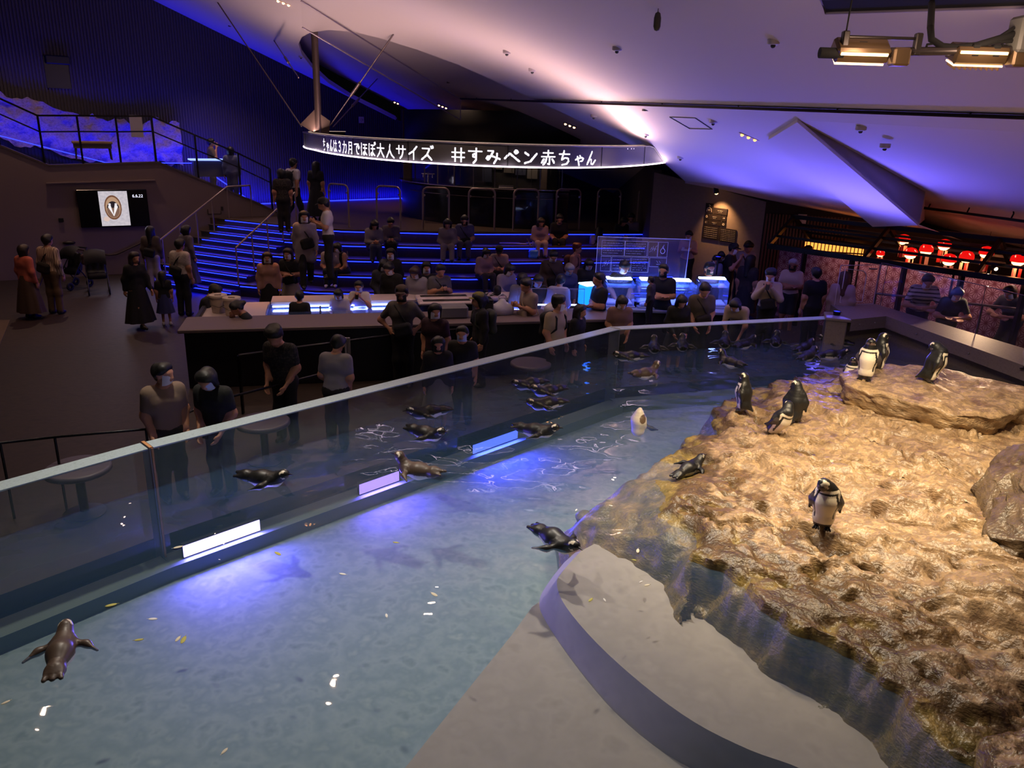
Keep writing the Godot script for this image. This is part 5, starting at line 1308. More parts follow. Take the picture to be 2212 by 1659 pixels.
		spot("downlight_beam", dl[k][0] + Vector3(0, -0.07, 0), dl[k][0] + Vector3(0, -2, 0.1), Color(1.0, 0.66, 0.38), 2.2 if k < 4 else 0.2, 40.0, 0.05, 0.9)
	# dim house lights put in as fill over the concourse, not seen fittings
	var added := [Vector3(-9.5, 0, -13.0), Vector3(-6.5, 0, -10.5), Vector3(-3.0, 0, -11.5), Vector3(-7.5, 0, -17.5), Vector3(-1.5, 0, -13.2), Vector3(2.2, 0, -14.5), Vector3(4.0, 0, -12.6), Vector3(-11.5, 0, -20.5), Vector3(-8.5, 0, -24.5), Vector3(-2.0, 0, -22.8)]
	var over := ["over the left concourse", "over the aisle by the pool wall", "over the island counter", "over the foot of the stair", "over the right end of the island counter", "over the display tanks", "over the far pool wall", "above the upper walkway", "above the stair head", "above the kiosk landing"]
	for k in added.size():
		var at: Vector3 = added[k]
		at.y = ceil_y(at.x, at.z) + (0.62 if k == 9 else 0.0)
		var t := thing("fill_downlight", "small warm downlight added for fill " + over[k], "downlight", at, 0, "dim house downlights")
		obj("ring", MB.new().lathe([Vector2(0.06, 0.02), Vector2(0.06, -0.012), Vector2(0.04, -0.012), Vector2(0.04, 0.02)], Vector3.ZERO, 16), mat(Color(0.3, 0.28, 0.28), 0.5), t)
		obj("lamp", MB.new().lathe([Vector2(0.04, 0.0), Vector2(0, 0.0)], Vector3.ZERO, 14), glow(Color(1.0, 0.72, 0.48), 0.6), t)
		spot("fill_beam", at + Vector3(0, -0.05, 0), at + Vector3(0, -3, 0.3), Color(1.0, 0.82, 0.70), [2.6, 2.6, 2.2, 2.2, 1.8, 1.2, 1.2, 6.0, 4.0, 3.0][k], 62.0, 0.05, 1.0)
	# warm beam on the two women at the counter, and on the visitors at the left
	spot("counter_downlight", Vector3(-5.2, 6.6, -17.0), Vector3(-4.95, 0.9, -15.4), Color(1.0, 0.66, 0.40), 5.5, 14.0, 0.06, 0.8)
	spot("concourse_downlight", Vector3(-8.9, 8.2, -15.6), Vector3(-9.9, 0.0, -16.5), Color(1.0, 0.66, 0.40), 3.5, 22.0, 0.06, 0.9)

func build_arbour() -> void:
	var steel := mat(Color(0.07, 0.055, 0.06), 0.4, 0.4)
	var e0 := Vector3(7.229, 1.88, -16.154)
	var e1 := Vector3(8.684, 1.88, -14.59)
	var r0 := Vector3(8.626, 2.45, -17.656)
	var r1 := Vector3(8.859, 2.45, -14.181)
	var fwd := (e1 - e0).normalized()
	var e9 := e1 + fwd * 4.5
	var eb := e0 - fwd * 2.2
	var across := Vector3(r0.x - e0.x, 0, r0.z - e0.z)
	across -= fwd * across.dot(fwd)
	across = across.normalized() * 1.0
	var ridge_up := Vector3(0, 0.6, 0)
	var ab := thing("lantern_arbour", "dark steel pitched frame over the lantern walk at the right", "arbour")
	var span: float = e0.distance_to(e1)
	var bays := [-2.2, 0.0, span, span * 2.0]
	for b in bays:
		var p = e0 + fwd * b
		obj("rafter", MB.new().bar(p, p + across + ridge_up, 0.07, 0.09), steel, ab)
		obj("rafter", MB.new().bar(p + across + ridge_up, p + across * 2.0, 0.07, 0.09), steel, ab)
	for k in 3:
		var o := across * (k / 3.0) + ridge_up * (k / 3.0)
		obj("eave_beam" if k == 0 else "purlin", MB.new().bar(eb + o, e9 + o, 0.11 if k == 0 else 0.05, 0.11 if k == 0 else 0.05), steel, ab)
		var o2 := across * (2.0 - k / 3.0) + ridge_up * (k / 3.0)
		obj("eave_beam" if k == 0 else "purlin", MB.new().bar(eb + o2, e9 + o2, 0.11 if k == 0 else 0.05, 0.11 if k == 0 else 0.05), steel, ab)
	obj("ridge_beam", MB.new().bar(eb + across + ridge_up, e9 + across + ridge_up, 0.09, 0.09), steel, ab)
	for k in 7:
		var p := e0 + fwd * (-1.3 + k * span / 2.0)
		obj("post", MB.new().bar(Vector3(p.x, 0, p.z), p, 0.1, 0.08), steel, ab)
	# pink patterned cloth wall behind the posts
	var pw := thing("pattern_screen", "pink screen printed with a red hemp leaf lattice behind the arbour posts", "screen")
	var im := Image.create(256, 256, false, Image.FORMAT_RGB8)
	im.fill(Color(0.62, 0.47, 0.47))
	var red := Color(0.40, 0.17, 0.20)
	var seg := func(a: Vector2, b: Vector2) -> void:
		var m := int(a.distance_to(b) * 1.5)
		for q in m + 1:
			var c := a.lerp(b, float(q) / m)
			im.fill_rect(Rect2i(posmod(int(c.x), 256), posmod(int(c.y), 256), 5, 5), red)
	for gx in 3:
		for gy in 3:
			var c := Vector2(gx * 128 + (64 if gy % 2 else 0), gy * 128)
			for k in 6:
				var a := TAU * k / 6.0 + PI / 6
				var v := c + Vector2(cos(a) * 74, sin(a) * 86)
				var w := c + Vector2(cos(a + TAU / 6) * 74, sin(a + TAU / 6) * 86)
				seg.call(c, v); seg.call(v, w); seg.call((c + v + w) / 3.0, c); seg.call((c + v + w) / 3.0, v); seg.call((c + v + w) / 3.0, w)
	var pm := StandardMaterial3D.new()
	pm.albedo_texture = ImageTexture.create_from_image(im)
	pm.roughness = 0.8
	pm.uv1_scale = Vector3(3.2, 3.0, 1)
	var n := Vector3(-fwd.z, 0, fwd.x)
	if n.dot(across) < 0: n = -n
	for k in 5:
		var a := eb + fwd * (k * 1.9) + across.normalized() * 0.55
		var b := a + fwd * 1.86
		obj("panel", MB.new().quad_mesh(Vector3(a.x, 0.05, a.z), Vector3(b.x, 0.05, b.z), Vector3(b.x, 1.78, b.z), Vector3(a.x, 1.78, a.z)), pm, pw)
	# lanterns
	var spots := [[Vector3(8.53, 2.16, -17.27), "lantern with a red cap at the left end of the arbour"], [Vector3(8.265, 2, -16.334), "lower red lantern second from the left"], [Vector3(8.685, 2.06, -16.539), "red lantern hanging third from the left"], [Vector3(9.084, 2.16, -16.61), "higher red lantern fourth from the left"], [Vector3(8.67, 2, -15.574), "lower red lantern in the middle of the arbour"], [Vector3(9.034, 2.06, -15.618), "wide red lantern right of the middle of the arbour"], [Vector3(9.43, 2.16, -15.651), "red lantern before the right rafter"], [Vector3(9.52, 2.16, -14.751), "red lantern at the right edge of the picture"], [Vector3(9.786, 2, -14.555), "red lantern just outside the right edge"], [Vector3(7.638, 1.98, -16.337), "small lantern farthest back in the arbour"]]
	for k in spots.size():
		var ln := thing("paper_lantern", spots[k][1], "lantern", spots[k][0], 0.3 * k, "red lanterns in the arbour")
		var s := 1.0 if k < 9 else 0.6
		var shade := obj("cap_shade", MB.new().lathe([Vector2(0.135 * s, -0.03), Vector2(0.14 * s, 0.0), Vector2(0.13 * s, 0.06 * s), Vector2(0.09 * s, 0.11 * s), Vector2(0.02, 0.13 * s), Vector2(0, 0.13 * s)], Vector3.ZERO, 20), glow(Color(0.85, 0.05, 0.04), 0.55), ln)
		var leafm := MB.new()
		for q in 4:
			var a := q * 1.6
			leafm.ball(Vector3(cos(a) * 0.1 * s, 0.08 * s, sin(a) * 0.1 * s), Vector3(0.045, 0.012, 0.02) * s, 8, Basis(Vector3.UP, -a + 0.5) * Basis(Vector3.BACK, -0.7))
		obj("petal", leafm, glow(Color(1.0, 0.62, 0.5), 0.9), shade)
		obj("lamp_globe", MB.new().lathe([Vector2(0, -0.11 * s), Vector2(0.06 * s, -0.1 * s), Vector2(0.1 * s, -0.07 * s), Vector2(0.11 * s, -0.03 * s), Vector2(0, -0.028 * s)], Vector3.ZERO, 18), glow(Color(1.0, 0.72, 0.42), 3.0), ln)
		for q in 3:
			var a := q * 2.1 + k
			obj("paper_strip", MB.new().box(Vector3(cos(a) * 0.07 * s, -0.24 * s, sin(a) * 0.07 * s), Vector3(0.07, 0.26, 0.004) * s, Basis(Vector3.UP, a)), mat([Color(0.75, 0.62, 0.55), Color(0.62, 0.08, 0.08), Color(0.7, 0.45, 0.42)][q], 0.8), ln)
		var sup = e0 + fwd * (spots[k][0] - e0).dot(fwd)
		obj("cord", MB.new().tube([Vector3(0, 0.12 * s, 0), Vector3(0, 0.42 * s, 0)], 0.004, 5), steel, ln)
		if k < 9: omni("lantern_light", spots[k][0] + Vector3(0, -0.16, 0), Color(1.0, 0.55, 0.36), 0.05, 0.08)
	# small spot lamps clipped on the right rafter
	var cl := thing("clip_spotlight", "small bright clip spotlights under the right rafter of the arbour", "spotlight", Vector3(8.896, 1.95, -14.53))
	for q in 2:
		obj("housing", MB.new().tube([Vector3(-0.02 + q * 0.05, 0.02 + 0.1 * q, 0), Vector3(-0.08 + q * 0.12, -0.04 + 0.12 * q, 0.1)], 0.04, 10), steel, cl)
		obj("lamp_lens", MB.new().ball(Vector3(-0.08 + q * 0.12, -0.04 + 0.12 * q, 0.1), Vector3(0.035, 0.035, 0.03), 10), glow(Color(1.0, 0.85, 0.7), 4.0), cl)
	spot("arbour_clip", cl.position + Vector3(-0.1, -0.06, 0.18), cl.position + Vector3(-0.8, -1.0, 1.4), Color(1.0, 0.82, 0.64), 1.6, 48.0, 0.04, 0.9)
	# wash on the patterned screen from a tube hidden behind the eave
	var tubes := thing("screen_wash_tube", "thin warm light tube behind the arbour eave over the patterned screen", "light")
	var t0 := e0 - fwd * 1.0 + across.normalized() * 0.12 + Vector3(0, -0.04, 0)
	var t1 := e9 + across.normalized() * 0.12 + Vector3(0, -0.04, 0)
	obj("light_tube", MB.new().tube([t0, t1], 0.012, 6), glow(Color(1.0, 0.6, 0.5), 0.6), tubes)
	for k in 3: strip_light("screen_wash", t0.lerp(t1, k / 3.0) + Vector3(0, -0.03, 0), t0.lerp(t1, (k + 1) / 3.0) + Vector3(0, -0.03, 0), across.normalized() * 0.8 + Vector3.DOWN, 0.05, Color(1.0, 0.80, 0.78), 0.3)
	# track rail below the arbour ceiling
	var tr := thing("lighting_track", "black lighting track on three short hangers under the ceiling at the right", "lighting track")
	var a0 := Vector3(7.929, 3, -15.802)
	var a1 := a0 + (Vector3(8.651, 3, -13.498) - a0) * 1.4
	obj("track", MB.new().tube([a0, a1], 0.026, 8), steel, tr)
	for px in [Vector3(8.046, 3, -15.559), Vector3(8.321, 3, -14.686), Vector3(8.58, 3, -13.761)]:
		obj("hanger", MB.new().tube([px, px + Vector3(0.03, 0.1, 0), px + Vector3(0, 0.2, 0)], 0.014, 6), steel, tr)
		obj("mount", MB.new().box(px + Vector3(0, 0.21, 0), Vector3(0.12, 0.02, 0.06)), steel, tr)
	# concrete ledge round the far right of the pool
	var conc := textured([Color(0.40, 0.35, 0.31), Color(0.47, 0.42, 0.37), Color(0.43, 0.38, 0.34)], 0.03, 1.0, 0.6, 0.1, 31)
	var lg := thing("pool_ledge", "grey concrete ledge along the right side of the pool", "ledge")
	var near := [Vector3(6.1, 0, -13.7), Vector3(6.89, 0, -14.07), Vector3(7.54, 0, -10.99), Vector3(8.6, 0, -5.0)]
	var far := [Vector3(6.2, 0, -14.96), Vector3(7.14, 0, -15.22), Vector3(8.18, 0, -12.0), Vector3(9.9, 0, -5.0)]
	for k in 3:
		var poly := [near[k] + Vector3(0, 0.93, 0), near[k + 1] + Vector3(0, 0.93, 0), far[k + 1] + Vector3(0, 0.93, 0), far[k] + Vector3(0, 0.93, 0)]
		obj("coping", MB.new().prism(poly, Vector3(0, 0.22, 0)), conc, lg)
		var inn := [near[k].lerp(far[k], 0.3), near[k + 1].lerp(far[k + 1], 0.3)]
		obj("base_wall", MB.new().prism([inn[0] + Vector3(0, -0.4, 0), inn[1] + Vector3(0, -0.4, 0), far[k + 1] + Vector3(0, -0.4, 0), far[k] + Vector3(0, -0.4, 0)], Vector3(0, 1.33, 0)), conc, lg)
	for p in [Vector3(6.3, 1.04, -13.79), Vector3(6.65, 1.04, -13.96), Vector3(7.05, 1.04, -13.2), Vector3(7.3, 1.04, -12.0)]: obj("bolt", MB.new().ball(p, Vector3(0.018, 0.018, 0.018), 8), mat(Color(0.5, 0.48, 0.45), 0.3, 0.7), lg)
	var pl := thing("pool_pillar", "grey concrete pillar where the acrylic wall meets the ledge", "pillar", Vector3(5.92, 0, -13.95))
	obj("shaft", MB.new().bevel_box(Vector3(0, 0.36, 0), Vector3(0.36, 1.52, 0.5), 0.02, Basis(Vector3.UP, -0.3)), conc, pl)
	obj("cap", MB.new().bevel_box(Vector3(0.02, 1.13, 0), Vector3(0.44, 0.06, 0.56), 0.015, Basis(Vector3.UP, -0.3)), conc, pl)
	# glass gate and glass panels on the ledge
	var gt := thing("acrylic_gate", "clear acrylic gate with a rounded frame on the ledge", "gate")
	var g0 = far[0] + Vector3(0.05, 1.15, 0.06)
	var g1 = far[1] + Vector3(-0.02, 1.15, 0.06)
	var gu = (g1 - g0).normalized()
	obj("sheet", MB.new().quad_mesh(g0, g1, g1 + Vector3(0, 0.78, 0), g0 + Vector3(0, 0.78, 0)), pane(Color(0.7, 0.7, 0.75), 0.06, 0.5), gt)
	obj("edge", MB.new().tube([g0, g0 + Vector3(0, 0.78, 0), g1 + Vector3(0, 0.78, 0), g1, g0], 0.011, 6), mat(Color(0.7, 0.62, 0.58), 0.2), gt)
	var ip := [g0 + gu * 0.1 + Vector3(0, 0.06, 0.03), g0 + gu * 0.1 + Vector3(0, 0.72, 0.03)]
	for q in 6:
		var a := PI / 2 * q / 5.0
		ip.append(g0 + gu * (0.46 + 0.16 * sin(a)) + Vector3(0, 0.52 + 0.16 * cos(a), 0.03))
	ip.append(g0 + gu * 0.62 + Vector3(0, 0.06, 0.03))
	ip.append(ip[0])
	obj("inner_frame", MB.new().tube(ip, 0.009, 6), mat(Color(0.8, 0.74, 0.7), 0.2), gt)
	obj("latch", MB.new().tube([g1 + Vector3(-0.22, 0.7, 0.04), g1 + Vector3(-0.06, 0.7, 0.04)], 0.016, 8), mat(Color(0.75, 0.7, 0.65), 0.15, 0.9), gt)
	var gp := thing("ledge_glass", "clear glass panels standing on the pool ledge at the right", "glass barrier")
	var run := [far[1] + Vector3(0.0, 1.15, 0.06), far[1].lerp(far[2], 0.06) + Vector3(0, 1.15, 0.0), far[1].lerp(far[2], 0.72) + Vector3(0, 1.15, 0), far[2] + (far[3] - far[2]) * 0.12 + Vector3(0, 1.15, 0), far[3] + Vector3(0, 1.15, 0)]
	for k in 4:
		obj("pane", MB.new().quad_mesh(run[k], run[k + 1], run[k + 1] + Vector3(0, 0.82, 0), run[k] + Vector3(0, 0.82, 0)), pane(Color(0.7, 0.7, 0.72), 0.05, 0.4), gp)
		obj("edge", MB.new().tube([run[k], run[k] + Vector3(0, 0.82, 0), run[k + 1] + Vector3(0, 0.82, 0)], 0.008, 6), mat(Color(0.42, 0.36, 0.42), 0.2), gp)
	var vr := thing("visitor_rail", "grey rail that the visitors lean on behind the ledge glass", "rail")
	var v0 := Vector3(7.145, 1.36, -15.156)
	var v1 := Vector3(8.967, 1.36, -14.246)
	v1 = v0 + (v1 - v0) * 1.5
	obj("rail", MB.new().tube([v0, v1], 0.025, 8), mat(Color(0.45, 0.4, 0.38), 0.3, 0.5), vr)
	for k in 6:
		var p := v0.lerp(v1, k / 5.0)
		obj("post", MB.new().tube([Vector3(p.x, 0, p.z), p], 0.018, 8), mat(Color(0.35, 0.32, 0.3), 0.35, 0.5), vr)

const SWIMMERS := [
	# where, heading towards, pose, label
	[Vector3(-2.555, 0.68, -7.35), Vector3(-2.343, 0.68, -7.287), 0, "penguin swimming to the right near the left wall joint"],
	[Vector3(-1.018, 0.68, -8.743), Vector3(-0.8, 0.68, -8.584), 0, "penguin swimming to the right beside the far blue glow"],
	[Vector3(-1.088, 0.68, -9.514), Vector3(-1.314, 0.68, -9.39), 1, "penguin swimming to the left close under the acrylic wall"],
	[Vector3(-1.006, 0.68, -7.673), Vector3(-1.277, 0.68, -7.798), 2, "brownish penguin swimming to the left over the violet glow with its head up"],
	[Vector3(0.245, 0.68, -10.83), Vector3(0.062, 0.68, -10.704), 1, "leftmost and farthest of three penguins swimming left together"],
	[Vector3(0.507, 0.68, -10.497), Vector3(0.293, 0.68, -10.354), 0, "middle one of three penguins swimming left together, white flank showing"],
	[Vector3(0.478, 0.68, -9.983), Vector3(0.286, 0.68, -9.891), 1, "nearest one of three penguins swimming left together"],
	[Vector3(0.329, 0.68, -8.948), Vector3(0.555, 0.68, -8.845), 0, "penguin swimming to the right in the middle of the pool, flipper spread"],
	[Vector3(0.444, 0.68, -6.289), Vector3(0.657, 0.68, -6.026), 1, "black penguin swimming down to the right towards the grey shelf"],
	[Vector3(-3.093, 0.68, -4.517), Vector3(-3.202, 0.68, -4.82), 1, "large brown backed penguin swimming away at the lower left"],
	[Vector3(1.953, 0.68, -12.459), Vector3(1.633, 0.68, -12.369), 1, "penguin lying low in the water near the far wall joint"],
	[Vector3(2.459, 0.68, -13.035), Vector3(2.543, 0.68, -13.802), 2, "penguin near the far wall facing the visitors, left of its neighbour"],
	[Vector3(2.988, 0.68, -13.218), Vector3(3.125, 0.68, -14.077), 2, "penguin stretching up towards the feeding visitors at the far wall"],
	[Vector3(2.083, 0.68, -11.497), Vector3(2.321, 0.68, -11.667), 2, "brown penguin swimming to the right in the far part of the pool"],
	[Vector3(3.584, 0.68, -12.261), Vector3(3.413, 0.68, -12.567), 2, "penguin with a raised head swimming left in the far right pool"],
	[Vector3(3.804, 0.68, -13.501), Vector3(3.984, 0.68, -14.253), 2, "penguin facing the far wall below the woman who bends down"],
	[Vector3(4.174, 0.68, -13.482), Vector3(4.439, 0.68, -13.705), 0, "penguin swimming right along the far wall"],
	[Vector3(4.787, 0.68, -13.682), Vector3(5.048, 0.68, -14.457), 2, "dark penguin facing away below the photographing visitor"],
	[Vector3(5.197, 0.68, -13.354), Vector3(5.481, 0.68, -13.637), 0, "penguin of the far right group heading right, farthest left"],
	[Vector3(5.061, 0.68, -12.808), Vector3(5.363, 0.68, -13.132), 0, "penguin of the far right group heading right, nearest the rock"],
	[Vector3(5.528, 0.68, -12.946), Vector3(5.86, 0.68, -13.013), 1, "long bodied penguin swimming right behind the rock"],
	[Vector3(5.939, 0.68, -13.885), Vector3(5.712, 0.68, -13.989), 1, "penguin swimming left near the concrete pillar"],
]

func smooth_line(line: Array) -> Array:
	var out := []
	for k in line.size() - 1:
		for q in 4: out.append(line[k].cubic_interpolate(line[k + 1], line[maxi(k - 1, 0)], line[mini(k + 2, line.size() - 1)], q / 4.0))
	out.append(line[line.size() - 1])
	return out

func in_pool(p: Vector2, poly: PackedVector2Array) -> bool:
	return Geometry2D.is_point_in_polygon(p, poly)

func build_pool() -> void:
	var n1 := Vector3(0.717, 0, 0.697)
	var n2 := Vector3(0.31, 0, 0.95)
	var thick := 0.2
	# inner outline of the water
	var inner := PackedVector2Array([Vector2(-11.5, 2.3), Vector2(-4.41, -6.13), Vector2(-3.58, -7.12), Vector2(1.71, -12.56), Vector2(5.98, -13.98), Vector2(6.45, -14.2), Vector2(7.0, -14.3), Vector2(7.75, -11.1), Vector2(8.95, -5.0), Vector2(8.95, 2.3)])
	# basin: floor and outer walls
	var teal := textured([Color(0.40, 0.50, 0.50), Color(0.52, 0.61, 0.60), Color(0.45, 0.55, 0.55), Color(0.57, 0.65, 0.62)], 0.02, 3.2, 0.75, 0.0, 41)
	var fl := []
	for p in inner: fl.append(Vector3(p.x, -0.5, p.y))
	struct("floor_pool", MB.new().prism(fl, Vector3(0, 0.2, 0)), teal, "pale blue green pool floor")
	# grey shelf beside the rock: low part, sloping side, high part
	var grey := textured([Color(0.58, 0.56, 0.53), Color(0.64, 0.62, 0.59), Color(0.61, 0.59, 0.56), Color(0.66, 0.64, 0.61)], 0.014, 3.0, 0.8, 0.0, 43)
	var sh := thing("pool_shelf", "pale grey sloping shelf under the water beside the rock", "pool shelf")
	var hi := 0.30
	var lo := -0.02
	var rim := [Vector3(0.734, 0.3, -6.756), Vector3(0.53, 0.3, -6.365), Vector3(0.468, 0.3, -6.151), Vector3(0.53, 0.3, -5.808), Vector3(0.757, 0.3, -5.308), Vector3(1.06, 0.3, -4.827), Vector3(1.365, 0.3, -4.458), Vector3(1.689, 0.3, -4.213), Vector3(2.007, 0.3, -4.047), Vector3(2.348, 0.3, -3.717), Vector3(2.685, 0.3, -3.295)]
	var toe := [Vector3(0.691, -0.02, -7.249), Vector3(0.425, -0.02, -6.678), Vector3(0.325, -0.02, -6.34), Vector3(0.381, -0.02, -6.016), Vector3(0.614, -0.02, -5.421), Vector3(0.882, -0.02, -4.891), Vector3(1.203, -0.02, -4.485), Vector3(1.546, -0.02, -4.248), Vector3(1.907, -0.02, -4.068), Vector3(2.295, -0.02, -3.731), Vector3(2.74, -0.02, -3.268)]
	rim = smooth_line(rim)
	toe = smooth_line(toe)
	var top := rim.duplicate()
	top.append_array([Vector3(5.0, hi, -2.0), Vector3(6.0, hi, -6.0), Vector3(4.0, hi, -8.0), Vector3(2.2, hi, -8.2)])
	for k in top.size(): top[k] = Vector3(top[k].x, hi - 0.05, top[k].z)
	obj("upper_slab", MB.new().prism(top, Vector3(0, 0.05, 0)), grey, sh)
	obj("sloping_side", MB.new().sheet([toe, rim]), grey, sh)
	var low := [Vector3(0.258, -0.02, -6.262), Vector3(0.066, -0.02, -5.817), Vector3(-0.278, -0.02, -5.098), Vector3(-0.519, -0.02, -4.592), Vector3(-0.724, -0.02, -4.159), Vector3(-1.14, -0.02, -2.894)]
	var lowpoly := low.duplicate()
	for k in range(toe.size() - 1, 7, -1): lowpoly.append(toe[k])
	for k in lowpoly.size(): lowpoly[k] = Vector3(lowpoly[k].x, lo - 0.26, lowpoly[k].z)
	obj("lower_slab", MB.new().prism(lowpoly, Vector3(0, 0.26, 0)), grey, sh)
	# low plinth at the foot of the acrylic wall
	var plinth := MB.new()
	plinth.bar(Vector3(-10.0, -0.22, 0.5) + n1 * 0.18, Vector3(-3.62, -0.22, -7.12) + n1 * 0.12, 0.3, 0.16)
	plinth.bar(Vector3(-3.62, -0.22, -7.12) + n1 * 0.12, Vector3(1.75, -0.22, -12.5) + n1 * 0.05, 0.3, 0.16)
	plinth.bar(Vector3(1.75, -0.22, -12.5), Vector3(6.0, -0.22, -13.9), 0.3, 0.16)
	struct("trim_pool_plinth", plinth, mat(Color(0.36, 0.44, 0.42), 0.8), "low pale kerb at the foot of the acrylic wall under water")
	# acrylic walls
	var clear := pane(Color(0.35, 0.42, 0.5), 0.05, 0.45)
	var edge := textured([Color(0.60, 0.68, 0.70), Color(0.70, 0.78, 0.80), Color(0.64, 0.72, 0.75)], 0.03, 0.8, 0.35, 0.0, 47)
	var lines := [[Vector3(-11.2, 0, 1.53), Vector3(-4.57, 0, -6.28), Vector3(-3.76, 0, -7.24)], [Vector3(-3.72, 0, -7.28), Vector3(1.62, 0, -12.77)], [Vector3(1.65, 0, -12.79), Vector3(5.78, 0, -14.13)]]
	var said := ["clear acrylic pool wall panel at the lower left with a pale blue top edge", "long clear acrylic pool wall panel in the middle with a pale blue top edge", "far clear acrylic pool wall panel below the crowd of visitors"]
	for k in 3:
		var w := thing("acrylic_wall", said[k], "pool wall", Vector3.ZERO, 0, "acrylic pool wall panels")
		var nn := n1 if k < 2 else n2
		for s in lines[k].size() - 1:
			var a: Vector3 = lines[k][s]
			var b: Vector3 = lines[k][s + 1]
			obj("outer_face", MB.new().quad_mesh(a + Vector3(0, -0.3, 0), b + Vector3(0, -0.3, 0), b + Vector3(0, 1.09, 0), a + Vector3(0, 1.09, 0)), clear, w)
			obj("inner_face", MB.new().quad_mesh(a + nn * thick + Vector3(0, -0.3, 0), b + nn * thick + Vector3(0, -0.3, 0), b + nn * thick + Vector3(0, 1.09, 0), a + nn * thick + Vector3(0, 1.09, 0)), clear, w)
			obj("top_edge", MB.new().prism([a + Vector3(0, 1.085, 0), b + Vector3(0, 1.085, 0), b + nn * thick + Vector3(0, 1.085, 0), a + nn * thick + Vector3(0, 1.085, 0)], Vector3(0, 0.015, 0)), edge, w)
	var jt := thing("wall_joint", "pale tan sealed joint between two acrylic wall panels at the left", "joint", Vector3(-3.74, 0, -7.26))
	obj("seal", MB.new().bar(n1 * 0.1 + Vector3(0, -0.3, 0), n1 * 0.1 + Vector3(0, 1.1, 0), 0.03, 0.21, n1), mat(Color(0.60, 0.58, 0.66), 0.5), jt)
	obj("top_seal", MB.new().bar(n1 * -0.005 + Vector3(0, 1.105, 0), n1 * 0.205 + Vector3(0, 1.105, 0), 0.03, 0.012), mat(Color(0.78, 0.56, 0.36), 0.5), jt)
	obj("face_seal", MB.new().bar(n1 * 0.206 + Vector3(0.01, -0.3, 0), n1 * 0.206 + Vector3(0.01, 1.1, 0), 0.02, 0.01, n1), mat(Color(0.66, 0.48, 0.32), 0.5), jt)
	var j2 := thing("wall_joint", "thin grey joint at the far corner of the acrylic wall", "joint", Vector3(1.635, 0, -12.78))
	obj("seal", MB.new().bar(n1 * 0.1 + Vector3(0, -0.3, 0), n1 * 0.1 + Vector3(0, 1.1, 0), 0.02, 0.21, n1), mat(Color(0.35, 0.36, 0.38), 0.5), j2)
	obj("top_seal", MB.new().bar(Vector3(0, 1.105, 0), n1 * 0.21 + Vector3(0, 1.105, 0), 0.02, 0.012), mat(Color(0.7, 0.72, 0.72), 0.5), j2)
	# water: one rippled sheet
	var fn := FastNoiseLite.new()
	fn.seed = 12; fn.frequency = 1.5; fn.fractal_octaves = 2
	var f2 := FastNoiseLite.new()
	f2.seed = 13; f2.frequency = 4.2; f2.fractal_octaves = 2
	var calm := FastNoiseLite.new()
	calm.seed = 14; calm.frequency = 0.35
	var cell := 0.06
	var x0 := -8.4
	var z0 := -14.6
	var nx := 290
	var nz := 216
	var hh := PackedFloat32Array()
	hh.resize(nx * nz)
	var rings := []
	for s in SWIMMERS: rings.append(Vector2(s[0].x, s[0].z))
	for j in nz:
		for i in nx:
			var x := x0 + i * cell
			var z := z0 + j * cell
			var far := clampf((-z - 3.0) / 5.0, 0.35, 1.0)
			if x > 1.0 and z > -6.5: far *= 0.8
			var amp := far * (0.55 + 0.45 * calm.get_noise_2d(x, z))
			hh[j * nx + i] = amp * (0.020 * fn.get_noise_3d(x * 0.8 + z * 0.3, z * 1.5, 0.0) + 0.006 * f2.get_noise_3d(x, z * 1.3, 4.0))
	for r in rings:
		for j in range(maxi(0, int((r.y - z0 - 1.1) / cell)), mini(nz, int((r.y - z0 + 1.1) / cell))):
			for i in range(maxi(0, int((r.x - x0 - 1.1) / cell)), mini(nx, int((r.x - x0 + 1.1) / cell))):
				var d := Vector2(x0 + i * cell, z0 + j * cell).distance_to(r)
				if d < 1.1: hh[j * nx + i] += 0.0045 * sin(d * 26.0) * exp(-d * 2.4) * (1.0 - d / 1.1)
	var wm := MB.new()
	var id := PackedInt32Array()
	id.resize(nx * nz)
	id.fill(-1)
	var inside := PackedByteArray()
	inside.resize(nx * nz)
	for j in nz:
		for i in nx: inside[j * nx + i] = 1 if in_pool(Vector2(x0 + i * cell, z0 + j * cell), inner) else 0
	var vert := func(i: int, j: int) -> int:
		var k: int = j * nx + i
		if id[k] < 0:
			var dx := (hh[j * nx + mini(i + 1, nx - 1)] - hh[j * nx + maxi(i - 1, 0)]) / (2 * cell)
			var dz := (hh[mini(j + 1, nz - 1) * nx + i] - hh[maxi(j - 1, 0) * nx + i]) / (2 * cell)
			id[k] = wm.add(Vector3(x0 + i * cell, WATER + hh[k], z0 + j * cell), Vector3(-dx, 1, -dz).normalized())
		return id[k]
	for j in nz - 1:
		for i in nx - 1:
			var c := inside[j * nx + i] + inside[j * nx + i + 1] + inside[(j + 1) * nx + i] + inside[(j + 1) * nx + i + 1]
			if c == 4:
				var a: int = vert.call(i, j); var b: int = vert.call(i + 1, j); var d: int = vert.call(i + 1, j + 1); var e: int = vert.call(i, j + 1)
				wm.ix.append_array([a, b, d, a, d, e])
			elif c > 0:
				var sq := PackedVector2Array([Vector2(x0 + i * cell, z0 + j * cell), Vector2(x0 + (i + 1) * cell, z0 + j * cell), Vector2(x0 + (i + 1) * cell, z0 + (j + 1) * cell), Vector2(x0 + i * cell, z0 + (j + 1) * cell)])
				for piece in Geometry2D.intersect_polygons(sq, inner):
					var t := Geometry2D.triangulate_polygon(piece)
					for q in range(0, t.size(), 3):
						wm.tri(Vector3(piece[t[q]].x, WATER, piece[t[q]].y), Vector3(piece[t[q + 1]].x, WATER, piece[t[q + 1]].y), Vector3(piece[t[q + 2]].x, WATER, piece[t[q + 2]].y), Vector3.UP)
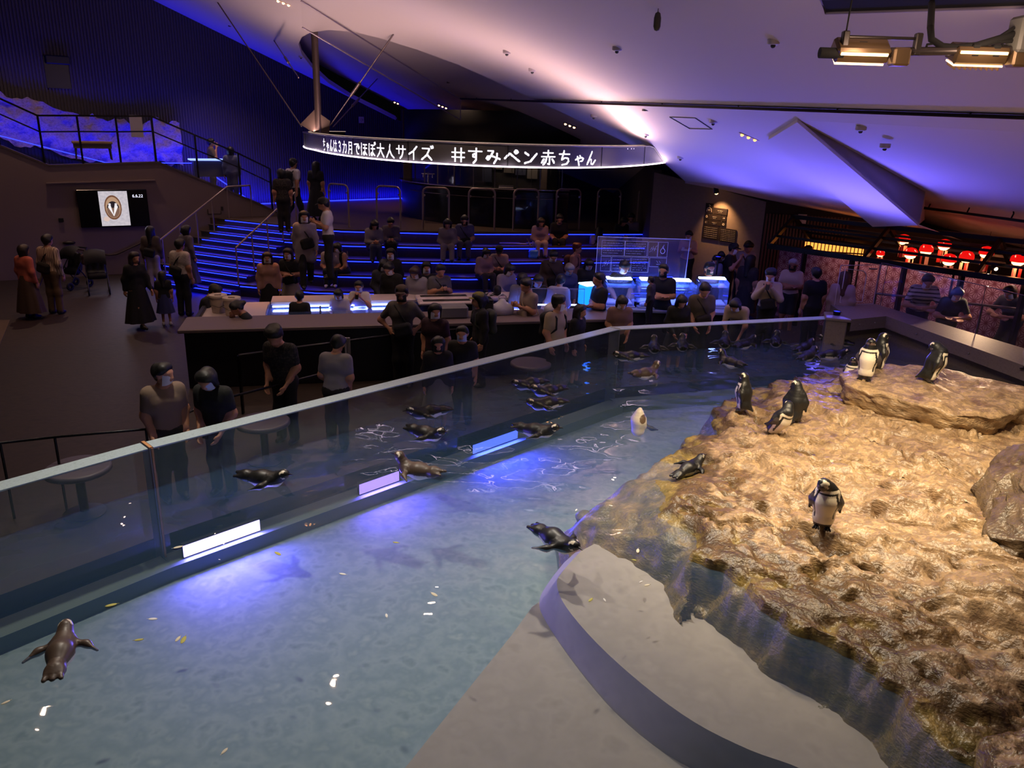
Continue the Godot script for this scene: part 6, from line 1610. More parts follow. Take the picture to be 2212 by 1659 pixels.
	var water := StandardMaterial3D.new()
	water.albedo_color = Color(0.28, 0.44, 0.60, 0.16)
	water.transparency = BaseMaterial3D.TRANSPARENCY_ALPHA
	water.roughness = 0.02
	water.metallic_specular = 0.36
	water.cull_mode = BaseMaterial3D.CULL_DISABLED
	tag(obj("pool_water", wm, water), "clear rippled pool water", "water", "", "stuff")

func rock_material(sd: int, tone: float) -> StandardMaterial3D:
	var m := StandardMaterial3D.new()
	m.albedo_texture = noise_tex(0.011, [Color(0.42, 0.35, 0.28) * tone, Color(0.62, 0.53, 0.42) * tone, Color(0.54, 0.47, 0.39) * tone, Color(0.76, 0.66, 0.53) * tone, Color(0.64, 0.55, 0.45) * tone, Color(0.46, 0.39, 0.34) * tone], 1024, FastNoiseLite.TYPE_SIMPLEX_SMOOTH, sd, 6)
	m.vertex_color_use_as_albedo = true
	m.uv1_triplanar = true
	m.uv1_world_triplanar = true
	m.uv1_scale = Vector3(0.75, 1.4, 0.75)
	m.roughness = 0.34
	m.metallic_specular = 0.5
	m.heightmap_enabled = true
	m.heightmap_texture = noise_tex(0.03, [], 1024, FastNoiseLite.TYPE_SIMPLEX_SMOOTH, sd + 3, 6)
	m.heightmap_scale = 0.9
	return m

func boulder(outline: Array, h_bottom: float, centre_up: float, undercut: float, sd: int, rough: float) -> MB:
	# outline: points of the top edge in order; a slab with a broken edge and an undercut side
	var c := Vector3.ZERO
	for p in outline: c += p
	c /= outline.size()
	var cv := []
	var m := 96
	var total := 0.0
	var lens := []
	for k in outline.size():
		lens.append(total)
		total += outline[k].distance_to(outline[(k + 1) % outline.size()])
	for s in m:
		var d := total * s / m
		var k := outline.size() - 1
		while lens[k] > d: k -= 1
		var a: Vector3 = outline[k]
		var b: Vector3 = outline[(k + 1) % outline.size()]
		cv.append(a.lerp(b, (d - lens[k]) / a.distance_to(b)))
	var fn := FastNoiseLite.new()
	fn.seed = sd; fn.frequency = 2.2; fn.fractal_octaves = 5
	var fc := FastNoiseLite.new()
	fc.seed = sd + 1; fc.noise_type = FastNoiseLite.TYPE_CELLULAR; fc.cellular_return_type = FastNoiseLite.RETURN_CELL_VALUE; fc.frequency = 1.9
	var mb := MB.new()
	var rings := []
	for r in 26: rings.append([r / 26.0, 0])
	for r in 14: rings.append([1.0, r / 13.0])
	for ring in rings:
		for s in m + 1:
			var e: Vector3 = cv[s % m]
			var p: Vector3
			if ring[1] == 0:
				p = c.lerp(e, ring[0])
				p.y += centre_up * (1 - pow(ring[0], 2.0))
				p.y += rough * 0.5 * fc.get_noise_2d(p.x * 1.3 + p.z * 0.3, p.z * 0.8)
				if ring[0] > 0.93: p.y -= 0.02
			else:
				var f: float = ring[1]
				p = e.lerp(c, undercut * f * f)
				p.y = lerpf(e.y - 0.02, h_bottom, f)
				p += (e - c).normalized() * 0.05 * fc.get_noise_3d(p.x * 1.5, p.y * 5.0, p.z * 1.5)
			var q := Vector3(fn.get_noise_3d(p.x, p.y * 1.7, p.z), fn.get_noise_3d(p.x + 9, p.y * 1.7, p.z), fn.get_noise_3d(p.x, p.y * 1.7, p.z + 9))
			mb.add(p + q * rough, Vector3.UP)
	for r in rings.size() - 1:
		for s in m:
			var a := r * (m + 1) + s
			mb.ix.append_array([a, a + 1, a + m + 1, a + 1, a + m + 2, a + m + 1])
	fix_normals(mb, Vector3(c.x, h_bottom, c.z))
	return mb

func fix_normals(mb: MB, inside: Vector3) -> void:
	# smooth normals from faces, pointing away from a point inside
	var nn := PackedVector3Array()
	nn.resize(mb.v.size())
	var agree := 0.0
	for q in range(0, mb.ix.size(), 3):
		var f := (mb.v[mb.ix[q + 2]] - mb.v[mb.ix[q]]).cross(mb.v[mb.ix[q + 1]] - mb.v[mb.ix[q]])
		agree += f.dot(mb.v[mb.ix[q]] - inside)
		for w in 3: nn[mb.ix[q + w]] += f
	if agree < 0:
		for q in range(0, mb.ix.size(), 3):
			var t := mb.ix[q + 1]
			mb.ix[q + 1] = mb.ix[q + 2]; mb.ix[q + 2] = t
	for k in nn.size(): mb.n[k] = (nn[k] * (1.0 if agree >= 0 else -1.0)).normalized() if nn[k].length_squared() > 1e-16 else Vector3.UP

func rock_colours(mb: MB, sd: int) -> void:
	# algae where the water reaches; the wet bank above has shade painted in; the rest keeps its stone colour with darker stains
	var fn := FastNoiseLite.new()
	fn.seed = sd; fn.frequency = 2.5; fn.fractal_octaves = 4
	var f2 := FastNoiseLite.new()
	f2.seed = sd + 1; f2.frequency = 0.8; f2.fractal_octaves = 3
	for p in mb.v:
		var a := fn.get_noise_3d(p.x, p.y * 2.0, p.z)
		var c := Color(0.78, 0.72, 0.64).lerp(Color(1.0, 0.93, 0.78), clampf(0.5 + 1.4 * f2.get_noise_3d(p.x, p.y, p.z), 0, 1))
		c = c.lerp(Color(0.42, 0.33, 0.26), clampf((a - 0.16) * 3.0, 0, 0.75))
		if p.y + a * 0.12 < 0.73:
			c = Color(0.62, 0.60, 0.26).lerp(Color(0.30, 0.33, 0.14), clampf(0.5 + a * 2.2, 0, 1))
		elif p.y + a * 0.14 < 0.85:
			c = Color(0.36, 0.29, 0.18).lerp(Color(0.20, 0.17, 0.10), clampf(0.5 + a * 2.0, 0, 1))  # wet algae brown, deepened to carry the shade of the bank
		mb.c.append(c)

var rock_pts := []
var rock_rim := []
func rock_base(x: float, z: float) -> float:
	# height from the surveyed points; beyond the rim the flank drops to the pool floor
	var s := 0.0
	var w := 0.0
	for p in rock_pts:
		var d: float = (p.x - x) * (p.x - x) + (p.z - z) * (p.z - z)
		var q := 1.0 / (d * d + 0.0006)
		s += p.y * q
		w += q
	return s / w

func build_rocks() -> void:
	rock_rim = [Vector3(1.667, 0.62, -8.128), Vector3(1.416, 0.5, -7.97), Vector3(1.078, 0.42, -7.702), Vector3(0.828, 0.35, -7.389), Vector3(0.769, 0.3, -7.225), Vector3(0.912, 0.35, -6.971), Vector3(1.126, 0.4, -6.831), Vector3(1.358, 0.5, -6.608), Vector3(1.609, 0.58, -6.333), Vector3(1.638, 0.74, -5.946), Vector3(1.852, 0.74, -5.831), Vector3(2.035, 0.74, -5.371), Vector3(2.262, 0.74, -4.961), Vector3(2.526, 0.74, -4.755), Vector3(2.651, 0.74, -4.368), Vector3(2.655, 0.74, -4.023), Vector3(2.796, 0.74, -3.872), Vector3(2.904, 0.74, -3.711), Vector3(2.993, 0.6, -3.529), Vector3(3.9, 0.6, -2.5), Vector3(7.0, 0.8, -2.4), Vector3(7.4, 0.9, -9.4), Vector3(8.279, 0.62, -11.984), Vector3(7.274, 0.62, -12.38), Vector3(6.23, 0.62, -12.64), Vector3(5.157, 0.72, -11.937), Vector3(4.394, 0.72, -11.445), Vector3(3.647, 0.72, -10.854), Vector3(2.933, 0.72, -10.177), Vector3(2.635, 0.72, -9.516), Vector3(2.551, 0.72, -8.989), Vector3(2.196, 0.72, -8.808), Vector3(1.872, 0.72, -8.285)]
	rock_pts = [
		Vector3(2.377, 0.8, -8.413), Vector3(2.734, 0.92, -8.581), Vector3(2.949, 0.92, -9.266), Vector3(3.041, 0.96, -8.434), Vector3(3.379, 1, -8.736), Vector3(2.653, 0.95, -7.57), Vector3(2.123, 0.86, -7.266), Vector3(2.778, 0.98, -7.062), Vector3(2.807, 0.95, -6.192), Vector3(3.406, 1.02, -6.919), Vector3(4.069, 1.08, -7.388), Vector3(3.32, 1, -6.201), Vector3(4.242, 1.1, -6.813), Vector3(3.518, 1.02, -5.776), Vector3(4.037, 1.1, -5.901), Vector3(3.931, 1.12, -5.149), Vector3(3.528, 1.02, -5.094), Vector3(3.543, 1.05, -4.495), Vector3(3.901, 1.05, -8.807), Vector3(4.182, 1, -9.841), Vector3(3.96, 0.92, -10.25), Vector3(4.235, 1.08, -8.307), Vector3(4.642, 1.12, -7.581), Vector3(5.787, 1.15, -8.263), Vector3(5.347, 1.1, -9.479), Vector3(5.258, 1.02, -10.599),
		Vector3(1.623, 0.74, -7.482), Vector3(1.774, 0.84, -7.068), Vector3(1.712, 0.86, -6.771), Vector3(1.978, 0.93, -6.604), Vector3(2.198, 0.97, -6.467), Vector3(2.273, 0.97, -6.146), Vector3(2.491, 0.97, -5.939), Vector3(2.727, 0.97, -5.723), Vector3(2.907, 0.97, -5.421), Vector3(3.059, 0.97, -5.119), Vector3(3.177, 0.97, -4.934), Vector3(3.321, 0.97, -4.762), Vector3(3.32, 0.97, -4.418), Vector3(3.303, 0.97, -4.077),
		Vector3(1.577, 0.72, -6.696), Vector3(1.65, 0.78, -6.598), Vector3(1.935, 0.81, -6.515), Vector3(2.181, 0.81, -6.459), Vector3(2.262, 0.81, -6.149), Vector3(2.485, 0.81, -5.949), Vector3(2.727, 0.81, -5.739), Vector3(2.915, 0.81, -5.444), Vector3(3.075, 0.81, -5.149), Vector3(3.198, 0.81, -4.968), Vector3(3.349, 0.81, -4.799), Vector3(3.355, 0.81, -4.46), Vector3(3.345, 0.81, -4.123),
		Vector3(2.075, 0.77, -6.175), Vector3(2.159, 0.77, -5.889), Vector3(2.378, 0.77, -5.704), Vector3(2.616, 0.77, -5.509), Vector3(2.804, 0.77, -5.236), Vector3(2.966, 0.77, -4.961), Vector3(3.09, 0.77, -4.791), Vector3(3.241, 0.77, -4.633), Vector3(3.255, 0.77, -4.314), Vector3(3.253, 0.77, -3.995),
		Vector3(1.488, 0.62, -7.496), Vector3(1.174, 0.56, -7.323), Vector3(0.968, 0.5, -7.167), Vector3(0.888, 0.44, -7.026), Vector3(1.067, 0.52, -6.798), Vector3(1.36, 0.58, -6.663), Vector3(1.509, 0.6, -6.504), Vector3(1.507, 0.64, -7.036),
		Vector3(6.6, 1.3, -8.0), Vector3(7.0, 1.2, -6.0), Vector3(5.2, 1.2, -5.2), Vector3(4.3, 1.05, -3.9), Vector3(6.0, 1.25, -3.5), Vector3(5.0, 1.0, -2.8)]
	var rim2 := PackedVector2Array()
	for k in rock_rim.size():
		var a: Vector3 = rock_rim[k]
		var b: Vector3 = rock_rim[(k + 1) % rock_rim.size()]
		rim2.append(Vector2(a.x, a.z))
		rock_pts.append(a)
		if a.distance_to(b) > 0.5: rock_pts.append((a + b) / 2)
	var fw := FastNoiseLite.new()
	fw.seed = 61; fw.frequency = 1.1; fw.fractal_octaves = 3
	var fd := FastNoiseLite.new()
	fd.seed = 62; fd.frequency = 2.4; fd.fractal_type = FastNoiseLite.FRACTAL_RIDGED; fd.fractal_octaves = 2
	var fc := FastNoiseLite.new()
	fc.seed = 63; fc.noise_type = FastNoiseLite.TYPE_CELLULAR; fc.cellular_return_type = FastNoiseLite.RETURN_CELL_VALUE; fc.frequency = 1.5; fc.cellular_jitter = 1.0
	var fe := FastNoiseLite.new()
	fe.seed = 66; fe.noise_type = FastNoiseLite.TYPE_CELLULAR; fe.cellular_return_type = FastNoiseLite.RETURN_DISTANCE2_SUB; fe.frequency = 1.0
	var fs := FastNoiseLite.new()
	fs.seed = 64; fs.frequency = 7.0; fs.fractal_octaves = 4
	var cell := 0.034
	var x0 := 0.55
	var z0 := -12.4
	var nx := 194
	var nz := 300
	var mb := MB.new()
	var ids := PackedInt32Array()
	ids.resize(nx * nz)
	ids.fill(-1)
	var low := PackedByteArray()
	low.resize(nx * nz)
	for j in nz:
		for i in nx:
			var x := x0 + i * cell
			var z := z0 + j * cell
			var wx := x + 0.14 * fw.get_noise_2d(x * 1.5, z * 1.5)
			var wz := z + 0.14 * fw.get_noise_2d(x * 1.5 + 40, z * 1.5)
			var here := Vector2(wx, wz)
			var h := rock_base(wx, wz)
			if not Geometry2D.is_point_in_polygon(here, rim2):
				var near := 9.0
				for q in rim2.size(): near = minf(near, Geometry2D.get_closest_point_to_segment(here, rim2[q], rim2[(q + 1) % rim2.size()]).distance_to(here))
				if near > 0.8: h = -0.34
				else: h = minf(h, 0.78) - near * (3.0 if wx > 1.6 else 1.5)
			if h < 0.0:
				low[j * nx + i] = 1
				if h < -0.22: h = -0.34
			# flat broken plates lying along one direction, and cracks between them
			var steep := clampf((h - 0.62) * 4.5, 0.0, 1.0)
			var u := wx * 0.78 + wz * 0.62
			var v := -wx * 0.62 + wz * 0.78
			h += steep * 0.10 * fc.get_noise_2d(u * 0.45 + 0.3 * fw.get_noise_2d(x, z), v * 1.15 + 0.25 * fw.get_noise_2d(x * 2, z))
			h += steep * 0.022 * fc.get_noise_2d(u * 1.5 + 30 + 0.2 * fw.get_noise_2d(x * 2, z * 2), v * 3.4)
			var crack := fe.get_noise_2d(u * 1.1 + 0.3 * fw.get_noise_2d(x * 2, z), v * 2.2 + 0.3 * fw.get_noise_2d(x, z * 2))
			h -= steep * 0.13 * clampf((-0.84 - crack) * 9.0, 0.0, 1.0)
			h += 0.03 * fd.get_noise_2d(u * 0.35, v * 0.8) * steep
			h += 0.007 * fs.get_noise_2d(u * 0.7, v * 1.3)
			var p := Vector3(x, h, z)
			if h > 0.45 and h < 1.4:
				p.x += 0.025 * fw.get_noise_3d(x * 2.5, h * 6.0, z * 2.5) 
				p.z += 0.025 * fw.get_noise_3d(x * 2.5 + 20, h * 6.0, z * 2.5)
			ids[j * nx + i] = mb.add(p, Vector3.UP)
	for j in nz - 1:
		for i in nx - 1:
			var a := j * nx + i
			if mb.v[a].y < -0.3 and mb.v[a + 1].y < -0.3 and mb.v[a + nx].y < -0.3 and mb.v[a + nx + 1].y < -0.3: continue
			mb.ix.append_array([a, a + 1, a + nx + 1, a, a + nx + 1, a + nx])
	fix_normals(mb, Vector3(4, -30, -7))
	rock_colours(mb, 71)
	var stone := rock_material(81, 1.0)
	tag(obj("rock_island", mb, stone), "broad wet tan rock island sloping into the pool", "rock island")
	# raised slab at the back of the island
	var slab := [Vector3(4.251, 1.36, -9.614), Vector3(4.582, 1.38, -9.913), Vector3(4.995, 1.4, -10.086), Vector3(5.37, 1.4, -10.018), Vector3(5.726, 1.4, -9.866), Vector3(6.069, 1.4, -9.499), Vector3(6.329, 1.4, -9.133), Vector3(6.397, 1.4, -8.561), Vector3(5.908, 1.38, -8.445), Vector3(5.456, 1.36, -8.14), Vector3(4.995, 1.36, -8.187), Vector3(4.723, 1.36, -8.438), Vector3(4.424, 1.36, -8.785), Vector3(4.105, 1.36, -9.14)]
	var sb := boulder(slab, 0.98, 0.03, 0.16, 91, 0.05)
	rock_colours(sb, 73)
	tag(obj("rock_slab", sb, stone), "flat raised rock slab at the back of the island where penguins stand", "rock slab")
	var right := [Vector3(4.384, 1.2, -6.667), Vector3(4.824, 1.3, -7.123), Vector3(5.257, 1.4, -7.399), Vector3(6.0, 1.6, -7.6), Vector3(6.4, 1.6, -6.6), Vector3(5.6, 1.5, -6.0), Vector3(4.9, 1.4, -6.0), Vector3(4.157, 1.25, -5.564), Vector3(4.083, 1.2, -5.882)]
	var rb := boulder(right, 0.95, 0.25, -0.12, 95, 0.12)
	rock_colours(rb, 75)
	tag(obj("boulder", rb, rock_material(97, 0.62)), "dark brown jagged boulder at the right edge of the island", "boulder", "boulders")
	var corner := [Vector3(2.935, 0.8, -3.814), Vector3(3.09, 0.85, -3.88), Vector3(3.19, 0.9, -3.868), Vector3(3.6, 0.95, -3.9), Vector3(3.5, 0.9, -3.4), Vector3(2.964, 0.85, -3.483), Vector3(2.812, 0.8, -3.526)]
	var cb := boulder(corner, 0.2, 0.04, -0.1, 99, 0.07)
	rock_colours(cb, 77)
	tag(obj("boulder", cb, stone), "small algae covered rock at the lower right corner of the picture", "boulder", "boulders")
	var stones := [[Vector3(0.944, 0.2, -7.317), 0.16], [Vector3(1.181, 0.36, -7.261), 0.13], [Vector3(0.866, 0.15, -7.714), 0.12], [Vector3(0.814, 0.05, -7.427), 0.15], [Vector3(1.122, 0.36, -7.602), 0.1], [Vector3(2.986, 0.6, -4.09), 0.09]]
	var tell := ["rounded dark stone under water at the tip of the reef", "rounded stone lying on the submerged reef", "small stone under water left of the reef tip", "blue grey stone deepest at the foot of the reef", "small rounded stone higher on the submerged reef", "wet stone at the waterline in the lower right"]
	for k in stones.size():
		var r: float = stones[k][1]
		var sm := MB.new().ball(Vector3.ZERO, Vector3(r, r * 0.7, r * 0.85), 18)
		var fn := FastNoiseLite.new()
		fn.seed = 200 + k; fn.frequency = 4.0
		for q in sm.v.size(): sm.v[q] *= 1.0 + 0.22 * fn.get_noise_3d(sm.v[q].x, sm.v[q].y, sm.v[q].z)
		var o := obj("pebble", sm, textured([Color(0.20, 0.20, 0.16), Color(0.40, 0.38, 0.24), Color(0.30, 0.31, 0.22)], 0.03, 0.5, 0.5, 0.4, 200) if k == 0 else mats["pebble"])
		if k == 0: mats["pebble"] = o.material_override
		o.position = stones[k][0]
		o.rotation.y = k * 1.3
		tag(o, tell[k], "stone", "stones at the reef")

const INK := Color(0.014, 0.013, 0.015)
const BUFF := Color(0.80, 0.72, 0.56)

func penguin_shape(named: String) -> Dictionary:
	var kind := named.trim_suffix(" brown")
	var ink := Color(0.085, 0.055, 0.042) if named.ends_with("brown") else INK
	# kind: stand, preen, bow, turn, swim0, swim1, swim2, dive
	var b := []
	var hc := Vector3.ZERO
	var hf := Vector3(0, 0, 1)
	var swim := kind.begins_with("swim") or kind == "dive"
	if not swim:
		b = [[Vector3(0, 0.11, 0), Vector3(0, 0.27, 0.012), 0.088, 0.10], [Vector3(0, 0.27, 0.012), Vector3(0, 0.385, 0.012), 0.10, 0.066]]
		match kind:
			"preen":
				b += [[Vector3(0, 0.385, 0.012), Vector3(-0.035, 0.44, 0.045), 0.056, 0.044]]
				hc = Vector3(-0.055, 0.445, 0.075); hf = Vector3(-0.35, -0.85, 0.4).normalized()
			"bow":
				b += [[Vector3(0, 0.385, 0.012), Vector3(0.04, 0.43, -0.04), 0.056, 0.045]]
				hc = Vector3(0.06, 0.42, -0.07); hf = Vector3(0.3, -0.8, -0.5).normalized()
			"turn":
				b += [[Vector3(0, 0.385, 0.012), Vector3(0.02, 0.455, 0.02), 0.056, 0.045]]
				hc = Vector3(0.035, 0.475, 0.03); hf = Vector3(0.75, -0.55, 0.35).normalized()
			_:
				b += [[Vector3(0, 0.385, 0.012), Vector3(0, 0.455, 0.018), 0.056, 0.044]]
				hc = Vector3(0, 0.485, 0.028); hf = Vector3(0, 0.18, 1).normalized()
		b += [[Vector3(0, 0.09, -0.05), Vector3(0, 0.02, -0.125), 0.036, 0.012]]
		for s in [-1, 1]:
			b += [[Vector3(s * 0.045, 0.1, 0.01), Vector3(s * 0.05, 0.028, 0.02), 0.036, 0.02],
				[Vector3(s * 0.085, 0.365, 0.0), Vector3(s * 0.122, 0.27, -0.004), 0.022, 0.02], [Vector3(s * 0.122, 0.27, -0.004), Vector3(s * 0.135, 0.165, -0.022), 0.02, 0.009]]
	elif kind == "dive":
		b = [[Vector3(0, -0.08, 0.05), Vector3(0, 0.06, 0), 0.09, 0.1], [Vector3(0, 0.06, 0), Vector3(0, 0.17, -0.03), 0.09, 0.04], [Vector3(0, 0.16, -0.03), Vector3(0.01, 0.20, -0.05), 0.035, 0.018],
			[Vector3(0.08, 0.0, 0.04), Vector3(0.17, -0.02, 0.1), 0.022, 0.018], [Vector3(0.17, -0.02, 0.1), Vector3(0.25, -0.02, 0.13), 0.018, 0.01]]
		hc = Vector3(0, -0.25, 0.1)
	else:
		var up := 0.025 if kind != "swim1" else 0.0
		b = [[Vector3(0, up - 0.01, -0.20), Vector3(0, 0.0, -0.03), 0.058, 0.088], [Vector3(0, 0.0, -0.03), Vector3(0, 0.0, 0.13), 0.088, 0.072], [Vector3(0, up * 2.0, -0.22), Vector3(0, up * 2.6, -0.33), 0.042, 0.014]]
		if kind == "swim2":
			b += [[Vector3(0, 0.01, 0.13), Vector3(0, 0.10, 0.2), 0.062, 0.046]]
			hc = Vector3(0, 0.135, 0.225)
		else:
			b += [[Vector3(0, 0.0, 0.13), Vector3(0, 0.045, 0.22), 0.062, 0.046]]
			hc = Vector3(0, 0.062, 0.255)
		hf = Vector3(0, 0.06, 1).normalized()
		for s in [-1, 1]:
			b += [[Vector3(s * 0.07, 0.0, 0.1), Vector3(s * 0.165, -0.012, 0.06), 0.024, 0.021], [Vector3(s * 0.165, -0.012, 0.06), Vector3(s * 0.25, -0.02, -0.035), 0.021, 0.01]]
			b += [[Vector3(s * 0.045, up, -0.24), Vector3(s * 0.06, up * 1.5, -0.33), 0.02, 0.014]]
	if kind != "dive": b += [[hc - hf * 0.012, hc + hf * 0.014, 0.044, 0.037]]
	var mb := blend(b, 0.0085, 48.0)
	var side := Vector3.UP.cross(hf).normalized() if absf(hf.y) < 0.9 else Vector3.RIGHT
	var hup := hf.cross(side).normalized()
	if not swim and kind != "stand": hup = Vector3(0, 0.4, -1).normalized() if kind == "preen" else hup
	for k in mb.v.size():
		var p := mb.v[k]
		var c := ink
		var dh := p - hc
		var f := dh.dot(hf)
		var u := dh.dot(hup)
		var r := absf(dh.dot(side))
		if kind == "dive":
			c = BUFF if p.x < 0.1 else ink
			if Vector2(p.x - 0.03, p.y - 0.12).length() < 0.05 and p.z > -0.03: c = Color(0.16, 0.10, 0.06)
		elif dh.length() < 0.062:
			var d2 := sqrt(f * f + u * u)
			c = ink
			if d2 > 0.026 and d2 < 0.044 and f < 0.014 and r > 0.012: c = BUFF
			if f > 0.02 and u < -0.008: c = Color(0.12, 0.08, 0.07)
		elif swim:
			if p.y < -0.03 and absf(p.x) < 0.1: c = BUFF
			elif p.y < 0.0 and absf(p.x) < 0.1 and p.z > -0.16 and p.z < 0.06 and p.y < -0.012: c = BUFF
			if absf(p.x) > 0.1 and p.y < -0.025: c = Color(0.45, 0.36, 0.32)
		else:
			var a := rad_to_deg(atan2(absf(p.x), p.z - 0.005))
			if p.y < 0.40 and p.y > 0.055 and a < 84.0 and absf(p.x) < 0.108:
				c = BUFF
				if a > 52.0 and a < 66.0 and p.y > 0.12 and p.y < 0.372: c = ink
				if p.y > 0.352 and p.y < 0.372 and a < 66.0: c = ink
			elif p.y <= 0.055 and p.z > -0.03: c = Color(0.06, 0.05, 0.05)
			if absf(p.x) >= 0.108 and p.z > 0.004 and p.y < 0.33: c = Color(0.06, 0.05, 0.05)
		mb.c.append(c)
	# beak
	var tip := hc + hf * 0.10 - hup * 0.012
	var beak := MB.new().tube([hc + hf * 0.04 - hup * 0.004, hc + hf * 0.07 - hup * 0.005, tip], 0.015, 8, 0.003)
	var eyes := MB.new()
	for s in [-1.0, 1.0]: eyes.ball(hc + hf * 0.018 + hup * 0.012 + side * s * 0.036, Vector3(0.005, 0.005, 0.005), 6)
	return {"body": mb.mesh(), "beak": beak.mesh(), "eye": eyes.mesh(), "swim": swim}

func penguin(kind: String, label: String, at: Vector3, to: Vector3, tint := Color.WHITE, tilt := 0.0, size := 1.0, group := "") -> void:
	if not shapes.has(kind): shapes[kind] = penguin_shape(kind)
	var s: Dictionary = shapes[kind]
	var d := to - at
	var t := thing("penguin", label, "penguin", at, atan2(d.x, d.z), group)
	t.basis = t.basis * Basis(Vector3.RIGHT, deg_to_rad(tilt))
	t.scale = Vector3.ONE * size
	var key := "feather " + tint.to_html()
	if not mats.has(key):
		var m := StandardMaterial3D.new()
		m.albedo_color = tint
		m.vertex_color_use_as_albedo = true
		m.roughness = 0.42
		mats[key] = m
	obj("body", s.body, mats[key], t)
	if kind != "dive":
		obj("beak", s.beak, mat(Color(0.10, 0.09, 0.09), 0.35), t)
		obj("eye", s.eye, mat(Color(0.02, 0.01, 0.01), 0.1), t)
	if not s.swim:
		for side in [-1, 1]:
			var foot := MB.new()
			for q in 3: foot.tube([Vector3(side * 0.05, 0.018, 0.015), Vector3(side * 0.05 + (q - 1) * 0.026, 0.008, 0.085)], 0.014, 6, 0.009)
			foot.prism([Vector3(side * 0.05 - 0.012, 0.004, 0.02), Vector3(side * 0.05 + 0.012, 0.004, 0.02), Vector3(side * 0.05 + 0.026, 0.004, 0.075), Vector3(side * 0.05 - 0.026, 0.004, 0.075)], Vector3(0, 0.008, 0))
			obj("foot", foot, mat(Color(0.10, 0.085, 0.08), 0.5), t)

func build_penguins() -> void:
	for s in SWIMMERS:
		var kind: String = ["swim0", "swim1", "swim2"][s[2]]
		var tint := Color(1, 1, 1)
		var size := 1.0
		if s[3].contains("brown"): kind += " brown"
		if s[3].begins_with("large"): size = 0.92
		penguin(kind, s[3], s[0] + Vector3(0, 0.012 if s[2] != 1 else 0.004, 0), s[1], tint, -7.0 if s[2] == 0 else 0.0, size, "penguins swimming in the pool")
	penguin("dive", "pale penguin diving with its buff rump above the water near the rock", Vector3(1.651, 0.66, -9.401), Vector3(1.719, 0.66, -8.991), Color.WHITE, 18.0, 0.95, "penguins swimming in the pool")
	var g := "penguins on the rocks"
	penguin("stand", "penguin standing at the left rim of the rock looking up to the left", Vector3(2.937, 0.94, -9.211), Vector3(2.609, 0.94, -9.458), Color.WHITE, 4.0, 0.95, g)
	penguin("bow", "penguin bending forward with a pale belly beside its black backed neighbour", Vector3(3.021, 0.98, -8.397), Vector3(3.145, 0.98, -8.182), Color.WHITE, 30.0, 0.95, g)
	penguin("turn", "penguin standing with its black back to the viewer and its head turned left", Vector3(3.38, 1, -8.705), Vector3(3.774, 1, -9.47), Color.WHITE, 4.0, 0.98, g)
	penguin("stand", "penguin standing upright at the left end of the slab, belly to the viewer", Vector3(4.434, 1.39, -9.305), Vector3(3.951, 1.39, -8.521), Color.WHITE, 0.0, 1.0, g)
	penguin("stand", "penguin half hidden behind the upright one on the slab, looking right", Vector3(4.792, 1.36, -9.792), Vector3(5.036, 1.36, -9.818), Color.WHITE, 0.0, 0.97, g)
	penguin("stand", "penguin whose head only shows behind the left end of the slab", Vector3(4.617, 1.02, -10.097), Vector3(4.284, 1.02, -9.792), Color.WHITE, 0.0, 0.8, g)
	penguin("bow", "penguin preening its back on top of the slab, right of the pair", Vector3(5.167, 1.4, -9.236), Vector3(5.471, 1.4, -9.156), Color.WHITE, 12.0, 1.05, g)
	penguin("preen", "penguin standing alone on the near rock and preening its breast", Vector3(2.793, 0.97, -6.163), Vector3(2.586, 0.97, -5.656), Color.WHITE, 0.0, 0.96, g)
	penguin("swim1", "black penguin lying at the wet edge of the rock", Vector3(1.974, 0.78, -7.774), Vector3(2.222, 0.78, -7.967), Color(0.6, 0.6, 0.6), -10.0, 0.8, g)
	penguin("stand", "penguin cut off by the right edge of the picture, on the slab's far side", Vector3(7.576, 1.1, -10.922), Vector3(7.271, 1.1, -10.89), Color.WHITE, 0.0, 1.0, g)

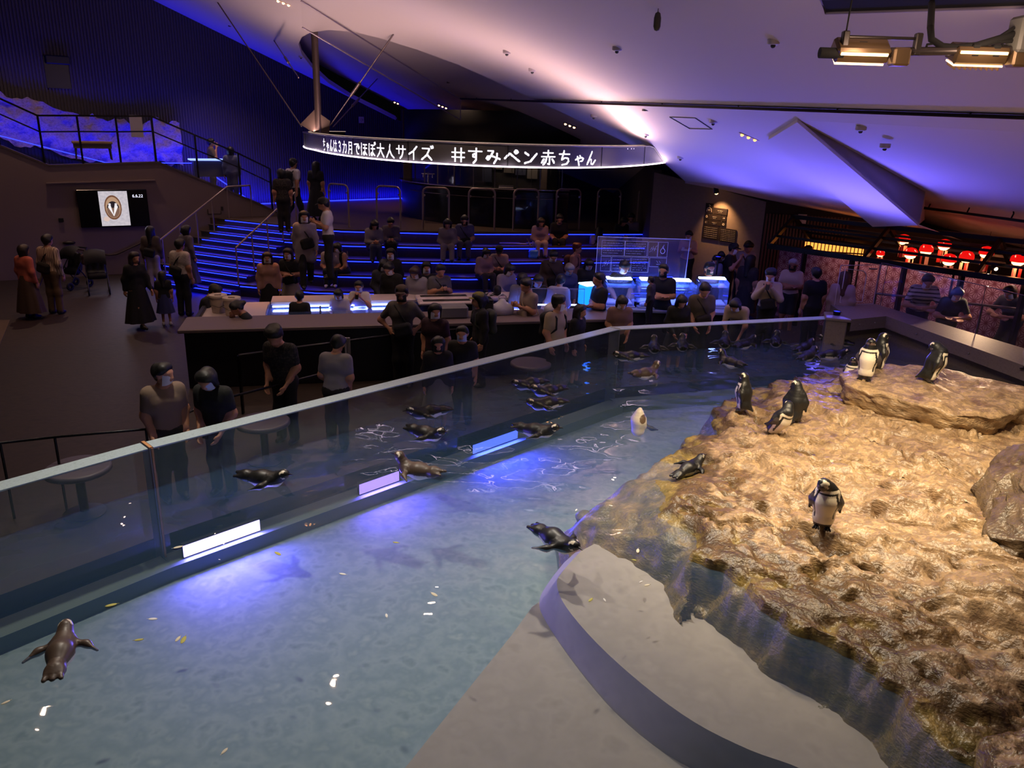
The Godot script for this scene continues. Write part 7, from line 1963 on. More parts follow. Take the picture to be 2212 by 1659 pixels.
# ---------------------------------------------------------------- people
# a pose: pelvis, forward lean, knees and ankles, elbows and wrists relative to the pelvis, head pitch and turn
func pose_of(kind: String) -> Dictionary:
	var p := {"hip": Vector3(0, 0.92, 0), "lean": 2.0, "leg": [], "arm": [], "pitch": 4.0, "yaw": 0.0}
	for s in [-1, 1]:
		p.leg.append([Vector3(s * 0.095, 0.48, 0.015), Vector3(s * 0.1, 0.08, -0.01)])
		p.arm.append([Vector3(s * 0.225, 0.19, -0.02), Vector3(s * 0.235, -0.05, 0.05)])
	for k in 2:
		var s := -1 if k == 0 else 1
		match kind:
			"phone": p.arm[k] = [Vector3(s * 0.22, 0.2, 0.03), Vector3(s * 0.07, 0.30, 0.25)]; p.pitch = 22.0
			"folded": p.arm[k] = [Vector3(s * 0.23, 0.2, 0.05), Vector3(-s * 0.05, 0.2 - 0.04 * k, 0.19)]
			"akimbo": p.arm[k] = [Vector3(s * 0.37, 0.2, -0.08), Vector3(s * 0.18, 0.04, 0.03)]
			"walk":
				p.leg[k] = [Vector3(s * 0.09, 0.5, 0.13), Vector3(s * 0.1, 0.1, 0.22)] if k == 0 else [Vector3(s * 0.09, 0.46, -0.03), Vector3(s * 0.1, 0.14, -0.26)]
				p.arm[k] = [Vector3(s * 0.22, 0.2, -0.08 if k == 0 else 0.06), Vector3(s * 0.22, -0.03, -0.1 if k == 0 else 0.18)]
			"sit":
				p.hip = Vector3(0, 0.385, 0.0); p.lean = 15.0; p.pitch = 20.0
				p.leg[k] = [Vector3(s * 0.11, 0.43, 0.4), Vector3(s * 0.12, 0.08, 0.42)]
				p.arm[k] = [Vector3(s * 0.22, 0.18, 0.08), Vector3(s * 0.08, 0.09, 0.27)]
			"sitphone":
				p.hip = Vector3(0, 0.385, 0.0); p.lean = 18.0; p.pitch = 28.0
				p.leg[k] = [Vector3(s * 0.08, 0.43, 0.4), Vector3(s * 0.1, 0.08, 0.36)]
				p.arm[k] = [Vector3(s * 0.2, 0.18, 0.1), Vector3(s * 0.05, 0.26, 0.29)]
			"desk":
				p.hip = Vector3(0, 0.45, 0.0); p.lean = 22.0; p.pitch = 30.0
				p.leg[k] = [Vector3(s * 0.11, 0.48, 0.4), Vector3(s * 0.12, 0.08, 0.38)]
				p.arm[k] = [Vector3(s * 0.26, 0.2, 0.16), Vector3(s * 0.05, 0.5, 0.17)] if k == 0 else [Vector3(s * 0.26, 0.22, 0.2), Vector3(s * 0.12, 0.24, 0.44)]
			"lean": p.hip = Vector3(0, 0.91, -0.16); p.lean = 26.0; p.pitch = 18.0; p.arm[k] = [Vector3(s * 0.30, 0.25, 0.22), Vector3(-s * 0.02, 0.26 + 0.03 * k, 0.34)]
			"photo": p.arm[k] = [Vector3(s * 0.25, 0.22, 0.12), Vector3(s * 0.07, 0.45, 0.24)]; p.pitch = 14.0
			"bend": p.hip = Vector3(0, 0.89, -0.16); p.lean = 52.0; p.pitch = 15.0; p.arm[k] = [Vector3(s * 0.21, 0.30, 0.24), Vector3(s * 0.12, 0.16, 0.44)]
			"reach": p.lean = 16.0; p.arm[k] = [Vector3(s * 0.23, 0.22, 0.1), Vector3(s * 0.1, 0.16, 0.36)]; p.pitch = 24.0
			"armsup": p.arm[k] = [Vector3(s * 0.31, 0.6, 0.0), Vector3(s * 0.40, 0.84, 0.03)]; p.pitch = -8.0
			"face": p.arm[k] = [Vector3(s * 0.24, 0.2, 0.1), Vector3(s * 0.06, 0.52, 0.16)] if k == 0 else [Vector3(s * 0.22, 0.19, 0.02), Vector3(s * 0.05, 0.16, 0.22)]
			"side": p.yaw = 40.0; p.arm[k] = [Vector3(s * 0.225, 0.19, -0.02), Vector3(s * 0.2, -0.04, 0.08)]
			"down": p.pitch = 30.0; p.lean = 8.0; p.arm[k] = [Vector3(s * 0.225, 0.19, 0.0), Vector3(s * 0.14, 0.0, 0.2)]
	return p

func rig(kind: String) -> Dictionary:
	var p := pose_of(kind)
	var tor := Transform3D(Basis(Vector3.RIGHT, deg_to_rad(p.lean)), p.hip)
	var T := func(v: Vector3) -> Vector3: return tor * v
	var r := {"torso": [], "arms": [], "legs": [], "tor": tor, "ankle": [], "wrist": []}
	r.torso = [[T.call(Vector3(-0.075, 0.0, 0)), T.call(Vector3(0.075, 0.0, 0)), 0.105, 0.105], [T.call(Vector3(-0.055, 0.15, 0.005)), T.call(Vector3(0.055, 0.15, 0.005)), 0.097, 0.097],
		[T.call(Vector3(-0.085, 0.33, 0.005)), T.call(Vector3(0.085, 0.33, 0.005)), 0.106, 0.106], [T.call(Vector3(-0.135, 0.452, -0.01)), T.call(Vector3(0.135, 0.452, -0.01)), 0.06, 0.06], [T.call(Vector3(0, 0.4, 0)), T.call(Vector3(0, 0.46, 0.0)), 0.09, 0.06]]
	r.neck = [[T.call(Vector3(0, 0.45, -0.005)), T.call(Vector3(0, 0.575, 0.012)), 0.055, 0.05]]
	for k in 2:
		var s := -1 if k == 0 else 1
		var sh: Vector3 = T.call(Vector3(s * 0.175, 0.45, -0.01))
		var el: Vector3 = T.call(p.arm[k][0])
		var wr: Vector3 = T.call(p.arm[k][1])
		r.arms.append([[sh, el, 0.05, 0.04], [el, wr, 0.039, 0.027]])
		var hp: Vector3 = p.hip + Vector3(s * 0.085, -0.03, 0.0)
		r.legs.append([[hp, p.leg[k][0], 0.086, 0.058], [p.leg[k][0], p.leg[k][1], 0.056, 0.038]])
		r.ankle.append(p.leg[k][1])
		r.wrist.append([el, wr])
	var hb := Basis(Vector3.UP, deg_to_rad(p.yaw)) * Basis(Vector3.RIGHT, deg_to_rad(p.pitch + p.lean * 0.5))
	r.head = Transform3D(hb, T.call(Vector3(0, 0.575, 0.012)) + hb * Vector3(0, 0.09, 0.012))
	return r

func head_shape() -> MB:
	if not shapes.has("head"):
		var b := [[Vector3(0, 0.035, -0.022), Vector3(0, 0.035, 0.005), 0.088, 0.082], [Vector3(0, -0.02, 0.02), Vector3(0, -0.05, 0.03), 0.068, 0.052], [Vector3(0, -0.082, 0.045), Vector3(0, -0.078, 0.03), 0.03, 0.036],
			[Vector3(0, 0.005, 0.09), Vector3(0, -0.03, 0.108), 0.009, 0.015], [Vector3(-0.014, -0.034, 0.094), Vector3(0.014, -0.034, 0.094), 0.011, 0.011], [Vector3(-0.022, -0.062, 0.078), Vector3(0.022, -0.062, 0.078), 0.010, 0.010],
			[Vector3(-0.04, 0.032, 0.078), Vector3(0.04, 0.032, 0.078), 0.012, 0.012], [Vector3(0, -0.08, -0.02), Vector3(0, -0.12, -0.025), 0.05, 0.05]]
		for s in [-1, 1]: b.append([Vector3(s * 0.088, 0.008, -0.012), Vector3(s * 0.086, -0.028, -0.002), 0.016, 0.010])
		shapes["head"] = blend(b, 0.0095, 62.0)
	return shapes["head"]

func hand_shape() -> MB:
	# a relaxed right hand: wrist at the origin, fingers along -y, thumb towards +z, palm towards -x
	if not shapes.has("hand"):
		var b := [[Vector3(0, 0.01, 0), Vector3(0, -0.03, 0), 0.025, 0.024], [Vector3(0, -0.045, -0.024), Vector3(0, -0.085, -0.028), 0.014, 0.012], [Vector3(0, -0.045, 0.02), Vector3(0, -0.088, 0.026), 0.015, 0.012], [Vector3(0, -0.05, 0), Vector3(0, -0.088, 0), 0.016, 0.013]]
		for f in 4:
			var z := 0.029 - f * 0.0195
			var l: float = [0.066, 0.074, 0.068, 0.052][f]
			b.append([Vector3(0, -0.088, z), Vector3(-0.008, -0.088 - l * 0.5, z * 1.1), 0.0095, 0.0085])
			b.append([Vector3(-0.008, -0.088 - l * 0.5, z * 1.1), Vector3(-0.028, -0.088 - l, z * 1.1), 0.0085, 0.007])
		b.append([Vector3(-0.004, -0.03, 0.024), Vector3(-0.014, -0.062, 0.05), 0.013, 0.0105])
		b.append([Vector3(-0.014, -0.062, 0.05), Vector3(-0.022, -0.09, 0.056), 0.010, 0.008])
		shapes["hand"] = blend(b, 0.007, 130.0)
	return shapes["hand"]

func hair_shape(style: String) -> Mesh:
	var key := "hair " + style
	if not shapes.has(key):
		var b := [[Vector3(0, 0.058, -0.008), Vector3(0, 0.05, -0.055), 0.086, 0.08], [Vector3(0, 0.0, -0.055), Vector3(0, -0.045, -0.055), 0.072, 0.055], [Vector3(-0.045, 0.088, 0.04), Vector3(0.045, 0.088, 0.04), 0.027, 0.027]]
		for s in [-1, 1]: b.append([Vector3(s * 0.062, 0.055, 0.01), Vector3(s * 0.074, 0.0, -0.035), 0.034, 0.028])
		if style in ["bob", "long", "tied"]:
			b.append([Vector3(-0.05, 0.07, 0.062), Vector3(0.05, 0.07, 0.062), 0.021, 0.021])
			b.append([Vector3(0, -0.03, -0.06), Vector3(0, -0.09, -0.055), 0.08, 0.07])
			for s in [-1, 1]: b.append([Vector3(s * 0.078, 0.04, 0.0), Vector3(s * 0.084, -0.10, -0.012), 0.03, 0.03])
		if style == "long":
			b.append([Vector3(0, -0.08, -0.07), Vector3(0, -0.33, -0.10), 0.085, 0.06])
			for s in [-1, 1]: b.append([Vector3(s * 0.082, -0.08, 0.0), Vector3(s * 0.085, -0.27, 0.03), 0.034, 0.024])
		if style == "tied": b.append([Vector3(0, 0.03, -0.14), Vector3(0, -0.05, -0.17), 0.04, 0.03])
		if style == "bun": b.append([Vector3(0, -0.01, -0.15), Vector3(0, -0.015, -0.17), 0.045, 0.04])
		if style == "messy":
			for k in 11: b.append([Vector3(0.05 * sin(k * 0.57), 0.09, -0.02 + 0.05 * cos(k * 0.57)), Vector3(0.085 * sin(k * 0.57), 0.095 + 0.015 * (k % 2), -0.02 + 0.085 * cos(k * 0.57)), 0.03, 0.022])
		shapes[key] = blend(b, 0.0125, 48.0).mesh()
	return shapes[key]

func grown(bones: Array, by: float) -> Array:
	var o := []
	for b in bones: o.append([b[0], b[1], b[2] + by, b[3] + by])
	return o

func body_part(kind: String, part: String) -> Mesh:
	var key := kind + " " + part
	if shapes.has(key): return shapes[key]
	var r: Dictionary = shapes["rig " + kind]
	var mb: MB
	match part:
		"body":
			var b: Array = r.torso + r.neck
			for k in 2: b = b + r.arms[k] + r.legs[k]
			mb = blend(b, 0.024, 34.0)
			mb.join(head_shape(), r.head)
			for k in 2:
				var d: Vector3 = (r.wrist[k][1] - r.wrist[k][0]).normalized()
				var y := -d
				var z = (r.tor.basis.z - y * r.tor.basis.z.dot(y))
				if z.length() < 0.3: z = Vector3.UP - y * y.y
				z = z.normalized()
				if kind in ["phone", "photo", "sitphone"]: z = (Vector3.UP - y * y.y).normalized()
				var x := y.cross(z)
				mb.join(hand_shape(), Transform3D(Basis(x if k == 1 else -x, y, z), r.wrist[k][1]))
		"tee":
			var b := grown(r.torso, 0.016)
			for k in 2: b.append([r.arms[k][0][0], r.arms[k][0][0].lerp(r.arms[k][0][1], 0.72), 0.066, 0.058])
			mb = blend(b, 0.024, 36.0)
		"sleeveless": mb = blend(grown(r.torso, 0.014), 0.024, 36.0)
		"long":
			var b := grown(r.torso, 0.018)
			for k in 2: b += grown(r.arms[k], 0.017)
			mb = blend(b, 0.024, 36.0)
		"coat":
			var b := grown(r.torso, 0.026)
			for k in 2: b += grown(r.arms[k], 0.02)
			var hp: Vector3 = r.tor.origin
			for s in [-1, 1]: b.append([hp + Vector3(s * 0.07, 0.05, 0), hp + Vector3(s * 0.11, -0.24, 0), 0.13, 0.13])
			mb = blend(b, 0.026, 36.0)
		"trousers":
			var b: Array = grown([r.torso[0]], 0.01)
			for k in 2: b += grown([r.legs[k][0], [r.legs[k][1][0], r.legs[k][1][1], 0.062, 0.056]], 0.014)
			mb = blend(b, 0.024, 36.0)
		"shorts":
			var b: Array = grown([r.torso[0]], 0.012)
			for k in 2: b.append([r.legs[k][0][0], r.legs[k][0][0].lerp(r.legs[k][0][1], 0.92), 0.105, 0.085])
			mb = blend(b, 0.024, 36.0)
		"skirt", "long_skirt":
			mb = MB.new()
			var hp: Vector3 = r.tor.origin
			var bottom := 0.42 if part == "skirt" else 0.16
			var rows := []
			for q in 9:
				var f := q / 8.0
				var row := []
				for s in 33:
					var a := TAU * s / 32.0
					var rad := lerpf(0.135, 0.25 if part == "skirt" else 0.31, pow(f, 0.8)) * (1.0 + 0.07 * f * sin(a * 9.0))
					row.append(Vector3(hp.x + cos(-a) * rad * 1.08, lerpf(hp.y + 0.1, bottom, f), hp.z + sin(-a) * rad * 0.88))
				rows.append(row)
			mb.sheet(rows)
	shapes[key] = mb.mesh()
	return shapes[key]

func person(label: String, at: Vector3, tall: float, yaw: float, kind: String, top: Array, low: Array, hair: Array, mask := "", extra := [], skin := Color(0.66, 0.47, 0.36)) -> void:
	if not shapes.has("rig " + kind): shapes["rig " + kind] = rig(kind)
	var r: Dictionary = shapes["rig " + kind]
	var t := thing("person", label, "person", at, deg_to_rad(yaw), "visitors in the hall")
	t.scale = Vector3.ONE * (tall / 1.70)
	obj("body", body_part(kind, "body"), mat(skin, 0.6), t)
	obj({"tee": "shirt", "long": "long_sleeved_top", "sleeveless": "sleeveless_top", "coat": "coat"}[top[0]], body_part(kind, top[0]), cloth(top[1]), t)
	obj(low[0], body_part(kind, low[0]), cloth(low[1]), t)
	if not shapes.has("shoe"): shapes["shoe"] = blend([[Vector3(0, -0.035, -0.035), Vector3(0, -0.04, 0.12), 0.042, 0.034], [Vector3(0, 0.01, -0.02), Vector3(0, -0.02, 0.03), 0.045, 0.04]], 0.016, 50.0).mesh()
	for k in 2:
		var s := obj("shoe", shapes["shoe"], mat(Color(0.62, 0.6, 0.6) if extra.has("white shoes") else Color(0.05, 0.045, 0.045), 0.6), t)
		s.position = r.ankle[k]
	if hair[0] != "none":
		var o := obj("hair", hair_shape(hair[0]), mat(hair[1], 0.55), t)
		o.transform = r.head
	for s in [-1, 1]:
		if not shapes.has("eye"): shapes["eye"] = MB.new().ball(Vector3.ZERO, Vector3(0.013, 0.007, 0.006), 8).mesh()
		var e := obj("eye", shapes["eye"], mat(Color(0.02, 0.015, 0.015), 0.2), t)
		e.transform = r.head * Transform3D(Basis.IDENTITY, Vector3(s * 0.033, 0.014, 0.084))
	if mask:
		if not shapes.has("mask"):
			var rows := []
			for q in 7:
				var row := []
				for k in 13:
					var a := lerpf(-1.25, 1.25, k / 12.0)
					var f := q / 6.0
					var rad := lerpf(0.094, 0.078, f) + 0.02 * cos(a) * sin(PI * clampf(f * 0.9 + 0.1, 0, 1))
					row.append(Vector3(sin(a) * 0.083, lerpf(0.0, -0.105, f) + 0.012 * absf(sin(a)) * (0.5 - f) * 2.0, cos(a) * rad + 0.008))
				rows.append(row)
			shapes["mask"] = MB.new().sheet(rows).mesh()
		var mk := obj("face_mask", shapes["mask"], mat(Color(0.82, 0.82, 0.84) if mask == "white" else Color(0.03, 0.03, 0.035) if mask == "black" else Color(0.62, 0.68, 0.8), 0.8), t)
		mk.transform = r.head
		mk.set_meta("label", mask + " face mask")
	for x in extra:
		if x == "white shoes": continue
		var w: PackedStringArray = x.split(":")
		var col := Color(w[1]) if w.size() > 1 else Color(0.04, 0.04, 0.045)
		match w[0]:
			"crossbody", "backbag":
				var back := 1.0 if w[0] == "crossbody" else -1.0
				var bag := obj("shoulder_bag", bag_shape(0.26, 0.2, 0.1), cloth(col), t)
				bag.transform = r.tor * Transform3D(Basis(Vector3.BACK, 0.25), Vector3(0.03, 0.1, 0.16 * back))
				obj("strap", MB.new().tube([r.tor * Vector3(0.12, 0.16, 0.13 * back), r.tor * Vector3(0.0, 0.34, 0.145 * back), r.tor * Vector3(-0.11, 0.48, 0.07 * back), r.tor * Vector3(-0.13, 0.525, 0.0), r.tor * Vector3(-0.11, 0.47, -0.075 * back), r.tor * Vector3(0.0, 0.3, -0.14 * back), r.tor * Vector3(0.14, 0.12, -0.12 * back), r.tor * Vector3(0.17, 0.12, 0.02)], 0.014, 6), cloth(col), bag).transform = bag.transform.affine_inverse()
			"backpack":
				var bag := obj("backpack", bag_shape(0.3, 0.4, 0.16), cloth(col), t)
				bag.transform = r.tor * Transform3D(Basis.IDENTITY, Vector3(0, 0.26, -0.2))
				for s in [-1, 1]: obj("strap", MB.new().tube([r.tor * Vector3(s * 0.1, 0.45, -0.12), r.tor * Vector3(s * 0.11, 0.535, -0.01), r.tor * Vector3(s * 0.11, 0.44, 0.105), r.tor * Vector3(s * 0.13, 0.26, 0.13), r.tor * Vector3(s * 0.16, 0.14, 0.0)], 0.018, 6), cloth(col), bag).transform = bag.transform.affine_inverse()
			"cap":
				var cm := MB.new()
				cm.lathe([Vector2(0.104, 0.0), Vector2(0.106, 0.03), Vector2(0.092, 0.07), Vector2(0.05, 0.095), Vector2(0.0, 0.1)], Vector3(0, 0.05, -0.012), 20)
				cm.ball(Vector3(0, 0.052, 0.11), Vector3(0.075, 0.008, 0.06), 14)
				var o := obj("cap", cm, cloth(col), t)
				o.transform = r.head
			"phone":
				var o := obj("phone", MB.new().bevel_box(Vector3.ZERO, Vector3(0.075, 0.15, 0.01), 0.003), mat(Color(0.02, 0.02, 0.025), 0.2), t)
				o.transform = Transform3D(r.tor.basis * Basis(Vector3.RIGHT, -0.5), (r.wrist[0][1] + r.wrist[1][1]) / 2 + r.tor.basis * Vector3(0, 0.05, 0.07))
			"book":
				var o := obj("book", MB.new().bevel_box(Vector3.ZERO, Vector3(0.24, 0.02, 0.17), 0.004), mat(Color(0.85, 0.82, 0.78), 0.7), t)
				o.transform = Transform3D(r.tor.basis * Basis(Vector3.RIGHT, 0.35), (r.wrist[0][1] + r.wrist[1][1]) / 2 + r.tor.basis * Vector3(0, 0.03, 0.09))
			"tote":
				var o := obj("tote_bag", bag_shape(0.26, 0.3, 0.08), cloth(col), t)
				o.position = r.wrist[1][1] + Vector3(0.02, -0.34, 0)
				obj("bag_handle", MB.new().tube([r.wrist[1][1] + Vector3(0.02, -0.19, 0.06), r.wrist[1][1] + Vector3(0, -0.07, 0.0), r.wrist[1][1] + Vector3(0.02, -0.19, -0.06)], 0.01, 6), cloth(col), t)
			"umbrella":
				var o := obj("umbrella", MB.new().lathe([Vector2(0, -0.5), Vector2(0.012, -0.46), Vector2(0.03, -0.2), Vector2(0.034, 0.08), Vector2(0.018, 0.12), Vector2(0.01, 0.24), Vector2(0, 0.26)], Vector3.ZERO, 12), cloth(col), t)
				o.transform = Transform3D(Basis(Vector3.RIGHT, 0.3) * Basis(Vector3.BACK, 0.35), r.wrist[1][1] + Vector3(0.04, -0.12, -0.03))

func bag_shape(w: float, h: float, d: float) -> Mesh:
	var key := "bag %s %s %s" % [w, h, d]
	if not shapes.has(key):
		var q := d * 0.42
		shapes[key] = blend([[Vector3(-w / 2 + q, h / 2 - q, 0), Vector3(w / 2 - q, h / 2 - q, 0), q, q], [Vector3(-w / 2 + q, -h / 2 + q, 0), Vector3(w / 2 - q, -h / 2 + q, 0), q, q], [Vector3(-w / 2 + q, h / 2 - q, 0), Vector3(-w / 2 + q, -h / 2 + q, 0), q, q], [Vector3(w / 2 - q, h / 2 - q, 0), Vector3(w / 2 - q, -h / 2 + q, 0), q, q], [Vector3(0, h / 2 - q, 0), Vector3(0, -h / 2 + q, 0), q, q]], 0.02, 40.0).mesh()
	return shapes[key]

func cloth(what: Variant) -> Material:
	# a plain colour, or a printed cloth named by a word
	if what is Color: return mat(what, 0.85)
	if not mats.has(what):
		var m := StandardMaterial3D.new()
		m.roughness = 0.85
		m.uv1_triplanar = true
		var im := Image.create(64, 64, false, Image.FORMAT_RGB8)
		var fn := FastNoiseLite.new()
		fn.seed = 3; fn.frequency = 0.09; fn.noise_type = FastNoiseLite.TYPE_CELLULAR
		var pal: Array = {"stripes": [Color(0.72, 0.68, 0.66), Color(0.10, 0.10, 0.16)], "shirt stripes": [Color(0.66, 0.6, 0.54), Color(0.25, 0.2, 0.18)], "floral pale": [Color(0.70, 0.66, 0.62), Color(0.22, 0.18, 0.2)], "floral dark": [Color(0.05, 0.05, 0.06), Color(0.22, 0.2, 0.17)]}[what]
		for y in 64:
			for x in 64:
				var on := false
				if what == "stripes": on = y % 16 < 6
				elif what == "shirt stripes": on = x % 12 < 3
				else: on = fn.get_noise_2d(x, y) > -0.62
				if what.begins_with("floral"): on = not on if what == "floral dark" else fn.get_noise_2d(x, y) < -0.74
				im.set_pixel(x, y, pal[1] if on else pal[0])
		m.albedo_texture = ImageTexture.create_from_image(im)
		m.uv1_scale = Vector3.ONE * (3.5 if what == "stripes" else 5.0)
		mats[what] = m
	return mats[what]

func build_people() -> void:
	var BLK := Color(0.02, 0.018, 0.02)
	var DK := Color(0.045, 0.045, 0.055)
	var NAVY := Color(0.04, 0.05, 0.10)
	var WHT := Color(0.72, 0.69, 0.68)
	var CREAM := Color(0.62, 0.56, 0.48)
	var GREY := Color(0.36, 0.34, 0.33)
	var BRN := Color(0.10, 0.065, 0.05)
	var KHAKI := Color(0.34, 0.27, 0.19)
	# left concourse
	person("woman in a salmon pink top and brown skirt seen from behind at the far left", Vector3(-10.5, 0, -16.39), 1.58, 160, "stand", ["long", Color(0.66, 0.34, 0.28)], ["long_skirt", Color(0.22, 0.16, 0.13)], ["bob", BRN], "", ["tote:7a5a34"])
	person("man in a striped shirt and khaki trousers with a backpack and umbrella, seen from behind", Vector3(-10.24, 0, -16.86), 1.74, 170, "stand", ["long", "shirt stripes"], ["trousers", KHAKI], ["short", BLK], "", ["backbag", "umbrella:8a8078"])
	person("woman in a long black dress walking past the screen", Vector3(-7.87, 0, -15.83), 1.6, 60, "walk", ["long", DK], ["long_skirt", Color(0.03, 0.032, 0.05)], ["long", BRN])
	person("small girl in a blue skirt beside the woman in black", Vector3(-7.45, 0, -16.13), 1.15, 200, "stand", ["tee", DK], ["skirt", Color(0.14, 0.16, 0.34)], ["long", BLK], "", ["white shoes"])
	person("woman in white trousers with a dark bag on her back, below the stair rail", Vector3(-9.32, 0, -19.77), 1.6, 190, "stand", ["long", Color(0.30, 0.25, 0.22)], ["trousers", Color(0.62, 0.58, 0.6)], ["long", BLK], "", ["backbag"])
	person("man in a pale flower print shirt with a dark shoulder bag seen from behind", Vector3(-7.44, 0, -17.06), 1.7, 165, "stand", ["tee", "floral pale"], ["trousers", Color(0.07, 0.07, 0.09)], ["short", BLK], "", ["backbag"])
	person("woman in a grey blouse on the lowest steps of the stair", Vector3(-8.26, 0.15, -19.4), 1.55, 150, "stand", ["long", Color(0.36, 0.33, 0.36)], ["long_skirt", Color(0.2, 0.19, 0.22)], ["tied", BLK])
	person("boy in a dark shirt resting his head in his hand at the desk", Vector3(-5.92, 0.12, -14.27), 1.72, 90, "desk", ["tee", DK], ["trousers", DK], ["short", BLK], "white")
	person("staff member with a bun and dark shirt seated behind the counter", Vector3(-4.52, 0.2, -13.09), 1.6, -60, "desk", ["tee", Color(0.06, 0.07, 0.10)], ["trousers", DK], ["bun", BLK])
	person("dark haired person whose head shows behind the far counter ledge", Vector3(-3.91, 0, -13.78), 1.32, 180, "stand", ["tee", DK], ["trousers", DK], ["short", BLK])
	person("woman in a pink sweater lit from above behind the counter", Vector3(-5.31, 0, -16.49), 1.58, 15, "stand", ["long", Color(0.62, 0.46, 0.40)], ["skirt", DK], ["long", Color(0.16, 0.08, 0.05)], "white", ["tote:101012"])
	person("woman in a pale pinafore and black tee lit from above with folded arms", Vector3(-4.98, 0, -16.96), 1.6, -5, "folded", ["tee", BLK], ["long_skirt", Color(0.55, 0.50, 0.44)], ["long", Color(0.12, 0.06, 0.04)], "white", ["crossbody"])
	# upper landing and stair
	person("man in a white shirt with a black backpack and cap on the landing", Vector3(-6.28, 1.5, -22.19), 1.75, 150, "walk", ["tee", WHT], ["trousers", NAVY], ["short", BLK], "black", ["backpack", "cap"])
	person("woman in a dark navy dress walking on the landing", Vector3(-5.83, 1.5, -22.93), 1.66, 170, "stand", ["tee", Color(0.04, 0.045, 0.07)], ["long_skirt", Color(0.03, 0.035, 0.06)], ["long", BLK])
	person("person in a dark patterned shirt left of the man with the cap", Vector3(-6.02, 1.5, -20.26), 1.58, 200, "stand", ["tee", "floral dark"], ["trousers", DK], ["bob", BLK])
	person("woman in a white smock coming down the stair", Vector3(-4.4, 0.9, -16.19), 1.6, 20, "walk", ["coat", Color(0.52, 0.48, 0.5)], ["trousers", DK], ["long", BLK], "white", ["crossbody"])
	person("person in a white shirt and hat looking at a phone at the stair head", Vector3(-3.79, 1.2, -15.7), 1.62, -80, "phone", ["tee", WHT], ["trousers", DK], ["short", BLK], "", ["phone", "cap"])
	# seated on the tiers
	person("person in a white tee and black trousers seated with a stick on the tiers", Vector3(-4.71, 0.3, -19.63), 1.6, 10, "sit", ["tee", Color(0.55, 0.5, 0.5)], ["trousers", BLK], ["bob", BLK], "white", ["white shoes"])
	person("woman in a black sleeveless dress seated beside the person with the stick", Vector3(-4.39, 0.3, -19.71), 1.6, -40, "sit", ["sleeveless", BLK], ["shorts", BLK], ["bob", BLK], "white", ["white shoes"])
	person("long haired person in white seated on the top tier at the left", Vector3(-3.68, 0.9, -19.99), 1.58, 20, "sitphone", ["long", Color(0.42, 0.4, 0.44)], ["trousers", Color(0.18, 0.2, 0.3)], ["long", BLK])
	person("person in a grey jacket seated on the top tier holding a phone to the face", Vector3(-3.3, 0.9, -20.45), 1.62, 10, "sitphone", ["long", Color(0.30, 0.27, 0.32)], ["trousers", DK], ["short", BLK], "", ["phone"])
	person("person in cream clothes seated before the third hoop rail", Vector3(-1.8, 0.9, -20.33), 1.62, 5, "sit", ["long", Color(0.46, 0.42, 0.42)], ["trousers", Color(0.5, 0.46, 0.46)], ["bob", BLK])
	person("man in a blue vest with a dark bag seated before the kiosk", Vector3(-1.38, 0.9, -20.85), 1.7, 0, "sit", ["tee", Color(0.28, 0.28, 0.40)], ["trousers", Color(0.3, 0.28, 0.32)], ["short", BLK], "black", ["crossbody"])
	person("woman in a pink and white dress seated on the top tier", Vector3(0.62, 0.9, -21.56), 1.58, 10, "sit", ["long", Color(0.5, 0.42, 0.46)], ["trousers", Color(0.55, 0.48, 0.5)], ["long", BRN])
	person("man in black seated on the top tier right of the pink dress", Vector3(1.17, 0.9, -21.88), 1.7, 0, "sit", ["tee", DK], ["trousers", DK], ["short", BLK])
	person("long haired woman in a white tee seated behind the glass notice", Vector3(2.26, 0.6, -21.93), 1.6, 160, "sit", ["tee", Color(0.52, 0.46, 0.46)], ["trousers", DK], ["long", BLK], "", ["backbag"])
	person("dark dressed woman of the couple on the top tier at the right", Vector3(2.96, 0.9, -22.65), 1.56, 20, "sitphone", ["long", DK], ["trousers", DK], ["bob", BLK])
	person("man in a white tee of the couple on the top tier at the right", Vector3(3.32, 0.9, -22.87), 1.68, -10, "sit", ["tee", Color(0.5, 0.45, 0.47)], ["trousers", DK], ["short", BLK])
	person("man in a rust brown top seated at the right end of the top tier", Vector3(4.19, 0.9, -22.82), 1.65, -10, "sitphone", ["long", Color(0.32, 0.15, 0.07)], ["trousers", DK], ["short", BLK], "white", ["phone"])
	person("person in a white tee reading a pale leaflet near the guide sign", Vector3(4.42, 0.3, -20.04), 1.6, -20, "phone", ["tee", Color(0.7, 0.55, 0.46)], ["trousers", DK], ["short", BLK], "white", ["book"])
	person("woman in a pink blouse with a bow seated on the middle tier", Vector3(-0.85, 0.3, -19.66), 1.58, 30, "sit", ["long", Color(0.58, 0.46, 0.44)], ["trousers", Color(0.16, 0.15, 0.18)], ["tied", BLK], "white")
	person("man in a white tee and black cap seated beside the woman in pink", Vector3(-0.43, 0.3, -20.03), 1.65, 0, "sitphone", ["tee", Color(0.55, 0.48, 0.46)], ["trousers", DK], ["short", BLK], "", ["cap", "crossbody"])
	# behind the island counter
	person("masked woman in a dark top behind the counter group", Vector3(-2.79, 0, -17.29), 1.62, 0, "stand", ["long", DK], ["trousers", DK], ["bob", BLK], "white")
	person("masked woman in grey behind the counter, head bowed", Vector3(-2.8, 0, -16.11), 1.6, 30, "down", ["long", Color(0.16, 0.16, 0.18)], ["skirt", DK], ["long", BLK], "white")
	person("man in black with bowed head behind the counter", Vector3(-2.47, 0, -15.45), 1.66, -20, "down", ["long", BLK], ["trousers", DK], ["short", BLK], "white")
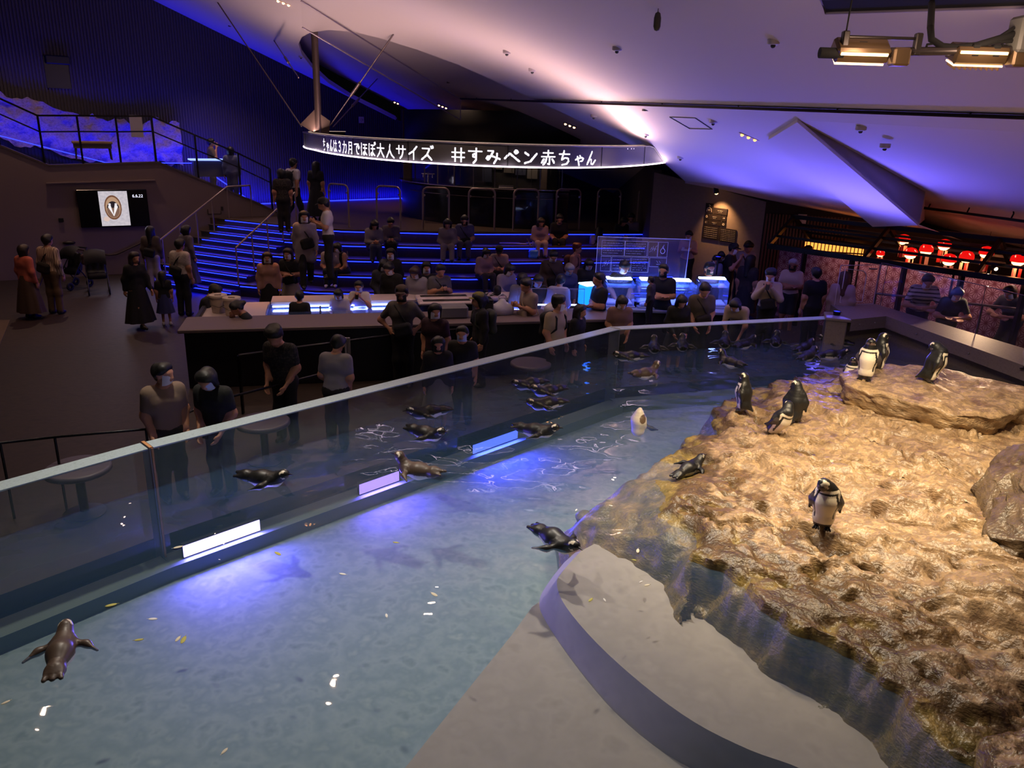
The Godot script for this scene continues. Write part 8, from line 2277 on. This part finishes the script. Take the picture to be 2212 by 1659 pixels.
	person("woman with reddish hair in a white shirt looking down behind the counter", Vector3(-1.96, 0, -15.41), 1.6, -15, "down", ["coat", Color(0.52, 0.5, 0.55)], ["trousers", DK], ["long", Color(0.16, 0.06, 0.04)], "white")
	person("dark dressed woman behind the white shirted one at the counter", Vector3(-1.84, 0, -15.89), 1.58, 10, "stand", ["tee", DK], ["trousers", DK], ["bob", BLK], "white")
	person("man in grey with a black bag looking at his phone behind the counter", Vector3(-1.52, 0, -15.36), 1.64, 25, "phone", ["tee", Color(0.32, 0.31, 0.32)], ["trousers", Color(0.2, 0.22, 0.3)], ["short", BLK], "", ["phone", "crossbody"])
	person("child in white leaning on the far counter ledge", Vector3(-3.32, 0, -14.5), 1.3, 0, "reach", ["tee", WHT], ["trousers", DK], ["bob", BLK], "white")
	person("man in a white tee photographing at the far counter ledge", Vector3(-2.97, 0, -14.58), 1.4, 0, "photo", ["tee", WHT], ["trousers", DK], ["short", BLK], "white", ["phone"])
	person("woman in a white sleeve top reaching down on the lowest tier", Vector3(-0.26, 0, -16.19), 1.6, 40, "reach", ["long", Color(0.50, 0.46, 0.52)], ["long_skirt", Color(0.5, 0.46, 0.5)], ["bob", BLK], "white")
	person("child with dark hair below the reaching woman", Vector3(-0.36, 0, -15.46), 1.2, 180, "stand", ["tee", Color(0.4, 0.36, 0.42)], ["skirt", DK], ["bob", BLK])
	person("man in an open brown jacket and white tee with a shoulder strap", Vector3(0.8, 0, -17.37), 1.72, 10, "down", ["long", Color(0.26, 0.20, 0.16)], ["trousers", DK], ["short", BLK], "white", ["crossbody"])
	person("person with orange hair and a peach top, turned to the right", Vector3(1.44, 0, -18.95), 1.62, 70, "stand", ["long", Color(0.58, 0.42, 0.34)], ["trousers", DK], ["messy", Color(0.36, 0.12, 0.05)], "", ["backpack:3a1616"])
	person("grey haired person in a blue hooded top lit by the glowing tank", Vector3(1.08, 0, -16.33), 1.6, 20, "down", ["long", Color(0.16, 0.18, 0.34)], ["trousers", DK], ["short", Color(0.45, 0.42, 0.42)], "blue")
	person("woman with a dark headscarf and mask near the notice panel", Vector3(1.59, 0, -17.17), 1.58, 10, "down", ["long", DK], ["long_skirt", DK], ["long", BLK], "white")
	# at the touch pool
	person("woman in a pale coat with tied hair seen from behind at the touch pool", Vector3(0.13, 0, -15.02), 1.55, 170, "stand", ["coat", Color(0.50, 0.5, 0.58)], ["trousers", DK], ["tied", BLK])
	person("dark haired masked person at the touch pool, right of the pale coat", Vector3(0.4, 0, -15.11), 1.56, 20, "down", ["tee", DK], ["trousers", DK], ["short", BLK], "blue")
	person("staff member in a translucent white coat bending over the touch pool", Vector3(0.84, 0, -14.94), 1.55, 160, "down", ["coat", Color(0.56, 0.56, 0.68)], ["trousers", DK], ["short", BLK])
	# front row along the pool wall
	person("man with a lanyard and bag in a white shirt seen from the side", Vector3(0.27, 0, -13.9), 1.68, -60, "phone", ["tee", Color(0.5, 0.44, 0.42)], ["trousers", DK], ["short", BLK], "", ["crossbody:8a7a68"])
	person("young man in a cream vest with black straps and quiff, looking right", Vector3(0.69, 0, -12.47), 1.66, 45, "side", ["tee", Color(0.60, 0.53, 0.44)], ["trousers", DK], ["messy", BLK], "white", ["backpack"])
	person("long haired woman in black beside the cream vest", Vector3(1.08, 0, -12.82), 1.45, 60, "stand", ["long", BLK], ["skirt", DK], ["long", BLK])
	person("man in a navy tee turned to the glowing tank", Vector3(1.62, 0, -14.5), 1.7, -70, "folded", ["tee", NAVY], ["trousers", DK], ["short", BLK])
	person("man in a dark patterned shirt before the small tank", Vector3(2.16, 0, -15.9), 1.78, 20, "down", ["tee", "floral dark"], ["trousers", DK], ["short", BLK], "white")
	person("woman in a dusty pink tee with a white mask at the pool wall", Vector3(1.86, 0, -13.41), 1.55, 5, "down", ["tee", Color(0.46, 0.34, 0.32)], ["trousers", DK], ["bob", BLK], "white")
	person("man in a navy shirt with a dark mask holding a small child", Vector3(2.95, 0, -15.31), 1.78, -25, "folded", ["tee", NAVY], ["trousers", DK], ["short", BLK], "black")
	person("small child held on the arm of the man in navy", Vector3(2.65, 0.62, -14.88), 0.98, -120, "stand", ["long", Color(0.22, 0.2, 0.2)], ["trousers", DK], ["short", BLK])
	person("girl with long hair in a dark jacket looking down at the pool", Vector3(2.99, 0, -13.87), 1.5, 10, "down", ["long", Color(0.08, 0.07, 0.06)], ["skirt", DK], ["long", BLK])
	person("man in a brown pullover with a black mask behind the grey tee", Vector3(3.98, 0, -15.97), 1.74, 15, "stand", ["long", Color(0.15, 0.085, 0.05)], ["trousers", DK], ["short", BLK], "black")
	person("man in a grey tee with a dark strap across his chest at the pool wall", Vector3(3.42, 0, -13.99), 1.72, 5, "down", ["tee", Color(0.30, 0.26, 0.22)], ["trousers", DK], ["short", BLK], "", ["crossbody:1a140e"])
	person("woman in a white top bending over the pool wall to feed the penguins", Vector3(4.29, 0, -14.5), 1.62, -30, "bend", ["tee", Color(0.62, 0.54, 0.46)], ["trousers", DK], ["bob", BLK], "white")
	person("tall man in a white tee behind the long haired woman", Vector3(5.63, 0, -19.18), 1.82, 10, "down", ["tee", Color(0.52, 0.5, 0.56)], ["trousers", DK], ["short", BLK])
	person("woman with long dark hair in a dark dress, head turned away", Vector3(5.26, 0, -17.47), 1.68, 140, "stand", ["tee", Color(0.12, 0.10, 0.10)], ["skirt", DK], ["long", BLK])
	person("person in a cream hooded top photographing the pool", Vector3(5.05, 0.1, -15.23), 1.66, -25, "photo", ["long", Color(0.66, 0.58, 0.48)], ["trousers", DK], ["messy", BLK], "white", ["phone", "crossbody"])
	person("white haired man in a cream tee with a dark mask", Vector3(5.97, 0.1, -16.65), 1.66, -30, "folded", ["tee", Color(0.66, 0.58, 0.50)], ["shorts", Color(0.10, 0.11, 0.08)], ["short", Color(0.58, 0.54, 0.52)], "black", [], Color(0.5, 0.31, 0.2))
	person("woman in a violet grey dress holding up the child in red", Vector3(7.08, 0.1, -18.89), 1.66, -25, "face", ["tee", Color(0.24, 0.2, 0.26)], ["long_skirt", Color(0.22, 0.19, 0.25)], ["bob", BLK], "black")
	person("child in a red dress with both arms raised high", Vector3(7.37, 0.95, -20.51), 1.02, -30, "armsup", ["sleeveless", Color(0.60, 0.07, 0.08)], ["skirt", Color(0.60, 0.07, 0.08)], ["bob", BRN])
	person("child with a white mask looking over the right hand tank", Vector3(4.64, 0.2, -18.13), 1.4, 0, "down", ["tee", Color(0.5, 0.5, 0.58)], ["trousers", DK], ["short", BLK], "white")
	person("second child with a mask just right behind the first at the tank", Vector3(4.83, 0.2, -18.34), 1.46, -10, "down", ["tee", DK], ["trousers", DK], ["short", BLK], "white")
	person("man in black with a cap taking a picture below the guide sign", Vector3(4.99, 0.2, -18.11), 1.66, 60, "photo", ["tee", DK], ["trousers", DK], ["short", BLK], "white", ["cap", "phone"])
	# right side, behind the ledge glass
	person("woman with long light brown hair in white behind the acrylic gate", Vector3(6.4, 0.2, -14.99), 1.58, 160, "stand", ["long", Color(0.62, 0.52, 0.50)], ["skirt", Color(0.5, 0.42, 0.42)], ["long", Color(0.28, 0.17, 0.11)])
	person("person in black beside the acrylic gate", Vector3(5.92, 0.2, -15.14), 1.62, 190, "stand", ["tee", BLK], ["trousers", DK], ["short", BLK])
	person("man in a black and white striped shirt leaning on the rail with his arms", Vector3(7.8, 0.2, -14.66), 1.76, -15, "lean", ["tee", "stripes"], ["trousers", NAVY], ["short", Color(0.05, 0.035, 0.03)], "white")
	person("woman with bobbed black hair and a white mask leaning on the rail", Vector3(8.19, 0.2, -14.29), 1.58, -15, "lean", ["tee", Color(0.10, 0.10, 0.12)], ["trousers", DK], ["bob", BLK], "white")
	person("person with a pale mask at the right edge of the picture behind the rail", Vector3(9.3, 0.2, -14.31), 1.64, -60, "lean", ["tee", Color(0.12, 0.11, 0.11)], ["trousers", DK], ["bob", BRN], "blue")
	# lower left, outside the pool wall
	person("man in a beige tee with a white mask beside the pool wall joint", Vector3(-3.91, 0, -8.17), 1.66, 40, "side", ["tee", Color(0.50, 0.42, 0.36)], ["trousers", Color(0.12, 0.11, 0.08)], ["short", BLK], "white")
	person("woman in a black tee with a pale mask holding a small lit phone", Vector3(-3.39, 0, -8.34), 1.62, -10, "down", ["tee", Color(0.05, 0.06, 0.06)], ["trousers", NAVY], ["bob", BLK], "blue", ["phone"])
	person("young man in a dark flower shirt in the shadow before the counter", Vector3(-3.1, 0, -9.98), 1.7, -15, "down", ["tee", "floral dark"], ["trousers", DK], ["messy", BLK])
	person("person in a white tee with dark hair looking away in the shadow", Vector3(-2.36, 0, -9.8), 1.58, 170, "down", ["tee", Color(0.46, 0.44, 0.46)], ["trousers", DK], ["short", BLK])
	person("man in a grey polo and cap with his hands on his hips", Vector3(-1.85, 0, -12.51), 1.74, 0, "akimbo", ["tee", Color(0.30, 0.28, 0.27)], ["trousers", DK], ["short", BLK], "black", ["cap:3a2c26", "crossbody:14161e"])
	person("woman in a plum tee with a white mask before the counter", Vector3(-1.24, 0, -11.9), 1.6, -20, "side", ["tee", Color(0.16, 0.05, 0.12)], ["trousers", DK], ["tied", BLK], "white")
	person("woman in a black cardigan over a white top with a black mask", Vector3(-1.06, 0, -10.51), 1.44, 10, "stand", ["long", Color(0.05, 0.045, 0.05)], ["skirt", Color(0.4, 0.37, 0.36)], ["bob", BLK], "black")
	person("man in black with a grey mask behind the pool wall", Vector3(-0.74, 0, -10.92), 1.5, -5, "stand", ["tee", BLK], ["trousers", DK], ["short", BLK], "blue")
	person("woman in a yellow cap and dark jacket with a backpack beside the counter", Vector3(-0.56, 0, -12.7), 1.62, -70, "stand", ["long", Color(0.07, 0.065, 0.06)], ["trousers", DK], ["tied", BLK], "", ["cap:6a6428", "backpack:30342c"])
	# far behind on the upper walkway
	person("far visitor in beige on the upper walkway behind the glass fence", Vector3(-9.64, 2, -25.12), 1.65, 120, "face", ["tee", Color(0.40, 0.33, 0.24)], ["trousers", Color(0.3, 0.28, 0.26)], ["short", BLK])
	person("far visitor in pale blue light on the upper walkway", Vector3(-8.7, 1.85, -24.24), 1.6, 200, "stand", ["long", Color(0.34, 0.36, 0.5)], ["trousers", Color(0.2, 0.22, 0.4)], ["bob", BLK])

func build_small() -> void:
	# pushchairs parked below the screen
	for k in 2:
		var p := thing("pushchair", ["dark folding pushchair with a pink bag parked below the screen", "dark pushchair with luggage parked left of the other one"][k], "pushchair", [Vector3(-10.475, 0, -19.153), Vector3(-11.366, 0, -19.607)][k], [0.5, -0.3][k], "parked pushchairs")
		var dark := mat(Color(0.035, 0.035, 0.045), 0.7)
		var metal := mat(Color(0.2, 0.2, 0.22), 0.3, 0.7)
		obj("seat", blend([[Vector3(-0.16, 0.42, 0), Vector3(0.16, 0.42, 0), 0.08, 0.08], [Vector3(-0.16, 0.5, -0.12), Vector3(-0.16, 0.85, -0.2), 0.06, 0.05], [Vector3(0.16, 0.5, -0.12), Vector3(0.16, 0.85, -0.2), 0.06, 0.05], [Vector3(0, 0.5, -0.12), Vector3(0, 0.85, -0.2), 0.07, 0.06]], 0.03, 28.0), dark, p)
		var rows := []
		for q in 7:
			var a := lerpf(-0.2, 1.5, q / 6.0)
			var row := []
			for s in 9: row.append(Vector3(lerpf(-0.24, 0.24, s / 8.0), 0.82 + 0.26 * sin(a) - 0.06 * pow(absf(s - 4) / 4.0, 2.0), -0.16 + 0.3 * cos(a) * 0.9))
			rows.append(row)
		obj("hood", MB.new().sheet(rows), dark, p)
		for s in [-1, 1]:
			obj("frame", MB.new().tube([Vector3(s * 0.23, 0.12, 0.32), Vector3(s * 0.23, 0.5, 0.02), Vector3(s * 0.22, 1.0, -0.36)], 0.014, 6), metal, p)
			obj("frame", MB.new().tube([Vector3(s * 0.23, 0.12, -0.3), Vector3(s * 0.23, 0.55, 0.0)], 0.014, 6), metal, p)
			for z in [0.32, -0.3]: obj("wheel", MB.new().lathe([Vector2(0.05, -0.02), Vector2(0.1, -0.02), Vector2(0.11, 0), Vector2(0.1, 0.02), Vector2(0.05, 0.02)], Vector3(s * 0.23, 0.11, z), 18, Basis(Vector3.BACK, PI / 2)), mat(Color(0.03, 0.03, 0.03), 0.8), p)
		obj("handle", MB.new().tube([Vector3(-0.22, 1.0, -0.36), Vector3(0.22, 1.0, -0.36)], 0.018, 8), dark, p)
		if k == 0:
			obj("hanging_bag", bag_shape(0.24, 0.24, 0.08), mat(Color(0.34, 0.25, 0.25), 0.8), p).position = Vector3(-0.18, 0.78, -0.44)
			obj("bag_handle", MB.new().tube([Vector3(-0.25, 0.88, -0.44), Vector3(-0.2, 1.01, -0.38), Vector3(-0.11, 0.88, -0.44)], 0.008, 6), mat(Color(0.34, 0.25, 0.25), 0.8), p)
	# folded umbrellas leaning on the tiers
	var sticks := [[Vector3(-4.323, 0.3, -19.963), Vector3(-0.05, 0.8, -0.1), "white stick held upright by the person on the middle tier"], [Vector3(-1.404, 0.3, -20.58), Vector3(0.12, 0.85, -0.1), "thin pale folded umbrella leaning on the tier beside the counter"], [Vector3(0.577, 0.9, -21.265), Vector3(-0.3, 0.5, 0.0), "folded pale umbrella leaning by the woman in the pink dress"]]
	for s in sticks:
		var u := thing("folded_umbrella", s[2], "umbrella", s[0], 0, "folded umbrellas")
		obj("canopy", MB.new().tube([s[1] * 0.1, s[1] * 0.5, s[1] * 0.85], 0.028, 8, 0.016), mat(Color(0.62, 0.58, 0.6), 0.6), u)
		obj("handle", MB.new().tube([s[1] * 0.85, s[1]], 0.012, 8), mat(Color(0.4, 0.34, 0.3), 0.5), u)
		obj("tip", MB.new().tube([Vector3.ZERO, s[1] * 0.1], 0.006, 6, 0.014), mat(Color(0.2, 0.2, 0.2), 0.4), u)
	# carrier bag on the tier
	var cb := thing("carrier_bag", "bright blue carrier bag standing on the tier below the pink dress", "bag", Vector3(0.472, 0.9, -21.085))
	obj("bag", bag_shape(0.24, 0.22, 0.1), mat(Color(0.2, 0.45, 0.85), 0.4), cb).position = Vector3(0, 0.11, 0)
	obj("handle", MB.new().tube([Vector3(-0.06, 0.2, 0), Vector3(0, 0.3, 0), Vector3(0.06, 0.2, 0)], 0.008, 6), mat(Color(0.2, 0.45, 0.85), 0.4), cb)
	# feathers and food scraps floating on the pool
	var bits := [Vector3(-2.867, 0.7, -5.936), Vector3(-3.015, 0.7, -5.063), Vector3(-2.625, 0.7, -4.907), Vector3(-2.344, 0.7, -4.683), Vector3(-2.613, 0.7, -4.659), Vector3(-1.357, 0.7, -5.593), Vector3(-0.569, 0.7, -5.34), Vector3(-1.981, 0.7, -5.881), Vector3(-0.901, 0.7, -5.038), Vector3(1.173, 0.7, -6.118), Vector3(1.118, 0.7, -5.959), Vector3(1.127, 0.7, -5.616), Vector3(1.17, 0.7, -5.57), Vector3(0.682, 0.7, -5.332), Vector3(0.794, 0.7, -5.338), Vector3(-1.636, 0.7, -3.657), Vector3(-2.301, 0.7, -4.675), Vector3(0.673, 0.7, -6.865), Vector3(-3.151, 0.7, -3.999), Vector3(-0.997, 0.7, -6.131)]
	var near := ["left of the violet glow", "near the wall by the lower left penguin", "right of the large brown penguin's head", "above the lower left penguin's flipper", "by the lower left penguin", "in the middle of the near pool", "right of the middle of the near pool", "below the violet glow", "in the near middle of the pool", "at the top of the grey shelf", "just under the top of the grey shelf", "in the cluster on the grey shelf", "right in the cluster on the grey shelf", "left over the grey shelf", "over the grey shelf beside the left one", "at the bottom of the picture", "beside the flipper's shadow", "above the reef tip", "at the left edge of the picture", "right of the violet glow"]
	var rg := RandomNumberGenerator.new()
	rg.seed = 9
	for k in bits.size():
		var p: Vector3 = bits[k]
		var m := MB.new()
		var l := rg.randf_range(0.02, 0.045)
		m.ball(Vector3.ZERO, Vector3(l, 0.004, l * 0.4), 10)
		m.tube([Vector3(-l * 1.3, 0, 0), Vector3(l, 0.002, 0)], 0.002, 5)
		var o := obj("floating_feather", m, mat([Color(0.85, 0.82, 0.72), Color(0.72, 0.70, 0.35), Color(0.9, 0.9, 0.88)][k % 3], 0.7))
		o.position = Vector3(p.x, WATER + 0.012, p.z)
		o.rotation.y = rg.randf() * TAU
		tag(o, "tiny pale feather floating " + near[k], "feather", "feathers on the water")
	# blue wash lamps that light the ceiling: one on the pool pillar, one on a stand behind the tanks
	for k in UPLIGHTS.size():
		var at: Vector3 = UPLIGHTS[k][0]
		var l := thing("blue_uplight", ["small black uplight with a blue lens on the pool pillar", "small black uplight with a blue lens on a stand behind the display tanks"][k], "uplight", at, 0, "blue uplights")
		obj("housing", MB.new().lathe([Vector2(0, -0.09), Vector2(0.06, -0.09), Vector2(0.07, -0.02), Vector2(0.06, -0.02)], Vector3.ZERO, 16), mat(Color(0.03, 0.03, 0.035), 0.4), l)
		obj("lamp_lens", MB.new().lathe([Vector2(0.058, -0.03), Vector2(0.05, -0.025), Vector2(0, -0.025)], Vector3.ZERO, 16), glow(Color(0.12, 0.15, 1.0), 1.5), l)
		if k > 0: obj("stand", MB.new().tube([Vector3(0, -0.09, 0), Vector3(0, -at.y + 0.01, 0)], 0.02, 8), mat(Color(0.03, 0.03, 0.035), 0.4), l)
